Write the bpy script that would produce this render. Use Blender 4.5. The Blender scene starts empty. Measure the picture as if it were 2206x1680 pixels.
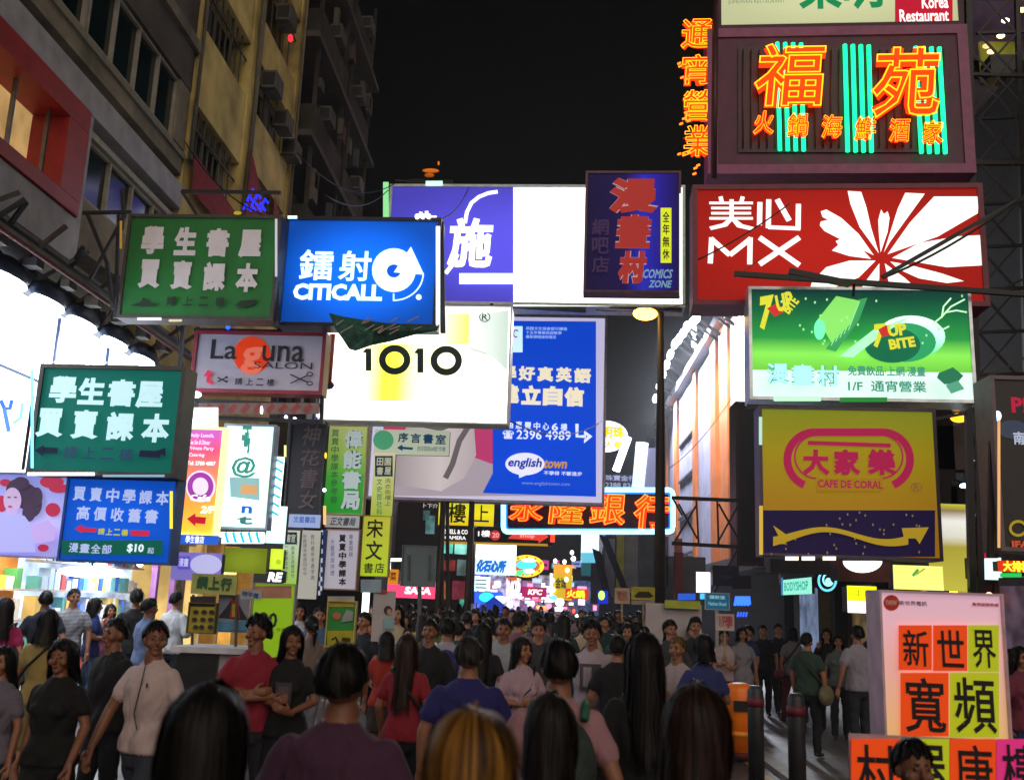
import bpy, math, random
import numpy as np
from mathutils import Matrix, Vector, noise
from mathutils.bvhtree import BVHTree

random.seed(7); rng = np.random.default_rng(7)
SC = bpy.context.scene
COL = SC.collection
# ------------------------------------------------------------------ camera
F = 2145.0; EYE = 1.80                       # focal length for a 2206 px wide picture, eye height in metres
yc = np.array([(1186-1103)/F, -(1300-840)/F, -1.0]); yc /= np.linalg.norm(yc)
uc = np.array([.037, 1.0, -(yc[0]*.037+yc[1])/yc[2]]); uc /= np.linalg.norm(uc)
xc = np.cross(yc, uc)
RW = np.array([xc, yc, uc])
cam = bpy.data.objects.new('camera', bpy.data.cameras.new('camera')); COL.objects.link(cam)
M4 = np.eye(4); M4[:3, :3] = RW; M4[:3, 3] = (0, 0, EYE)
cam.matrix_world = Matrix(M4.tolist())
cam.data.sensor_width = 36; cam.data.lens = 36*F/2206; cam.data.clip_end = 2000; cam.data.clip_start = .05
cam.data.dof.use_dof = True; cam.data.dof.focus_distance = 17; cam.data.dof.aperture_fstop = 3.0
SC.camera = cam
# ------------------------------------------------------------------ world, sun, exposure
W = bpy.data.worlds.new('World'); SC.world = W; W.use_nodes = True
wt = W.node_tree; bg = wt.nodes['Background']
sky = wt.nodes.new('ShaderNodeTexSky'); sky.sky_type = 'NISHITA'; sky.sun_disc = False
sky.sun_elevation = math.radians(1); sky.sun_rotation = math.radians(200); sky.air_density = 1.5
wt.links.new(sky.outputs[0], bg.inputs[0]); bg.inputs[1].default_value = 0.0035
sun = bpy.data.objects.new('sun', bpy.data.lights.new('sun', 'SUN')); COL.objects.link(sun)
sun.data.energy = 1.35; sun.data.angle = math.radians(60); sun.data.color = (1, .84, .70)   # the soft glow of the lit street behind
sun.rotation_euler = (math.radians(60), 0, math.radians(16))
SC.view_settings.view_transform = 'Standard'; SC.view_settings.look = 'None'
SC.view_settings.exposure = 0; SC.view_settings.gamma = 1
SC.render.engine = 'CYCLES'; SC.cycles.use_denoising = True
SC.cycles.max_bounces = 5; SC.cycles.diffuse_bounces = 3; SC.cycles.glossy_bounces = 2
SC.cycles.sample_clamp_indirect = 4; SC.cycles.sample_clamp_direct = 0
SC.cycles.caustics_reflective = False; SC.cycles.caustics_refractive = False

# ------------------------------------------------------------------ pixel rays (2206 x 1680 picture) to world points
def ray(x, y): return RW @ np.array([(x-1103)/F, -(y-840)/F, -1.0])
O = np.array([0, 0, EYE])
def atY(x, y, Y): d = ray(x, y); return O+d*Y/d[1]
def atX(x, y, X): d = ray(x, y); return O+d*X/d[0]
def atZ(x, y, Z): d = ray(x, y); return O+d*(Z-EYE)/d[2]
def lin(h):
    c = [int(h[i:i+2], 16)/255 for i in (0, 2, 4)]
    return tuple(v/12.92 if v <= .04045 else ((v+.055)/1.055)**2.4 for v in c)

# ------------------------------------------------------------------ materials
MATS = {}
def base_mat(name):
    m = bpy.data.materials.new(name); m.use_nodes = True
    return m, m.node_tree, m.node_tree.nodes['Principled BSDF']
def D(hexc, rough=.75, metal=0, grime=.25, scale=6, bump=.1, key=None):
    """diffuse surface with grime and grain"""
    k = ('D', hexc, rough, metal, grime, scale, bump)
    if k in MATS: return MATS[k]
    m, t, p = base_mat('surface_'+hexc); c = lin(hexc)
    n = t.nodes.new('ShaderNodeTexNoise'); n.inputs['Scale'].default_value = scale; n.inputs['Detail'].default_value = 5
    tc = t.nodes.new('ShaderNodeTexCoord'); t.links.new(tc.outputs['Object'], n.inputs['Vector'])
    r = t.nodes.new('ShaderNodeMapRange'); r.inputs[1].default_value = .3; r.inputs[2].default_value = .7
    r.inputs[3].default_value = 1-grime; r.inputs[4].default_value = 1+grime*.5
    t.links.new(n.outputs[0], r.inputs[0])
    mx = t.nodes.new('ShaderNodeVectorMath'); mx.operation = 'SCALE'; mx.inputs[0].default_value = c
    t.links.new(r.outputs[0], mx.inputs['Scale']); t.links.new(mx.outputs[0], p.inputs['Base Color'])
    p.inputs['Roughness'].default_value = rough; p.inputs['Metallic'].default_value = metal
    if bump:
        b = t.nodes.new('ShaderNodeBump'); b.inputs['Strength'].default_value = bump; b.inputs['Distance'].default_value = .02
        n2 = t.nodes.new('ShaderNodeTexNoise'); n2.inputs['Scale'].default_value = scale*5
        t.links.new(tc.outputs['Object'], n2.inputs['Vector']); t.links.new(n2.outputs[0], b.inputs['Height']); t.links.new(b.outputs[0], p.inputs['Normal'])
    MATS[k] = m; return m
def E(hexc, s=1.0, light=False, edge=None, base=.6, blot=0):
    """an emissive face: lightbox, tube, lamp, or a surface whose lit look is put into emission. edge: uneven backlight put in as a dimmer rim"""
    k = ('E', hexc, s, light, edge, base, blot)
    if k in MATS: return MATS[k]
    m, t, p = base_mat('lit_'+hexc); c = lin(hexc)
    p.inputs['Base Color'].default_value = (*[v*base for v in c], 1); p.inputs['Roughness'].default_value = .55; p.inputs['Specular IOR Level'].default_value = .15
    p.inputs['Emission Color'].default_value = (*c, 1); p.inputs['Emission Strength'].default_value = s
    if edge is not None or blot:
        tc = t.nodes.new('ShaderNodeTexCoord'); cur = None
        if edge is not None:
            mp = t.nodes.new('ShaderNodeMapping'); mp.inputs['Location'].default_value = (-1, 0, -1); mp.inputs['Scale'].default_value = (2, 0, 2)
            t.links.new(tc.outputs['Generated'], mp.inputs[0])
            ln = t.nodes.new('ShaderNodeVectorMath'); ln.operation = 'LENGTH'; t.links.new(mp.outputs[0], ln.inputs[0])
            r = t.nodes.new('ShaderNodeMapRange'); r.interpolation_type = 'SMOOTHSTEP'; r.inputs[1].default_value = .25; r.inputs[2].default_value = 1.3
            r.inputs[3].default_value = s; r.inputs[4].default_value = s*edge  # backlight falloff put into emission strength, dimmer at the rim
            t.links.new(ln.outputs['Value'], r.inputs[0]); cur = r.outputs[0]
        if blot:
            n = t.nodes.new('ShaderNodeTexNoise'); n.inputs['Scale'].default_value = 2.2; n.inputs['Detail'].default_value = 2
            t.links.new(tc.outputs['Object'], n.inputs['Vector'])
            r2 = t.nodes.new('ShaderNodeMapRange'); r2.inputs[1].default_value = .35; r2.inputs[2].default_value = .65; r2.inputs[3].default_value = 1-blot; r2.inputs[4].default_value = 1+blot
            t.links.new(n.outputs[0], r2.inputs[0])
            mu = t.nodes.new('ShaderNodeMath'); mu.operation = 'MULTIPLY'; mu.inputs[1].default_value = s
            t.links.new(r2.outputs[0], mu.inputs[0])
            if cur is not None: t.links.new(cur, mu.inputs[1])
            cur = mu.outputs[0]
        t.links.new(cur, p.inputs['Emission Strength'])
    if not light: m.cycles.emission_sampling = 'NONE'
    MATS[k] = m; return m
def G(stops, axis='z', s=1.0, light=False):
    """lit printed artwork with a colour run along x or z"""
    k = ('G', tuple(stops), axis, s, light)
    if k in MATS: return MATS[k]
    m, t, p = base_mat('print'); tc = t.nodes.new('ShaderNodeTexCoord'); sp = t.nodes.new('ShaderNodeSeparateXYZ')
    t.links.new(tc.outputs['Generated'], sp.inputs[0]); cr = t.nodes.new('ShaderNodeValToRGB')
    el = cr.color_ramp.elements
    el[0].position = stops[0][0]; el[0].color = (*lin(stops[0][1]), 1); el[1].position = stops[-1][0]; el[1].color = (*lin(stops[-1][1]), 1)
    for a, h in stops[1:-1]:
        e = el.new(a); e.color = (*lin(h), 1)
    t.links.new(sp.outputs[{'x': 0, 'z': 2}[axis]], cr.inputs[0])
    t.links.new(cr.outputs[0], p.inputs['Emission Color']); t.links.new(cr.outputs[0], p.inputs['Base Color'])
    p.inputs['Emission Strength'].default_value = s; p.inputs['Roughness'].default_value = .55; p.inputs['Specular IOR Level'].default_value = .15
    if not light: m.cycles.emission_sampling = 'NONE'
    MATS[k] = m; return m
BLK = D('141417', .55, 0, .3); IRON = D('2b2b2e', .5, .6, .3); STEEL = D('77787c', .35, .8, .3); WHT = E('ffffff', 1.6); DIRTY = D('6d655c', .8)

# ------------------------------------------------------------------ meshes and objects
class MB:
    def __init__(s): s.v = []; s.f = []; s.m = []; s.mats = []; s.sm = []
    def mi(s, m):
        if m not in s.mats: s.mats.append(m)
        return s.mats.index(m)
    def add(s, v, f, m, smooth=False):
        b = len(s.v); i = s.mi(m); s.v += [tuple(map(float, q)) for q in v]
        for q in f: s.f.append(tuple(b+k for k in q)); s.m.append(i); s.sm.append(smooth)
        return s
    def box(s, lo, hi, m):
        x0, y0, z0 = lo; x1, y1, z1 = hi
        v = [(x0,y0,z0),(x1,y0,z0),(x1,y1,z0),(x0,y1,z0),(x0,y0,z1),(x1,y0,z1),(x1,y1,z1),(x0,y1,z1)]
        return s.add(v, [(0,3,2,1),(4,5,6,7),(0,1,5,4),(1,2,6,5),(2,3,7,6),(3,0,4,7)], m)
    def bar(s, a, b, w, m, h=None):
        """square bar from a to b"""
        a = np.array(a, float); b = np.array(b, float); d = b-a; L = np.linalg.norm(d); d = d/max(L, 1e-9)
        u = np.cross(d, (0, 0, 1)); 
        if np.linalg.norm(u) < .1: u = np.cross(d, (0, 1, 0))
        u /= np.linalg.norm(u); n = np.cross(u, d); u = u*w/2; n = n*(h or w)/2
        v = [a-u-n, a+u-n, a+u+n, a-u+n, b-u-n, b+u-n, b+u+n, b-u+n]
        return s.add(v, [(0,3,2,1),(4,5,6,7),(0,1,5,4),(1,2,6,5),(2,3,7,6),(3,0,4,7)], m)
    def tube(s, pts, r, m, n=8, closed=False, cap=True):
        P = np.array(pts, float); k = len(P); R = np.broadcast_to(r, (k,)); V = []
        for i in range(k):
            a = P[(i-1) % k] if closed or i else P[0]; b = P[(i+1) % k] if closed or i < k-1 else P[-1]
            d = b-a; d /= max(np.linalg.norm(d), 1e-9); u = np.cross(d, (0.05, .1, 1)); u /= np.linalg.norm(u); w = np.cross(d, u)
            for j in range(n):
                t = 2*math.pi*j/n; V.append(P[i]+R[i]*(math.cos(t)*u+math.sin(t)*w))
        f = []
        for i in range(k if closed else k-1):
            for j in range(n):
                a = i*n+j; b = i*n+(j+1) % n; c = ((i+1) % k)*n+(j+1) % n; d = ((i+1) % k)*n+j; f.append((a, b, c, d))
        if not closed and cap: f += [tuple(range(n))[::-1], tuple(range((k-1)*n, k*n))]
        return s.add(V, f, m, True)
    def ell(s, c, r, m, n=12, h=8, rot=0):
        V = []; cr, sr = math.cos(rot), math.sin(rot)
        for i in range(h+1):
            p = math.pi*i/h
            for j in range(n):
                t = 2*math.pi*j/n; x = r[0]*math.sin(p)*math.cos(t); y = r[1]*math.sin(p)*math.sin(t)
                V.append((c[0]+x*cr-y*sr, c[1]+x*sr+y*cr, c[2]+r[2]*math.cos(p)))
        f = [(i*n+j, (i+1)*n+j, (i+1)*n+(j+1) % n, i*n+(j+1) % n) for i in range(h) for j in range(n)]
        return s.add(V, f, m, True)
    def build(s, name, parent=None, world=True, bevel=0):
        v = s.v
        if parent is not None and world:
            wm = parent.matrix_basis.copy(); q_ = parent.parent
            while q_ is not None: wm = q_.matrix_basis@wm; q_ = q_.parent
            inv = np.array(wm.inverted()); a = np.array(v); v = (a@inv[:3, :3].T+inv[:3, 3]).tolist()
        me = bpy.data.meshes.new(name); me.from_pydata(v, [], s.f)
        for m in s.mats: me.materials.append(m)
        me.polygons.foreach_set('material_index', s.m); me.polygons.foreach_set('use_smooth', s.sm); me.update()
        o = bpy.data.objects.new(name, me); COL.objects.link(o)
        if parent is not None: o.parent = parent
        if bevel:
            b = o.modifiers.new('b', 'BEVEL'); b.width = bevel; b.segments = 2
        return o
def tag(o, label=None, cat=None, group=None, kind=None):
    if label: o['label'] = label
    if cat: o['category'] = cat
    if group: o['group'] = group
    if kind: o['kind'] = kind
    return o
def thing(name, label, cat, loc=(0, 0, 0), rz=0, group=None):
    o = bpy.data.objects.new(name, None); COL.objects.link(o)
    o.empty_display_size = .1
    o.matrix_basis = Matrix.Translation(Vector([float(q) for q in loc]))@Matrix.Rotation(rz, 4, 'Z')
    return tag(o, label, cat, group)
def struct(mb, name, label=None):
    o = mb.build(name); o['kind'] = 'structure'
    if label: o['label'] = label
    return o

# ------------------------------------------------------------------ lettering: glyph outlines from the built-in font
JOBS = []
def glyph_batch():
    uniq = {}
    for j in JOBS:
        k = (j['s'], j['bold'], j['neon'])
        if k in uniq: continue
        objs = []
        if not j['neon']:
            c = bpy.data.curves.new('g', 'FONT'); c.body = j['s']; c.resolution_u = 3; objs.append(c)
        if j['neon'] or j['bold']:
            c = bpy.data.curves.new('g', 'FONT'); c.body = j['s']; c.fill_mode = 'NONE'; c.resolution_u = 2
            c.offset = .012 if j['neon'] else 0; c.bevel_depth = j['neon'] or j['bold']; c.bevel_resolution = 1 if j['neon'] else 0; objs.append(c)
        uniq[k] = [bpy.data.objects.new('g', c) for c in objs]
        for o in uniq[k]: COL.objects.link(o)
    bpy.context.view_layer.update(); dg = bpy.context.evaluated_depsgraph_get(); geo = {}
    for k, obs in uniq.items():
        V = []; Fc = []; b = 0
        for o in obs:
            me = bpy.data.meshes.new_from_object(o.evaluated_get(dg)); n = len(me.vertices)
            a = np.empty(n*3); me.vertices.foreach_get('co', a); a = a.reshape(-1, 3)
            if not k[2]: a[:, 2] *= .02
            if len(obs) == 2 and o is obs[0]: a[:, 2] += k[1]*.022
            Fc += [tuple(b+i for i in p.vertices) for p in me.polygons]; V.append(a); b += n
            bpy.data.meshes.remove(me)
        geo[k] = (np.vstack(V), Fc)
        for o in obs:
            c = o.data; bpy.data.objects.remove(o); bpy.data.curves.remove(c)
    for j in JOBS:
        V, Fc = geo[(j['s'], j['bold'], j['neon'])]; lo = V.min(0); hi = V.max(0); x0, z0, x1, z1 = j['box']
        sx = (x1-x0)/max(hi[0]-lo[0], 1e-6); sz = (z1-z0)/max(hi[1]-lo[1], 1e-6); k = j['k']
        X = x0+(V[:, 0]-lo[0])*sx; Z = z0+(V[:, 1]-lo[1])*sz
        X = X+j['shear']*(Z-(z0+z1)/2); Y = -k-V[:, 2]*min(abs(sx), abs(sz))
        co = np.stack([X, Y, Z], 1)
        if j['rot']:
            cx, cz = (x0+x1)/2, (z0+z1)/2; c, s_ = math.cos(j['rot']), math.sin(j['rot'])
            a = co[:, 0]-cx; b = co[:, 2]-cz; co[:, 0] = cx+a*c-b*s_; co[:, 2] = cz+a*s_+b*c
        mb = MB(); mb.v = co.tolist(); mb.f = Fc; mb.mats = [j['mat']]; mb.m = [0]*len(Fc); mb.sm = [bool(j['neon'])]*len(Fc)
        o = mb.build(j['name'], j['par'], world=False)
        if j['label']: o['label'] = j['label']
    JOBS.clear()

class Sign:
    """a board, lightbox or neon: local x right, z up, -y towards the viewer of its face"""
    def __init__(s, name, label, cat, x0, x1, y0, y1, d=None, X=None, yaw=0, panel=None, depth=.3, frame=None, fw=.05, side=None, group=None, fproud=.03):
        cx, cy = (x0+x1)/2, (y0+y1)/2; s.d = d or 12
        if X is not None:
            c = atX(cx, cy, X); rz = math.pi/2 if X < 0 else -math.pi/2; s.d = c[1]
        else: c = atY(cx, cy, d); rz = math.radians(-yaw)
        s.C = np.array(c); s.rz = rz; s.Rx = np.array([math.cos(rz), math.sin(rz), 0]); s.N = np.array([math.sin(rz), -math.cos(rz), 0])
        s.x0 = s.loc(x0, cy)[0]; s.x1 = s.loc(x1, cy)[0]; s.z1 = s.loc(cx, y0)[1]; s.z0 = s.loc(cx, y1)[1]
        s.depth = depth; s.root = thing(name, label, cat, s.C, rz, group); s.k = .002; s.step = .0015+.00022*s.d
        if side is None: side = IRON
        if panel:
            m = MB(); m.box((s.x0, .0, s.z0), (s.x1, .012, s.z1), panel); m.build('panel', s.root, world=False)
            m = MB(); m.box((s.x0+.01, .014, s.z0+.01), (s.x1-.01, depth, s.z1-.01), side); m.build('cabinet', s.root, world=False)
            s.k += s.step
        if frame:
            f = fw; p = fproud
            for nm, lo, hi in (('frame', (s.x0-f, -p, s.z1), (s.x1+f, depth, s.z1+f)), ('frame', (s.x0-f, -p, s.z0-f), (s.x1+f, depth, s.z0)),
                               ('frame', (s.x0-f, -p+.002, s.z0), (s.x0, depth-.002, s.z1)), ('frame', (s.x1, -p+.002, s.z0), (s.x1+f, depth-.002, s.z1))):
                m = MB(); m.box(lo, hi, frame); m.build(nm, s.root, world=False)
    def loc(s, x, y):
        d = ray(x, y); t = ((s.C-O)@s.N)/(d@s.N); p = O+d*t-s.C; return (float(p@s.Rx), float(p[2]))
    def lay(s): k = s.k; s.k += s.step; return k
    def text(s, t, x0, y0, x1, y1, mat, bold=0, neon=0, name='lettering', shear=0, rot=0, k=None, label=None):
        cx, cy = (x0+x1)/2, (y0+y1)/2; a = s.loc(x0, cy)[0]; b = s.loc(x1, cy)[0]; u = s.loc(cx, y0)[1]; w = s.loc(cx, y1)[1]
        JOBS.append(dict(s=t, bold=bold, neon=neon, box=(a, w, b, u), mat=mat, k=(s.lay() if k is None else k), par=s.root, name=name, shear=shear, rot=rot, label=label))
    def vtext(s, t, x0, y0, x1, y1, mat, dx=0, **kw):
        """characters one below the other; dx: how far the column drifts over its height"""
        n = len(t); h = (y1-y0)/n; k = s.lay()
        for i, ch in enumerate(t): s.text(ch, x0+dx*i/n, y0+i*h+h*.07, x1+dx*i/n, y0+(i+1)*h-h*.07, mat, k=k, **kw)
    def poly(s, pts, mat, name='emblem', thick=.004, k=None):
        k = s.lay() if k is None else k; L = [s.loc(*p) for p in pts]; n = len(L)
        ar = sum(L[i][0]*L[(i+1) % n][1]-L[(i+1) % n][0]*L[i][1] for i in range(n))
        if ar < 0: L = L[::-1]
        v = [(x, -k, z) for x, z in L]+[(x, -k+min(thick, k*.8), z) for x, z in L]
        f = [tuple(range(n)), tuple(range(n, 2*n))[::-1]]+[(i, n+i, n+(i+1) % n, (i+1) % n) for i in range(n)]
        mb = MB(); mb.add(v, f, mat); return mb.build(name, s.root, world=False)
    def rect(s, x0, y0, x1, y1, mat, name='plate', k=None): return s.poly([(x0, y0), (x1, y0), (x1, y1), (x0, y1)], mat, name, k=k)
    def oval(s, cx, cy, rx, ry, mat, name='emblem', n=28, a0=0, a1=360, k=None):
        pts = [(cx+rx*math.cos(math.radians(a0+(a1-a0)*i/n)), cy-ry*math.sin(math.radians(a0+(a1-a0)*i/n))) for i in range(n if a1-a0 >= 360 else n+1)]
        return s.poly(pts, mat, name, k=k)
    def ring(s, cx, cy, rx, ry, t, mat, name='emblem', a0=0, a1=360, n=36):
        k = s.lay(); mb = MB(); V = []; f = []; closed = a1-a0 >= 360; m = n if closed else n+1
        for i in range(m):
            a = math.radians(a0+(a1-a0)*i/n)
            for q in (0, t): 
                x, z = s.loc(cx+(rx-q)*math.cos(a), cy-(ry-q)*math.sin(a)); V.append((x, -k, z))
        for i in range(n): j = (i+1) % m; f.append((2*i, 2*j, 2*j+1, 2*i+1))
        mb.add(V, f, mat); return mb.build(name, s.root, world=False)
    def stroke(s, pts, w, mat, name='line', k=None):
        """flat printed line of pixel width w"""
        k = s.lay() if k is None else k; L = np.array([s.loc(*p) for p in pts]); ww = abs(s.loc(pts[0][0]+w, pts[0][1])[0]-s.loc(*pts[0])[0])/2
        ww = ww if ww > 1e-4 else .01
        V = []; 
        for i in range(len(L)):
            d = L[min(i+1, len(L)-1)]-L[max(i-1, 0)]; d /= max(np.linalg.norm(d), 1e-9); nn = np.array([-d[1], d[0]])*ww
            V += [(L[i][0]+nn[0], -k, L[i][1]+nn[1]), (L[i][0]-nn[0], -k, L[i][1]-nn[1])]
        f = [(2*i, 2*i+1, 2*i+3, 2*i+2) for i in range(len(L)-1)]
        mb = MB(); mb.add(V, f, mat); return mb.build(name, s.root, world=False)
    def tube(s, pts, r, mat, name='neon_tube', off=.05, closed=False, n=8):
        L = [s.loc(*p) for p in pts]; mb = MB(); mb.tube([(x, -off, z) for x, z in L], r, mat, n, closed); return mb.build(name, s.root, world=False)
    def arm(s, pairs, w, mat=None, name='support_arm', off=.12):
        """steel bars in the sign's own plane, given by picture points on that plane"""
        for a, b in pairs:
            p = s.loc(*a); q = s.loc(*b); mb = MB(); mb.bar((p[0], off, p[1]), (q[0], off+.001, q[1]), w, mat or IRON); mb.build(name, s.root, world=False)

# ================================================================== ground
def paving():
    m, t, p = base_mat('paving'); tc = t.nodes.new('ShaderNodeTexCoord')
    br = t.nodes.new('ShaderNodeTexBrick'); br.inputs['Scale'].default_value = 1; br.inputs['Brick Width'].default_value = .6; br.inputs['Row Height'].default_value = .3
    br.inputs['Mortar Size'].default_value = .012; br.inputs['Color1'].default_value = (.17, .155, .15, 1); br.inputs['Color2'].default_value = (.11, .10, .10, 1); br.inputs['Mortar'].default_value = (.03, .03, .03, 1)
    t.links.new(tc.outputs['Object'], br.inputs['Vector'])
    n = t.nodes.new('ShaderNodeTexNoise'); n.inputs['Scale'].default_value = 1.7; n.inputs['Detail'].default_value = 6; t.links.new(tc.outputs['Object'], n.inputs['Vector'])
    r = t.nodes.new('ShaderNodeMapRange'); r.inputs[1].default_value = .3; r.inputs[2].default_value = .7; r.inputs[3].default_value = .55; r.inputs[4].default_value = 1.15; t.links.new(n.outputs[0], r.inputs[0])
    mx = t.nodes.new('ShaderNodeVectorMath'); mx.operation = 'SCALE'; t.links.new(br.outputs[0], mx.inputs[0]); t.links.new(r.outputs[0], mx.inputs['Scale'])
    t.links.new(mx.outputs[0], p.inputs['Base Color']); p.inputs['Roughness'].default_value = .42
    b = t.nodes.new('ShaderNodeBump'); b.inputs['Strength'].default_value = .3; b.inputs['Distance'].default_value = .01; t.links.new(br.outputs['Fac'], b.inputs['Height']); b.invert = True
    t.links.new(b.outputs[0], p.inputs['Normal']); return m
PAVE = paving(); ASPH = D('3b3a3c', .5, 0, .4, 9, .4)
mb = MB(); mb.box((-400, -60, -.5), (400, 700, -.104), ASPH); struct(mb, 'ground')
mb = MB(); mb.box((-3.6, -30, -.1), (2.6, 400, 0), ASPH); struct(mb, 'road')
mb = MB(); mb.box((-9, -30, -.098), (-3.8, 400, .05), PAVE); struct(mb, 'pavement')
mb = MB(); mb.box((2.8, -30, -.096), (12, 400, .05), PAVE); struct(mb, 'pavement')
for xk in (-3.8, 2.6):
    for i in range(26):
        mb = MB(); mb.box((xk, 6+i*1.0, -.09), (xk+.2, 6.985+i*1.0, .062), D('8a8784', .7, 0, .3, 12)); o = mb.build('kerb_stone', bpy.data.objects['pavement' if xk < 0 else 'pavement.001'])
yl = D('a98f2c', .6, 0, .5, 20)
for a, b in (((620, 1640), (800, 1560)), ((560, 1668), (660, 1680))):
    pass
mb = MB(); mb.box((-3.5, 4, .004), (-3.4, 60, .006), yl); struct(mb, 'road_marking')
mb = MB(); mb.box((-3.3, 4, .004), (-3.2, 60, .006), yl); struct(mb, 'road_marking')
mb = MB(); mb.box((2.4, 4, .004), (2.5, 60, .006), yl); struct(mb, 'road_marking')

def lamp_light(par, loc, target, size, energy, col=(1, .97, .92), spread=120):
    L = bpy.data.lights.new('lamp_light', 'AREA'); L.shape = 'SQUARE'; L.size = size; L.energy = energy; L.color = col; L.spread = math.radians(spread)
    o = bpy.data.objects.new('lamp_light', L); COL.objects.link(o); d = Vector([float(a) for a in target])-Vector([float(a) for a in loc])
    m = Matrix.Translation(Vector([float(a) for a in loc]))@d.to_track_quat('-Z', 'Y').to_matrix().to_4x4(); wm = par.matrix_basis.copy(); q = par.parent
    while q is not None: wm = q.matrix_basis@wm; q = q.parent
    o.parent = par; o.matrix_basis = wm.inverted()@m; return o
# ================================================================== left buildings (street wall at X = -7)
XL = -7.0
CONC = D('857c6a', .85, 0, .5, 1.6, .3); FAS = D('a3a2a8', .7, 0, .25, 3, .1); DKR = D('1c1a19', .9, 0, .3); BEIGE = D('c6b06a', .85, 0, .55, 1.1, .3)
GLS = D('0f2323', .12, 0, .5, 1, 0); MULL = D('9c968a', .6); RED = D('9c1b1e', .5, 0, .25, 5, .05)
def xb(mb, y0, y1, z0, z1, m, x0=-8, x1=XL): mb.box((x0, y0, z0), (x1, y1, z1), m)
A = thing('office_building', 'grey office block with a red framed shop window and dark window bands', 'building', (-11, 9, 0))
def pa(name, *boxes, par=A, lab=None):
    mb = MB()
    for b in boxes: xb(mb, *b)
    o = mb.build(name, par)
    if lab: o['label'] = lab
    return o
pa('core', (-6, 16.88, 5.45, 30, DKR, -16, -8.25))
pa('core', (-6, 16.88, 0, 5.44, DKR, -16, -9.5))
pa('fascia', (2, 13.35, 6.2, 6.82, FAS, -8.2, XL+.05)); pa('fascia', (2, 16.86, 8.48, 8.92, FAS, -8.2, XL+.05))
pa('fascia', (13.2, 13.36, 6.83, 8.47, FAS, -8.2, XL+.04))
pa('sill', (13.37, 16.86, 6.5, 7.25, CONC, -8.2, XL-.02)); pa('sill', (13.37, 16.86, 8.2, 8.3, MULL, -8.2, XL+.01))
# the red bay with a lit room behind its glass
for nm, b in (('red_frame', (2, 13.18, 8.12, 8.46)), ('red_frame', (2, 13.18, 6.84, 7.04)), ('red_frame', (12.6, 13.19, 7.05, 8.11))):
    pa(nm, (*b, RED, -7.6, XL+.09))
mbx = MB(); mbx.box((-7.5, 2, 7.0), (-7.45, 12.62, 8.16), E('c8a066', .7, True, None, .6, .3)); mbx.build('lit_interior', A)
for i, y in enumerate((11.55, 12.42, 10.3)):
    mb = MB(); mb.bar((XL-.12, y, 7.05), (XL-.12, y, 8.1), .05, STEEL); mb.build('window_mullion', A)
mb = MB(); mb.box((-8.22, 11.95, 7.05), (-8.18, 12.3, 8.1), D('b98c7c')); mb.build('curtain', A)
for y in (11.2, 11.75):
    mb = MB(); mb.ell((-7.9, y, 7.95), (.05, .05, .12), E('fff0c0', 6, True)); mb.build('hanging_lamp', A)
# lower dark green windows
def window(par, y0, y1, z0, z1, n, glass=GLS, fr=MULL, xg=-7.3, w=.05, hb=None):
    f = MB(); f.box((xg, y0, z0), (xg+.03, y1, z1), glass); win = f.build('window', par)
    for i in range(n+1):
        y = y0+(y1-y0)*i/n; m = MB(); m.box((xg+.032, y-w/2, z0), (xg+.1, y+w/2, z1), fr); m.build('frame', win)
    for z in ([z0+w/2, z1-w/2]+([hb] if hb else [])): 
        m = MB(); m.box((xg+.034, y0, z-w/2), (xg+.09, y1, z+w/2), fr); m.build('frame', win)
    return win
window(A, 13.4, 16.8, 7.26, 8.19, 4, xg=-7.15)
pa('recess', (2, 16.86, 8.93, 9.15, DKR, -8.2, -7.5)); pa('spandrel', (2, 16.86, 9.16, 9.6, CONC, -8.2, XL-.02))
pa('ledge', (2, 16.86, 9.44, 9.54, D('84806f'), -8.2, XL+.03))
for k in range(6):
    z = 9.62+k*3.05
    window(A, 9.4, 12.9, z, z+1.18, 4, xg=-7.15); window(A, 13.0, 16.35, z, z+1.18, 4, xg=-7.15)
    pa('spandrel', (2, 16.86, z+1.2, z+1.98, D('5a524a', .85, 0, .5, 1.5, .3), -8.2, XL)); pa('ledge', (2, 16.86, z+1.98, z+2.2, CONC, -8.2, XL+.1))
    pa('spandrel', (2, 16.86, z+2.21, z+3.04, D('5a524a', .85, 0, .5, 1.5, .3), -8.2, XL-.02))
    pa('pier', (16.36, 16.86, z, z+1.18, CONC, -8.2, XL-.01))

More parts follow.
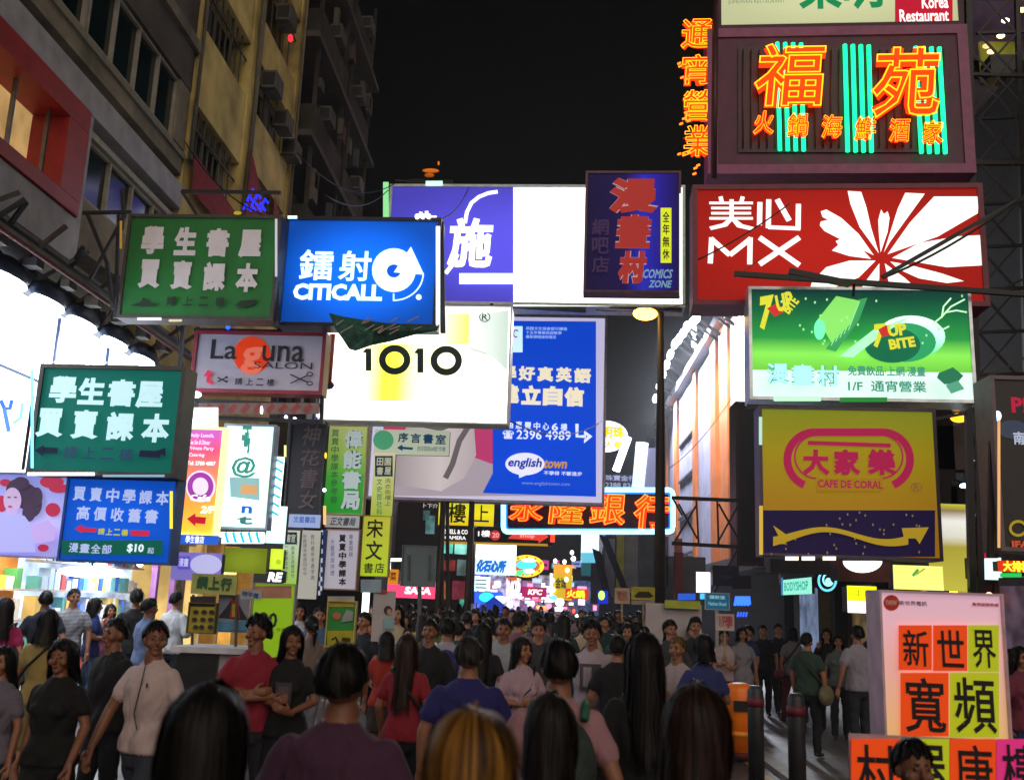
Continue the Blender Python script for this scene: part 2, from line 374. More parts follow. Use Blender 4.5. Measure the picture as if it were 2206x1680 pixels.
B = thing('tenement_building', 'yellowish tenement block with barred dark windows and red banners above the green bookshop sign', 'building', (-11, 20, 0))
def pb(name, *boxes, lab=None): return pa(name, *boxes, par=B, lab=lab)
pb('core', (16.9, 23.72, 3.0, 30, DKR, -16, -8.1))
pb('wall', (16.9, 23.72, 2.8, 9.5, BEIGE, -8.1, XL))
opens = {0: [(9.5, 10.75), (12.35, 13.62), (15.2, 16.5), (18.0, 19.3), (20.8, 22.1), (23.6, 24.9)], 1: [(9.9, 11.05), (12.35, 13.6), (14.67, 16.4), (18.0, 19.3), (20.8, 22.1), (23.6, 24.9)]}
for c, (y0, y1) in enumerate(((16.9, 20.02), (20.04, 23.72))):
    yy0, yy1 = (16.95, 19.85) if c == 0 else (20.35, 23.4); pb('column', (y0, yy0, 9.5, 30, BEIGE, -8.1, XL+.04)); pb('column', (yy1, y1, 9.5, 30, BEIGE, -8.1, XL+.04))
    zs = [9.5]+[q for o_ in opens[c] for q in o_]+[30]
    for i in range(0, len(zs), 2):
        if zs[i+1]-zs[i] > .02: pb('spandrel', (yy0, yy1, zs[i], zs[i+1], BEIGE, -8.1, XL))
    for j, (a, b) in enumerate(opens[c]):
        f = MB(); f.box((-7.5, yy0, a), (-7.46, yy1, b), D('14161a', .25)); win = f.build('window', B)
        nb = 9 if c == 0 else 6
        for i in range(1, nb):
            y = yy0+(yy1-yy0)*i/nb; m = MB(); m.bar((-7.1, y, a), (-7.1, y, b), .03 if i % 3 else .05, D('585a55', .5, .5)); m.build('grille_bar', win)
        m = MB(); m.bar((-7.08, yy0, a+(b-a)*.68), (-7.08, yy1, a+(b-a)*.68), .03, D('585a55', .5, .5)); m.build('grille_bar', win)
def ac(par, y, z, x=-6.95):
    m = MB(); m.box((x, y, z), (x+.34, y+.62, z+.42), D('55554e', .7, 0, .5)); m.box((x+.03, y-.004, z+.05), (x+.31, y, z+.37), D('1e1e1e')); m.box((x-.02, y, z-.04), (x+.3, y+.04, z-.001), IRON); a = m.build('air_conditioner', par); return a
for y, z in ((20.6, 13.0), (21.7, 12.6), (22.6, 12.3), (21.2, 15.1)): ac(B, y, z)
for y, z0, z1 in ((20.12, 9.5, 24), (23.55, 9.5, 24), (16.93, 9.5, 24), (20.25, 9.5, 18)):
    m = MB(); m.tube([(XL+.1, y, z0), (XL+.1, y, z1)], .035, D('6f6a58', .6), 8); m.build('drain_pipe', B)
for i in range(14):
    c_ = i % 2; y = (17.1 if c_ == 0 else 20.6)+rng.random()*2.2; z = random.choice(opens[c_][1:4])[0]+.1; m = MB(); m.box((-7.35, y, z), (-7.3, y+.3+.4*rng.random(), z+.3+.7*rng.random()), D(random.choice(['6a6a60', '4a5054', '7a6a5a', '3a4a5a']), .8)); m.build('curtain', B)
# red triangular banners hung under the windows
def banner(par, y0, y1, za, zb, name='red_banner', mat=None):
    m = MB(); x = XL+.14; m.add([(x, y0, za), (x, y1, zb), (x+.02, y1, zb-.6), (x+.02, y0, zb-.6)], [(0, 1, 2, 3)], mat or D('8e1722', .8, 0, .5, 9)); return m.build(name, par)
banner(B, 17.0, 19.6, 9.65, 9.5); banner(B, 20.1, 22.2, 11.25, 9.9); banner(B, 22.1, 23.5, 11.0, 10.2)

C_ = thing('balcony_building', 'dark old building with cluttered balconies and air conditioners against the night sky', 'building', (-11, 27, 0))
GC = D('36332b', .9, 0, .6, 1.3, .3)
def pc(name, *boxes): return pa(name, *boxes, par=C_)
pc('core', (23.74, 32, 0, 21.6, D('2a2926', .9), -16, -8))
for k in range(6):
    z = 5+k*2.85
    pc('balcony', (24.2, 27.6, z, z+.95, GC, -8, XL+.35)); pc('balcony', (28.2, 31.4, z+.1, z+1.0, GC, -8, XL+.3))
    pc('slab', (23.74, 32, z-.18, z-.01, D('4b4940'), -8, XL+.45))
    for y in (24.3, 27.4, 28.3, 31.2):
        m = MB(); m.bar((XL+.3, y, z+.96), (XL+.3, y, z+2.6), .1, GC); m.build('post', C_)
    ac(C_, 25.2+.5*(k % 3), z+1.0, -6.8); ac(C_, 29+.6*(k % 2), z+.9, -6.8)
    for q in range(5):
        y = 24.4+rng.random()*6.8; m = MB(); m.box((-6.75, y, z+1.2+rng.random()*.5), (-6.6, y+.15+rng.random()*.3, z+1.8+rng.random()*.5), D(random.choice(['5a534a', '4a3a34', '3c4246']))); m.build('hanging_laundry', C_)
m = MB(); m.ell((-6.9, *atX(625, 92, -6.9)[1:]), (.06, .06, .1), E('ff2030', 3)); m.build('red_lamp', C_)
# small blue neon beside the banners
nb = Sign('neon_sign', 'small blue neon sign glowing above the blue lightbox, in front of a red banner', 'neon sign', 520, 577, 408, 458, d=16, panel=None)
for i, (x, y) in enumerate([(530, 448), (538, 430), (548, 440), (556, 425), (562, 446), (572, 436), (545, 452), (566, 452), (545, 416)]):
    nb.tube([(x-5, y+4), (x, y-7), (x+6, y+3)], .022, E('2030ff', 1.6), off=.02)

# white shop front under the left canopy; its panels glow to imitate floodlight glare
S = thing('lit_shopfront', 'overexposed white shop front panels under the floodlit canopy at the left edge', 'shopfront', (-8, 11, 0))
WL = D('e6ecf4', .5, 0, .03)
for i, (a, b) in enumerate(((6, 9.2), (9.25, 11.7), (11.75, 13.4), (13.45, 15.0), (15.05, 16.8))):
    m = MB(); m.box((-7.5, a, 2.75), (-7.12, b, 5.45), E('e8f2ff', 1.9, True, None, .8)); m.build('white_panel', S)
for a in (11.72, 13.42, 15.02): 
    m = MB(); m.bar((-7.1, a, 2.75), (-7.1, a, 5.4), .035, D('32405e')); m.build('panel_seam', S)
m = MB(); m.bar((-7.09, 11.7, 4.4), (-7.09, 16.8, 4.4), .03, D('32405e')); m.build('panel_seam', S)
m = MB(); m.box((-7.6, 6, 5.46), (-6.95, 16.8, 5.54), D('7c7f86')); m.build('canopy', S)
for j, y in enumerate((9.6, 10.6, 11.6, 12.6, 13.6, 14.7, 15.8)):
    L = MB(); L.ell((-6.86, y, 5.5), (.16, .46, .17), D('20283c', .4, .5)); L.bar((-6.9, y, 5.6), (-7.2, y, 5.9), .06, IRON); fl = L.build('floodlight', S)
    m = MB(); m.ell((-6.86, y, 5.37), (.13, .4, .09), E('e8f0ff', 9)); m.build('lens', fl); lamp_light(fl, (-6.7, y, 5.15), (-7.3, y, 3.2), .3, 45, (.85, .92, 1), 160)
# dark clutter of pipes and old brackets over the canopy
cl = thing('pipe_rack', 'tangle of dark pipes and cable trays above the floodlit canopy', 'pipes', (-6.6, 12, 5.6))
for i in range(16):
    y = 8.5+i*.53; m = MB(); m.bar((-6.9, y, 5.53), (-6.2-.2*rng.random(), y+rng.random()-.5, 6.1), .05, random.choice([IRON, D('3a3532'), D('3c2822')])); m.build('strut', cl)
for i in range(5):
    z = 5.58+i*.11; m = MB(); m.tube([(-6.3-.12*i, 7, z), (-6.35-.12*i, 11, z+.03), (-6.3-.1*i, 16.8, z-.04)], .03+.012*(i % 3), random.choice([IRON, D('5a2424'), D('6a665e')])); m.build('pipe', cl)
for i in range(9):
    y = 9+i*.85; m = MB(); m.box((-6.7+.1*rng.random(), y, 5.56), (-6.5, y+.12+.1*rng.random(), 5.66+.15*rng.random()), random.choice([D('3a3532'), D('2c2a2e'), D('3a2c24'), D('4c4840')])); m.build('junction_box', cl)

# ground floor shops on the left
BK_ = -8.4
def shop(name, label, cat, y0, y1, wall, n_shelf, cols, side=None):
    t = thing(name, label, cat, (BK_, y0, 0))
    m = MB(); m.box((BK_-.05, y0, .05), (BK_, y1, 2.7), wall); m.build('back_wall', t)  # shop walls carry emission in place of room light
    m = MB(); m.box((BK_, y0, 2.66), (-7.15, y1, 2.74), D('d0ccc6')); m.build('ceiling', t); m = MB(); m.box((BK_, y0, .052), (-7.2, y1, .06), D('b8b0a8', .3)); m.build('floor', t)
    if side: m = MB(); m.box((BK_, y1, .05), (-7.05, y1+.12, 2.74), side); m.build('side_wall', t)
    for r in range(n_shelf):
        z = .35+.46*r; m = MB(); m.box((BK_+.01, y0+.1, z-.03), (BK_+.28, y1-.1, z), D('b0a8a0')); m.build('shelf', t); y = y0+.15
        while y < y1-.3:
            w = .08+.14*rng.random(); h = .14+.24*rng.random(); m = MB(); m.box((BK_+.04, y, z+.001), (BK_+.24, y+w, z+h), D(random.choice(cols), .5, 0, .1)); m.build('packet', t); y += w+.02+.05*rng.random()
    return t
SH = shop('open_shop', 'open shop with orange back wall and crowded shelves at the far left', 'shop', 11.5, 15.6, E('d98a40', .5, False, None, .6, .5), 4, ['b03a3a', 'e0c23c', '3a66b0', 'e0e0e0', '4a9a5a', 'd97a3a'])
lamp_light(SH, (-7.7, 14.6, 2.6), (-7.6, 14.6, 0), .8, 70, (1, .86, .65), 170)
SH2 = shop('pharmacy_shop', 'bright white shop with packed shelves behind the striped shirt man', 'shop', 15.7, 20.0, E('c8dcf8', 1.0, True, None, .7, .5), 5, ['e9edf6', 'f0f0f0', '6a8ae0', 'c0d8f0', 'e0c070', '60b0b0', 'd05050', '3060c0'], E('e8c070', .5, False, None, .8, .4))  # side wall's yellow glow is light put into its colour
lamp_light(SH2, (-7.6, 17.4, 2.6), (-7.0, 17, 0), 1.6, 260, (.85, .94, 1), 170)
c = atY(197, 1232, 14.0); CL = thing('oval_lamp', 'long glowing oval lamp hanging at the front of the white shop', 'lamp', c); m = MB(); m.ell(c, (.47, .3, .085), E('e6f6ff', 3.2, True), 24, 8); m.build('lamp_shade', CL); m = MB(); m.bar(c, c+np.array([0, 0, .9]), .02, IRON); m.build('rod', CL)
for y, z in ((15.9, 2.35), (16.7, 2.2), (17.5, 2.4), (18.4, 2.25), (19.2, 2.3)):
    m = MB(); m.ell((-7.6, y, z), (.06, .06, .06), E('ffffff', 9)); m.build('spot_lamp', SH2)
for y in (18.0, 18.9):
    m = MB(); m.box((-7.2, y, .05), (-7.1, y+.12, 2.66), D('7a4a7a')); m.build('door_post', SH2)
m = MB(); m.box((-7.2, 15.8, 2.3), (-7.1, 18.9, 2.66), E('b8b0d8', .8)); m.build('header_board', SH2)
SH3 = thing('yellow_doorway', 'doorway glowing warm yellow with a small lit board inside', 'doorway', (-8, 20, 0))
m = MB(); m.box((-8.38, 20.15, .05), (-8.34, 23.6, 2.9), E('f0c868', 1.0, True, None, .7, .3)); m.build('back_wall', SH3)
for y in (20.15, 21.2, 22.2, 23.4):
    m = MB(); m.box((-8.3, y, .05), (-6.98, y+.13, 2.79), D('d9b870')); m.build('pilaster', SH3)
m = MB(); m.box((-8.2, 20.5, 1.9), (-8.15, 21.1, 2.3), E('ffdf90', 2)); m.build('lit_board', SH3); lamp_light(SH3, (-7.3, 21.6, 2.65), (-6, 21, 0), .6, 90, (1, .8, .45), 170)

# ================================================================== right side
XR = 8.0
R1 = thing('dark_shop_building', 'dark shop building with low canopy on the right beyond the pavement', 'building', (10, 27, 0))
DG = D('2b2a2e', .8, 0, .3); DG2 = D('4c4749', .8, 0, .3)
m = MB(); m.box((8.5, 13, .05), (16, 36, 12), DG); m.build('core', R1)
m = MB(); m.box((8.0, 13, 2.75), (8.49, 36, 3.3), DG2); m.build('canopy', R1)
m = MB(); m.box((7.0, 20, 3.32), (8.49, 36, 4.0), DG2); m.build('upper_canopy', R1)
for y0, y1, hx, s in ((20.3, 21.8, '9d9436', .9), (22.3, 23.6, 'b07a4a', .9), (24.2, 25.4, '52648c', .6), (26.2, 29, '6c5a38', .6), (29.6, 30.9, 'c8a860', .9), (31.4, 35, '6a7a98', .7), (14, 19.5, '5a4a58', .6)):
    m = MB(); m.box((8.46, y0, .1), (8.49, y1, 2.6), E(hx, s, True, None, .5, .5)); m.build('shop_window', R1)
for y in (19.8, 22.0, 24.0, 25.8, 29.4, 31):
    m = MB(); m.box((8.1, y, .05), (8.45, y+.22, 2.74), DG); m.build('pillar', R1)
for y, z, hx, s in ((21.3, 2.3, 'ffd020', 4), (20.9, 1.7, '4060ff', 2), (22.9, 1.9, 'ff9040', 3), (22.6, 1.5, 'ffc080', 3), (19.6, 2.2, 'ff9080', 4)):
    m = MB(); m.ell((8.3, y, z), (.08, .1, .12), E(hx, s)); m.build('shop_lamp', R1)
for i in range(9):
    m = MB(); m.ell((7.9, 21+i*1.3, 3.31), (.04, .1, .03), E('c0a040', 1.2)); m.build('canopy_lamp', R1)
# column of the dark sign board between lit facade and restaurant board
K = Sign('sign_board', 'tall unlit black sign board seen nearly edge on beside the yellow restaurant board', 'sign', 1592, 1636, 872, 1212, d=26, panel=D('0e0f12', .5), depth=.9, frame=D('3a2228', .6), fw=.08)

R2 = thing('shopping_arcade_building', 'floodlit white and lavender facade with orange columns far down the right side', 'building', (12, 55, 0))
PW = D('dcc8c4', .7, 0, .12, 1.5); LAV = D('a9a8c4', .6, 0, .2, 1.2); ORG = D('d0702c', .6, 0, .2, 1.5); GRY = D('55575e', .7, 0, .3, 1)
m = MB(); m.box((8.4, 37, .05), (20, 80, 16.2), DG); m.build('core', R2)
segs = [(38, 43.6, PW), (43.6, 45.2, PW), (45.2, 47.4, ORG), (47.4, 48.6, GRY), (48.6, 50.2, ORG), (50.2, 55.5, LAV), (55.5, 56.7, ORG), (56.7, 64, LAV), (64, 65.5, ORG), (65.5, 70, LAV), (70, 71.4, ORG), (71.4, 79, LAV)]
for i, (a, b, mt) in enumerate(segs):
    px = .55 if mt is ORG else (.2 if mt is GRY else .4)
    nm = {id(PW): 'white_panel', id(LAV): 'lavender_panel', id(ORG): 'orange_column', id(GRY): 'grey_recess'}[id(mt)]
    if nm.endswith('panel'):
        n = max(1, round((b-a)/1.6))
        for j in range(n):
            for z0, z1 in ((3.9, 7.4), (7.43, 11.2), (11.23, 14.9)):
                m = MB(); m.box((8.4-px+.012*(j % 2), a+(b-a)*j/n, z0), (8.39, a+(b-a)*(j+1)/n-.04, z1), mt); m.build(nm, R2)
    else:
        m = MB(); m.box((8.4-px, a, 3.9), (8.39, b, 15), mt); m.build(nm, R2)
m = MB(); m.box((7.5, 37.5, 15.02), (8.39, 80, 15.5), D('6a6a70')); m.build('cornice', R2)
m = MB(); m.box((7.4, 37.5, 3.2), (8.39, 80, 3.8), D('3d3a3c')); m.build('canopy', R2)
for i, (px, py) in enumerate([(1412, 862), (1420, 835), (1428, 812), (1436, 790), (1444, 768), (1454, 745), (1463, 735), (1472, 722), (1480, 708), (1492, 700), (1500, 690), (1512, 668), (1520, 662)]):
    q = atX(px, py, 6.7); L = MB(); L.bar((q[0], q[1], q[2]), (8.4, q[1], q[2]-1.2), .12, IRON); fl = L.build('floodlight_arm', R2)
    m = MB(); m.ell(q, (.19, .85 if i < 7 else .4, .26), E('dce6ff', 9 if i < 7 else 13)); m.build('lens', fl)
    if i % 2 == 0: lamp_light(fl, (q[0], q[1]-.6, q[2]-.7), (8.2, q[1]-3, 6.5), 1.2, 1150, (.86, .9, 1), 150)
for px, py in ((1495, 715), (1495, 745)):
    q = atX(px, py, 7.9); m = MB(); m.ell(q, (.15, .2, .4), E('e8f0ff', 8)); m.build('wall_lamp', R2)
for i in range(4):
    z = 4.8+i*2.3; m = MB(); m.box((7.88, 57, z), (7.99, 63.5, z+.12), D('4a4a55')); m.build('ledge', R2)

# restaurant block on the far right: open lit floors between dark slabs
R3 = thing('restaurant_tower', 'dark tower with open yellow lit floors between black slabs at the right edge', 'building', (12, 23, 0))
for y0, y1 in ((133, 175), (333, 370), (501, 536), (606, 645), (742, 765), (-40, -10)):
    a = atY(2128, y0, 20.5)[2]; b = atY(2128, y1, 20.5)[2]; m = MB(); m.box((9.3, 20.2, b), (17, 20.7, a), BLK); m.build('slab', R3)
for y0, y1, x0, hx, s in ((-8, 131, 9.35, '4a3850', .2), (177, 331, 9.35, '3a3238', .25), (372, 499, 9.35, '7a6a24', .4), (538, 604, 9.35, '6c5c24', .38), (647, 740, 9.35, '4c4046', .14)):
    a = atY(2128, y0, 21.5)[2]; b = atY(2128, y1, 21.5)[2]; m = MB(); m.box((x0, 21.4, b), (17, 21.5, a), E(hx, s, False, None, .5, .6)); m.build('lit_room', R3)
for px, py, s in ((2166, 45, 9), (2156, 78, 9), (2135, 112, 5), (2125, 100, 2), (2140, 220, 5), (2166, 462, 8), (2180, 425, 4), (2144, 545, 5), (2164, 558, 5), (2150, 575, 3), (2174, 560, 3), (2202, 22, 8)):
    q = atY(px, py, 20.9); m = MB(); m.ell(q, (.09, .07, .05), E('ffd890', s*.6, False)); m.build('ceiling_lamp', R3)
m = MB(); m.box((9.3, 21.6, .05), (17, 26, 18), D('171519', .9)); m.build('core', R3)
q0 = atY(2110, 90, 21.3); q1 = atY(2200, 175, 21.3); m = MB(); m.box((q0[0], 21.3, q1[2]), (q1[0], 21.38, q0[2]), E('8a8a2a', .35, False, None, .5, .5)); m.build('ceiling_panel', R3)
# steel lattice that carries the boards on the right
TR = thing('sign_scaffold', 'black steel lattice mast and braces carrying the stack of boards on the right', 'scaffold', (7.4, 15.5, 0))
def brace(a, b, w=.07, d=15.6, par=TR, mat=BLK, name='brace'):
    m = MB(); m.bar(atY(*a, d), atY(*b, d+.02), w, mat); m.build(name, par)
for x in (2074, 2092): brace((x-8, -60), (x+28, 1660), .1, 15.9, name='mast')
for i in range(14):
    y = -30+i*118; brace((2066+i*2, y), (2094+i*2, y+60), .04, 15.9); brace((2094+i*2, y+60), (2068+i*2, y+118), .04, 15.9)
for a, b, w in (((1582, 590), (2206, 634), .13), ((1700, 585), (1830, 612), .16), ((1900, 597), (2230, 410), .1), ((2010, 30), (2230, 250), .05), ((2090, 250), (2230, 60), .05), ((2080, 480), (2230, 300), .06), ((2100, 340), (2230, 480), .05),
                ((2070, 160), (2230, 165), .1), ((2070, 352), (2230, 352), .12), ((1840, 612), (1838, 640), .05), ((1600, 586), (1635, 560), .02), ((2010, 690), (2230, 590), .06), ((2110, 820), (2230, 760), .05), ((2000, 905), (2140, 880), .08)):
    brace(a, b, w*.55, 13.9 if w in (.13, .16, .1, .05, .02) and a[1] > 500 else 15.9)
for i in range(9):
    y = -20+i*92; brace((2108, y), (2190, y+92), .035, 16.4); brace((2190, y), (2108, y+92), .035, 16.4); brace((2104, y+92), (2230, y+88), .05, 16.4)
brace((2190, -40), (2212, 830), .08, 16.4, name='mast')
# lattice beam between bank neon and the right
TB = thing('steel_truss', 'flat steel truss with crossed braces reaching from the right to the bank neon', 'truss', atY(1590, 1175, 25.5))
for a, b in (((1447, 1072), (1592, 1078)), ((1447, 1170), (1592, 1178)), ((1500, 1074), (1505, 1174)), ((1545, 1072), (1548, 1178)), ((1590, 1078), (1590, 1178)), ((1450, 1172), (1502, 1085)), ((1462, 1085), (1502, 1160)), ((1545, 1170), (1590, 1088)), ((1548, 1085), (1590, 1160)), ((1450, 1074), (1470, 1110)), ((1590, 1180), (1530, 1290))):
    brace(a, b, .09 if abs(a[1]-b[1]) < 12 else .045, 25.5, TB)
# distant block with an orange light on its crown
DT = thing('distant_tower', 'black distant tower topped with a small orange light above the violet sign', 'building', (-15, 130, 0))
m = MB(); a = atY(880, 385, 130); b = atY(975, 385, 130); m.box((a[0], 130, 0), (b[0], 150, a[2]), D('08080a')); m.build('shaft', DT)
for px, py, w, s in ((928, 368, 20, .5), (925, 378, 12, .25), (945, 352, 2, 1)):
    q = atY(px, py, 129.8); m = MB(); m.ell(q, (w*.06, .3, .3), E('ff8010', s)); m.build('crown_light', DT)
DB = thing('far_buildings_block', 'dark building block with lit green windows behind the poles down the street', 'building', (-7, 50, 0))
m = MB(); m.box((-14, 40, 0), (-7, 100, 15), D('1e2024', .9)); m.build('wall', DB)
m = MB(); a = atY(860, 1080, 45); b = atY(1020, 1180, 45); m.box((a[0], 45, 0), (b[0], 46.5, a[2]), D('332b2e', .9)); m.build('wall', DB)
for x0, y0, x1, y1, hx, s in ((952, 1166, 975, 1192, '5fc9b4', .9), (980, 1168, 1013, 1194, '8fe0d0', .9), (918, 1110, 935, 1150, '5c8a8a', .6), (912, 1095, 925, 1120, '406060', .5), (985, 1205, 1010, 1240, '6a8080', .5), (950, 1250, 965, 1290, 'a06030', .6), (975, 1250, 1000, 1292, '803040', .5), (990, 1290, 1012, 1310, '40b090', .7), (955, 1205, 980, 1230, '903830', .5)):
    p = atY(x0, y0, 44.9); q = atY(x1, y1, 44.9); m = MB(); m.box((p[0], 44.9, q[2]), (q[0], 44.98, p[2]), E(hx, s, False, None, .5, .5)); m.build('lit_window', DB)
FB = thing('far_end_building', 'dark blue building closing the far end of the street', 'building', (0, 160, 0))
m = MB(); m.box((-40, 160, 0), (7, 170, 14), D('14151d', .9)); m.build('wall', FB)
m = MB(); m.box((3, 100, 0), (30, 120, 20), D('22222a', .9)); m.build('wall', FB)
m = MB(); m.box((8.4, 80.1, 0), (20, 99, 17), D('30323a', .9)); m.build('wall', FB)

for t in (A, B, C_, S, cl, R2): t.location.z += .12

FL = thing('glowing_far_facade', 'hazy lilac and pink glowing shop facades at the far end of the street', 'building', (0, 92, 0))  # fronts and panes carry their light in emission, added for more far glare
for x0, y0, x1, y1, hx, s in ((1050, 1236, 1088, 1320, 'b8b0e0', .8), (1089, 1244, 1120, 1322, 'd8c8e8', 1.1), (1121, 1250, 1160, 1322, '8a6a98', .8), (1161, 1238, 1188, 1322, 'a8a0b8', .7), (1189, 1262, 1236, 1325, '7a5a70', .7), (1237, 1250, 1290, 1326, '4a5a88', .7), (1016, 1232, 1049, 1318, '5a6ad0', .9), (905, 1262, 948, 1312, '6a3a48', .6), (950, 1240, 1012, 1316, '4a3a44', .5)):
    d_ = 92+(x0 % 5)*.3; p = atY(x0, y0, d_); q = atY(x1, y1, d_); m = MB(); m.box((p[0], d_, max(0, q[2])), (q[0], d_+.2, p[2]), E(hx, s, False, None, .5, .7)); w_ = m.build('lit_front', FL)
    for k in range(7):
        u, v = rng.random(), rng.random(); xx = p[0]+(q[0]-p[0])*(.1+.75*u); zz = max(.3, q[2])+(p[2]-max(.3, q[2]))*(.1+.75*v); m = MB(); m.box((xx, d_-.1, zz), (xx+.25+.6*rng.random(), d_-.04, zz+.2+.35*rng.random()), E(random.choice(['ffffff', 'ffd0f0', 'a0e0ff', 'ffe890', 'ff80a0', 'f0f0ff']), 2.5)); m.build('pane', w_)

# ================================================================== signs

LM = [(830, 'the lime vertical sign'), (905, 'the grey road sign'), (960, 'the yellow upstairs sign'), (1015, 'the black pole'), (1064, 'the blue tent'), (1105, 'the blue characters'), (1145, 'the oval dragon neon'), (1180, 'the red tube'), (1215, 'the orange sign'), (1262, 'the turquoise lightbox'), (1310, 'the slanting awnings'), (1345, 'the beige placard'), (1386, 'the taxi placard'), (1424, 'the lamp post'), (1470, 'the lime strip'), (1545, 'the blue direction sign')]
def near(px): return min(LM, key=lambda q: abs(q[0]-px))[1]
BG = 'boards hung over the street'
W1 = E('f4f4f0', 1.25); GREYW = D('b9b4b6', .8, 0, .15); DKG = D('10261a', .7)
# --- restaurant neon stack, upper right
s = Sign('restaurant_lightbox', 'cream and crimson lightbox cut off by the top edge of the picture', 'sign', 1553, 2060, -120, 52, d=15, yaw=3, panel=E('c9cfa0', .95, True, .75), frame=D('4b1a3a', .6), fw=.06, depth=.5, group=BG)
s.rect(1928, -118, 2052, 50, E('b30f2c', .95), 'red_panel')
s.text('東明', 1720, -75, 1900, 22, E('0f8a50', .8), .03); s.text('Korea', 1985, -8, 2042, 20, W1, .02); s.text('Restaurant', 1937, 22, 2043, 50, W1, .02); s.text('Japan &', 1960, -42, 2042, -14, W1, .02)
s.text('JUMEIWEN RESTAURANT', 1568, 2, 1690, 12, E('8a9480', .7), 0)
NB = D('5c2c48', .6, 0, .25, 4)  # board and frame colours carry the neon's magenta glow
s = Sign('neon_restaurant_board', 'dark board with orange neon characters over bundles of green tubes', 'neon sign', 1545, 2070, 78, 355, d=15, yaw=3, panel=NB, frame=D('8a3a6c', .45), fw=.16, depth=.6, group=BG)
s.rect(1590, 103, 2040, 330, D('3c2230', .5), 'back_panel', k=.03)
for i in range(26):
    x = 1600+i*17.2
    s.tube([(x, 112), (x, 322)], .012, D('5a1f22', .4), 'unlit_tube', .06, n=6)
for gx in (1672, 1817, 1972):
    for i in range(4):
        x = gx+i*17+(0 if gx < 1900 else -4); e = .0 if gx < 1900 else 14
        s.tube([(x, 100+(x-1672)*.03), (x+6+e*.5, 330+(x-1672)*.02)], .034, E('14e080', 3.2, True), 'green_tube', .1)
ORN = E('ff9a10', 3.0, True); REDF = E('ff2c04', 2.6, True)
def neon_char(s, ch, x0, y0, x1, y1, r=.02, shear=0, fill=.045, off=.16, tube=None):
    s.text(ch, x0, y0, x1, y1, REDF, fill, 0, 'neon_halo', shear, k=off)  # glowing red letter behind the tubes stands in for their halo
    s.text(ch, x0, y0, x1, y1, tube or ORN, 0, r, 'neon_character', shear, k=off+.05)
neon_char(s, '福', 1622, 108, 1770, 243, .010, .1, .06); neon_char(s, '苑', 1872, 116, 2018, 268, .010, .1, .06)
for i, ch in enumerate('火鍋海鮮酒家'): neon_char(s, ch, 1620+i*72, 252+i*4, 1664+i*72, 302+i*4, .011, .1, .075)
# vertical neon
s = Sign('vertical_neon_sign', 'four orange neon characters stacked left of the green tube board', 'neon sign', 1462, 1538, 40, 385, d=15.2, yaw=3, panel=None, group=BG)
s.tube([(1540, 20), (1536, 390)], .05, D('3a1622', .5), 'post', .1)
for i, ch in enumerate('通宵營業'): neon_char(s, ch, 1467+i*1, 48+i*76, 1535, 112+i*77, .011, .06, .085, .05); s.arm([((1500, 80+i*76), (1545, 82+i*76))], .04)
for x, y in ((1462, 164), (1460, 158), (1476, 166), (1466, 188), (1474, 192), (1482, 184), (1474, 262), (1470, 275), (1480, 280), (1464, 286), (1476, 268), (1460, 350), (1470, 352), (1480, 346), (1494, 380), (1500, 374), (1492, 392)):
    s.tube([(x-3, y+1), (x+4, y-2)], .017, E('ff7a20', 2.5), 'neon_dot', .3, n=6)
# --- red MX board
s = Sign('red_bakery_board', 'wide red lightbox with white petals and two square characters above the letters MX', 'sign', 1503, 2112, 408, 648, d=14.6, yaw=3.5, panel=E('b21a10', .85, True, .6), frame=D('7a1a36', .5), fw=.08, depth=.6, group=BG)
CW = E('fbfffa', 1.15)
def seg(*p, w=9): s.stroke(list(p), w, CW, 'character_stroke', k=k0)
k0 = s.lay()
for y, a, b in ((438, 1528, 1622), (449, 1532, 1618), (460, 1532, 1618), (471, 1528, 1622)): seg((a, y), (b, y), w=6)
seg((1576, 430), (1576, 472)); seg((1552, 424), (1556, 440)); seg((1600, 424), (1596, 440)); pass
s.poly([(1572, 470), (1582, 470), (1566, 488), (1532, 496), (1528, 489), (1556, 482)], CW, 'character_stroke', k=k0); s.poly([(1572, 470), (1584, 472), (1600, 484), (1624, 490), (1620, 497), (1588, 490)], CW, 'character_stroke', k=k0)
seg((1637, 436), (1636, 486), w=11); seg((1656, 430), (1655, 492), w=11); seg((1655, 490), (1724, 493), w=9); seg((1720, 440), (1719, 494), w=11); seg((1674, 430), (1700, 476), w=12)
for p in (((1530, 568), (1533, 512)), ((1531, 514), (1572, 550)), ((1572, 550), (1618, 514)), ((1616, 512), (1615, 570))): s.stroke(list(p), 11, CW, 'letter_stroke', k=k0)
s.stroke([(1636, 512), (1722, 572)], 12, CW, 'letter_stroke', k=k0); s.stroke([(1722, 512), (1636, 570)], 12, CW, 'letter_stroke', k=k0+.003)
cx, cy = 1896, 558
def petal(*pts): s.poly(list(pts), CW, 'petal', k=k0)
petal((cx-14, cy-8), (1850, 505), (1812, 470), (1780, 452), (1768, 456), (1772, 468), (1784, 474), (1768, 478), (1766, 486), (1776, 498), (1830, 526))
petal((cx-3, cy-12), (1876, 490), (1866, 446), (1855, 414), (1826, 412), (1832, 440), (1852, 490))
petal((cx+1, cy-14), (1893, 500), (1892, 474), (1898, 452), (1904, 462), (1912, 456), (1916, 470), (1912, 500))
petal((cx+8, cy-14), (1934, 450), (1950, 416), (1992, 418), (1960, 462), (1918, 520))
petal((cx+16, cy-10), (1960, 480), (2012, 424), (2108, 424), (2106, 460), (2020, 510))
petal((cx+26, cy-2), (1980, 524), (2060, 510), (2114, 507), (2115, 572), (2040, 576))
petal((cx+22, cy+6), (1962, 572), (2030, 590), (2076, 606), (2040, 610), (1980, 600), (1935, 580))
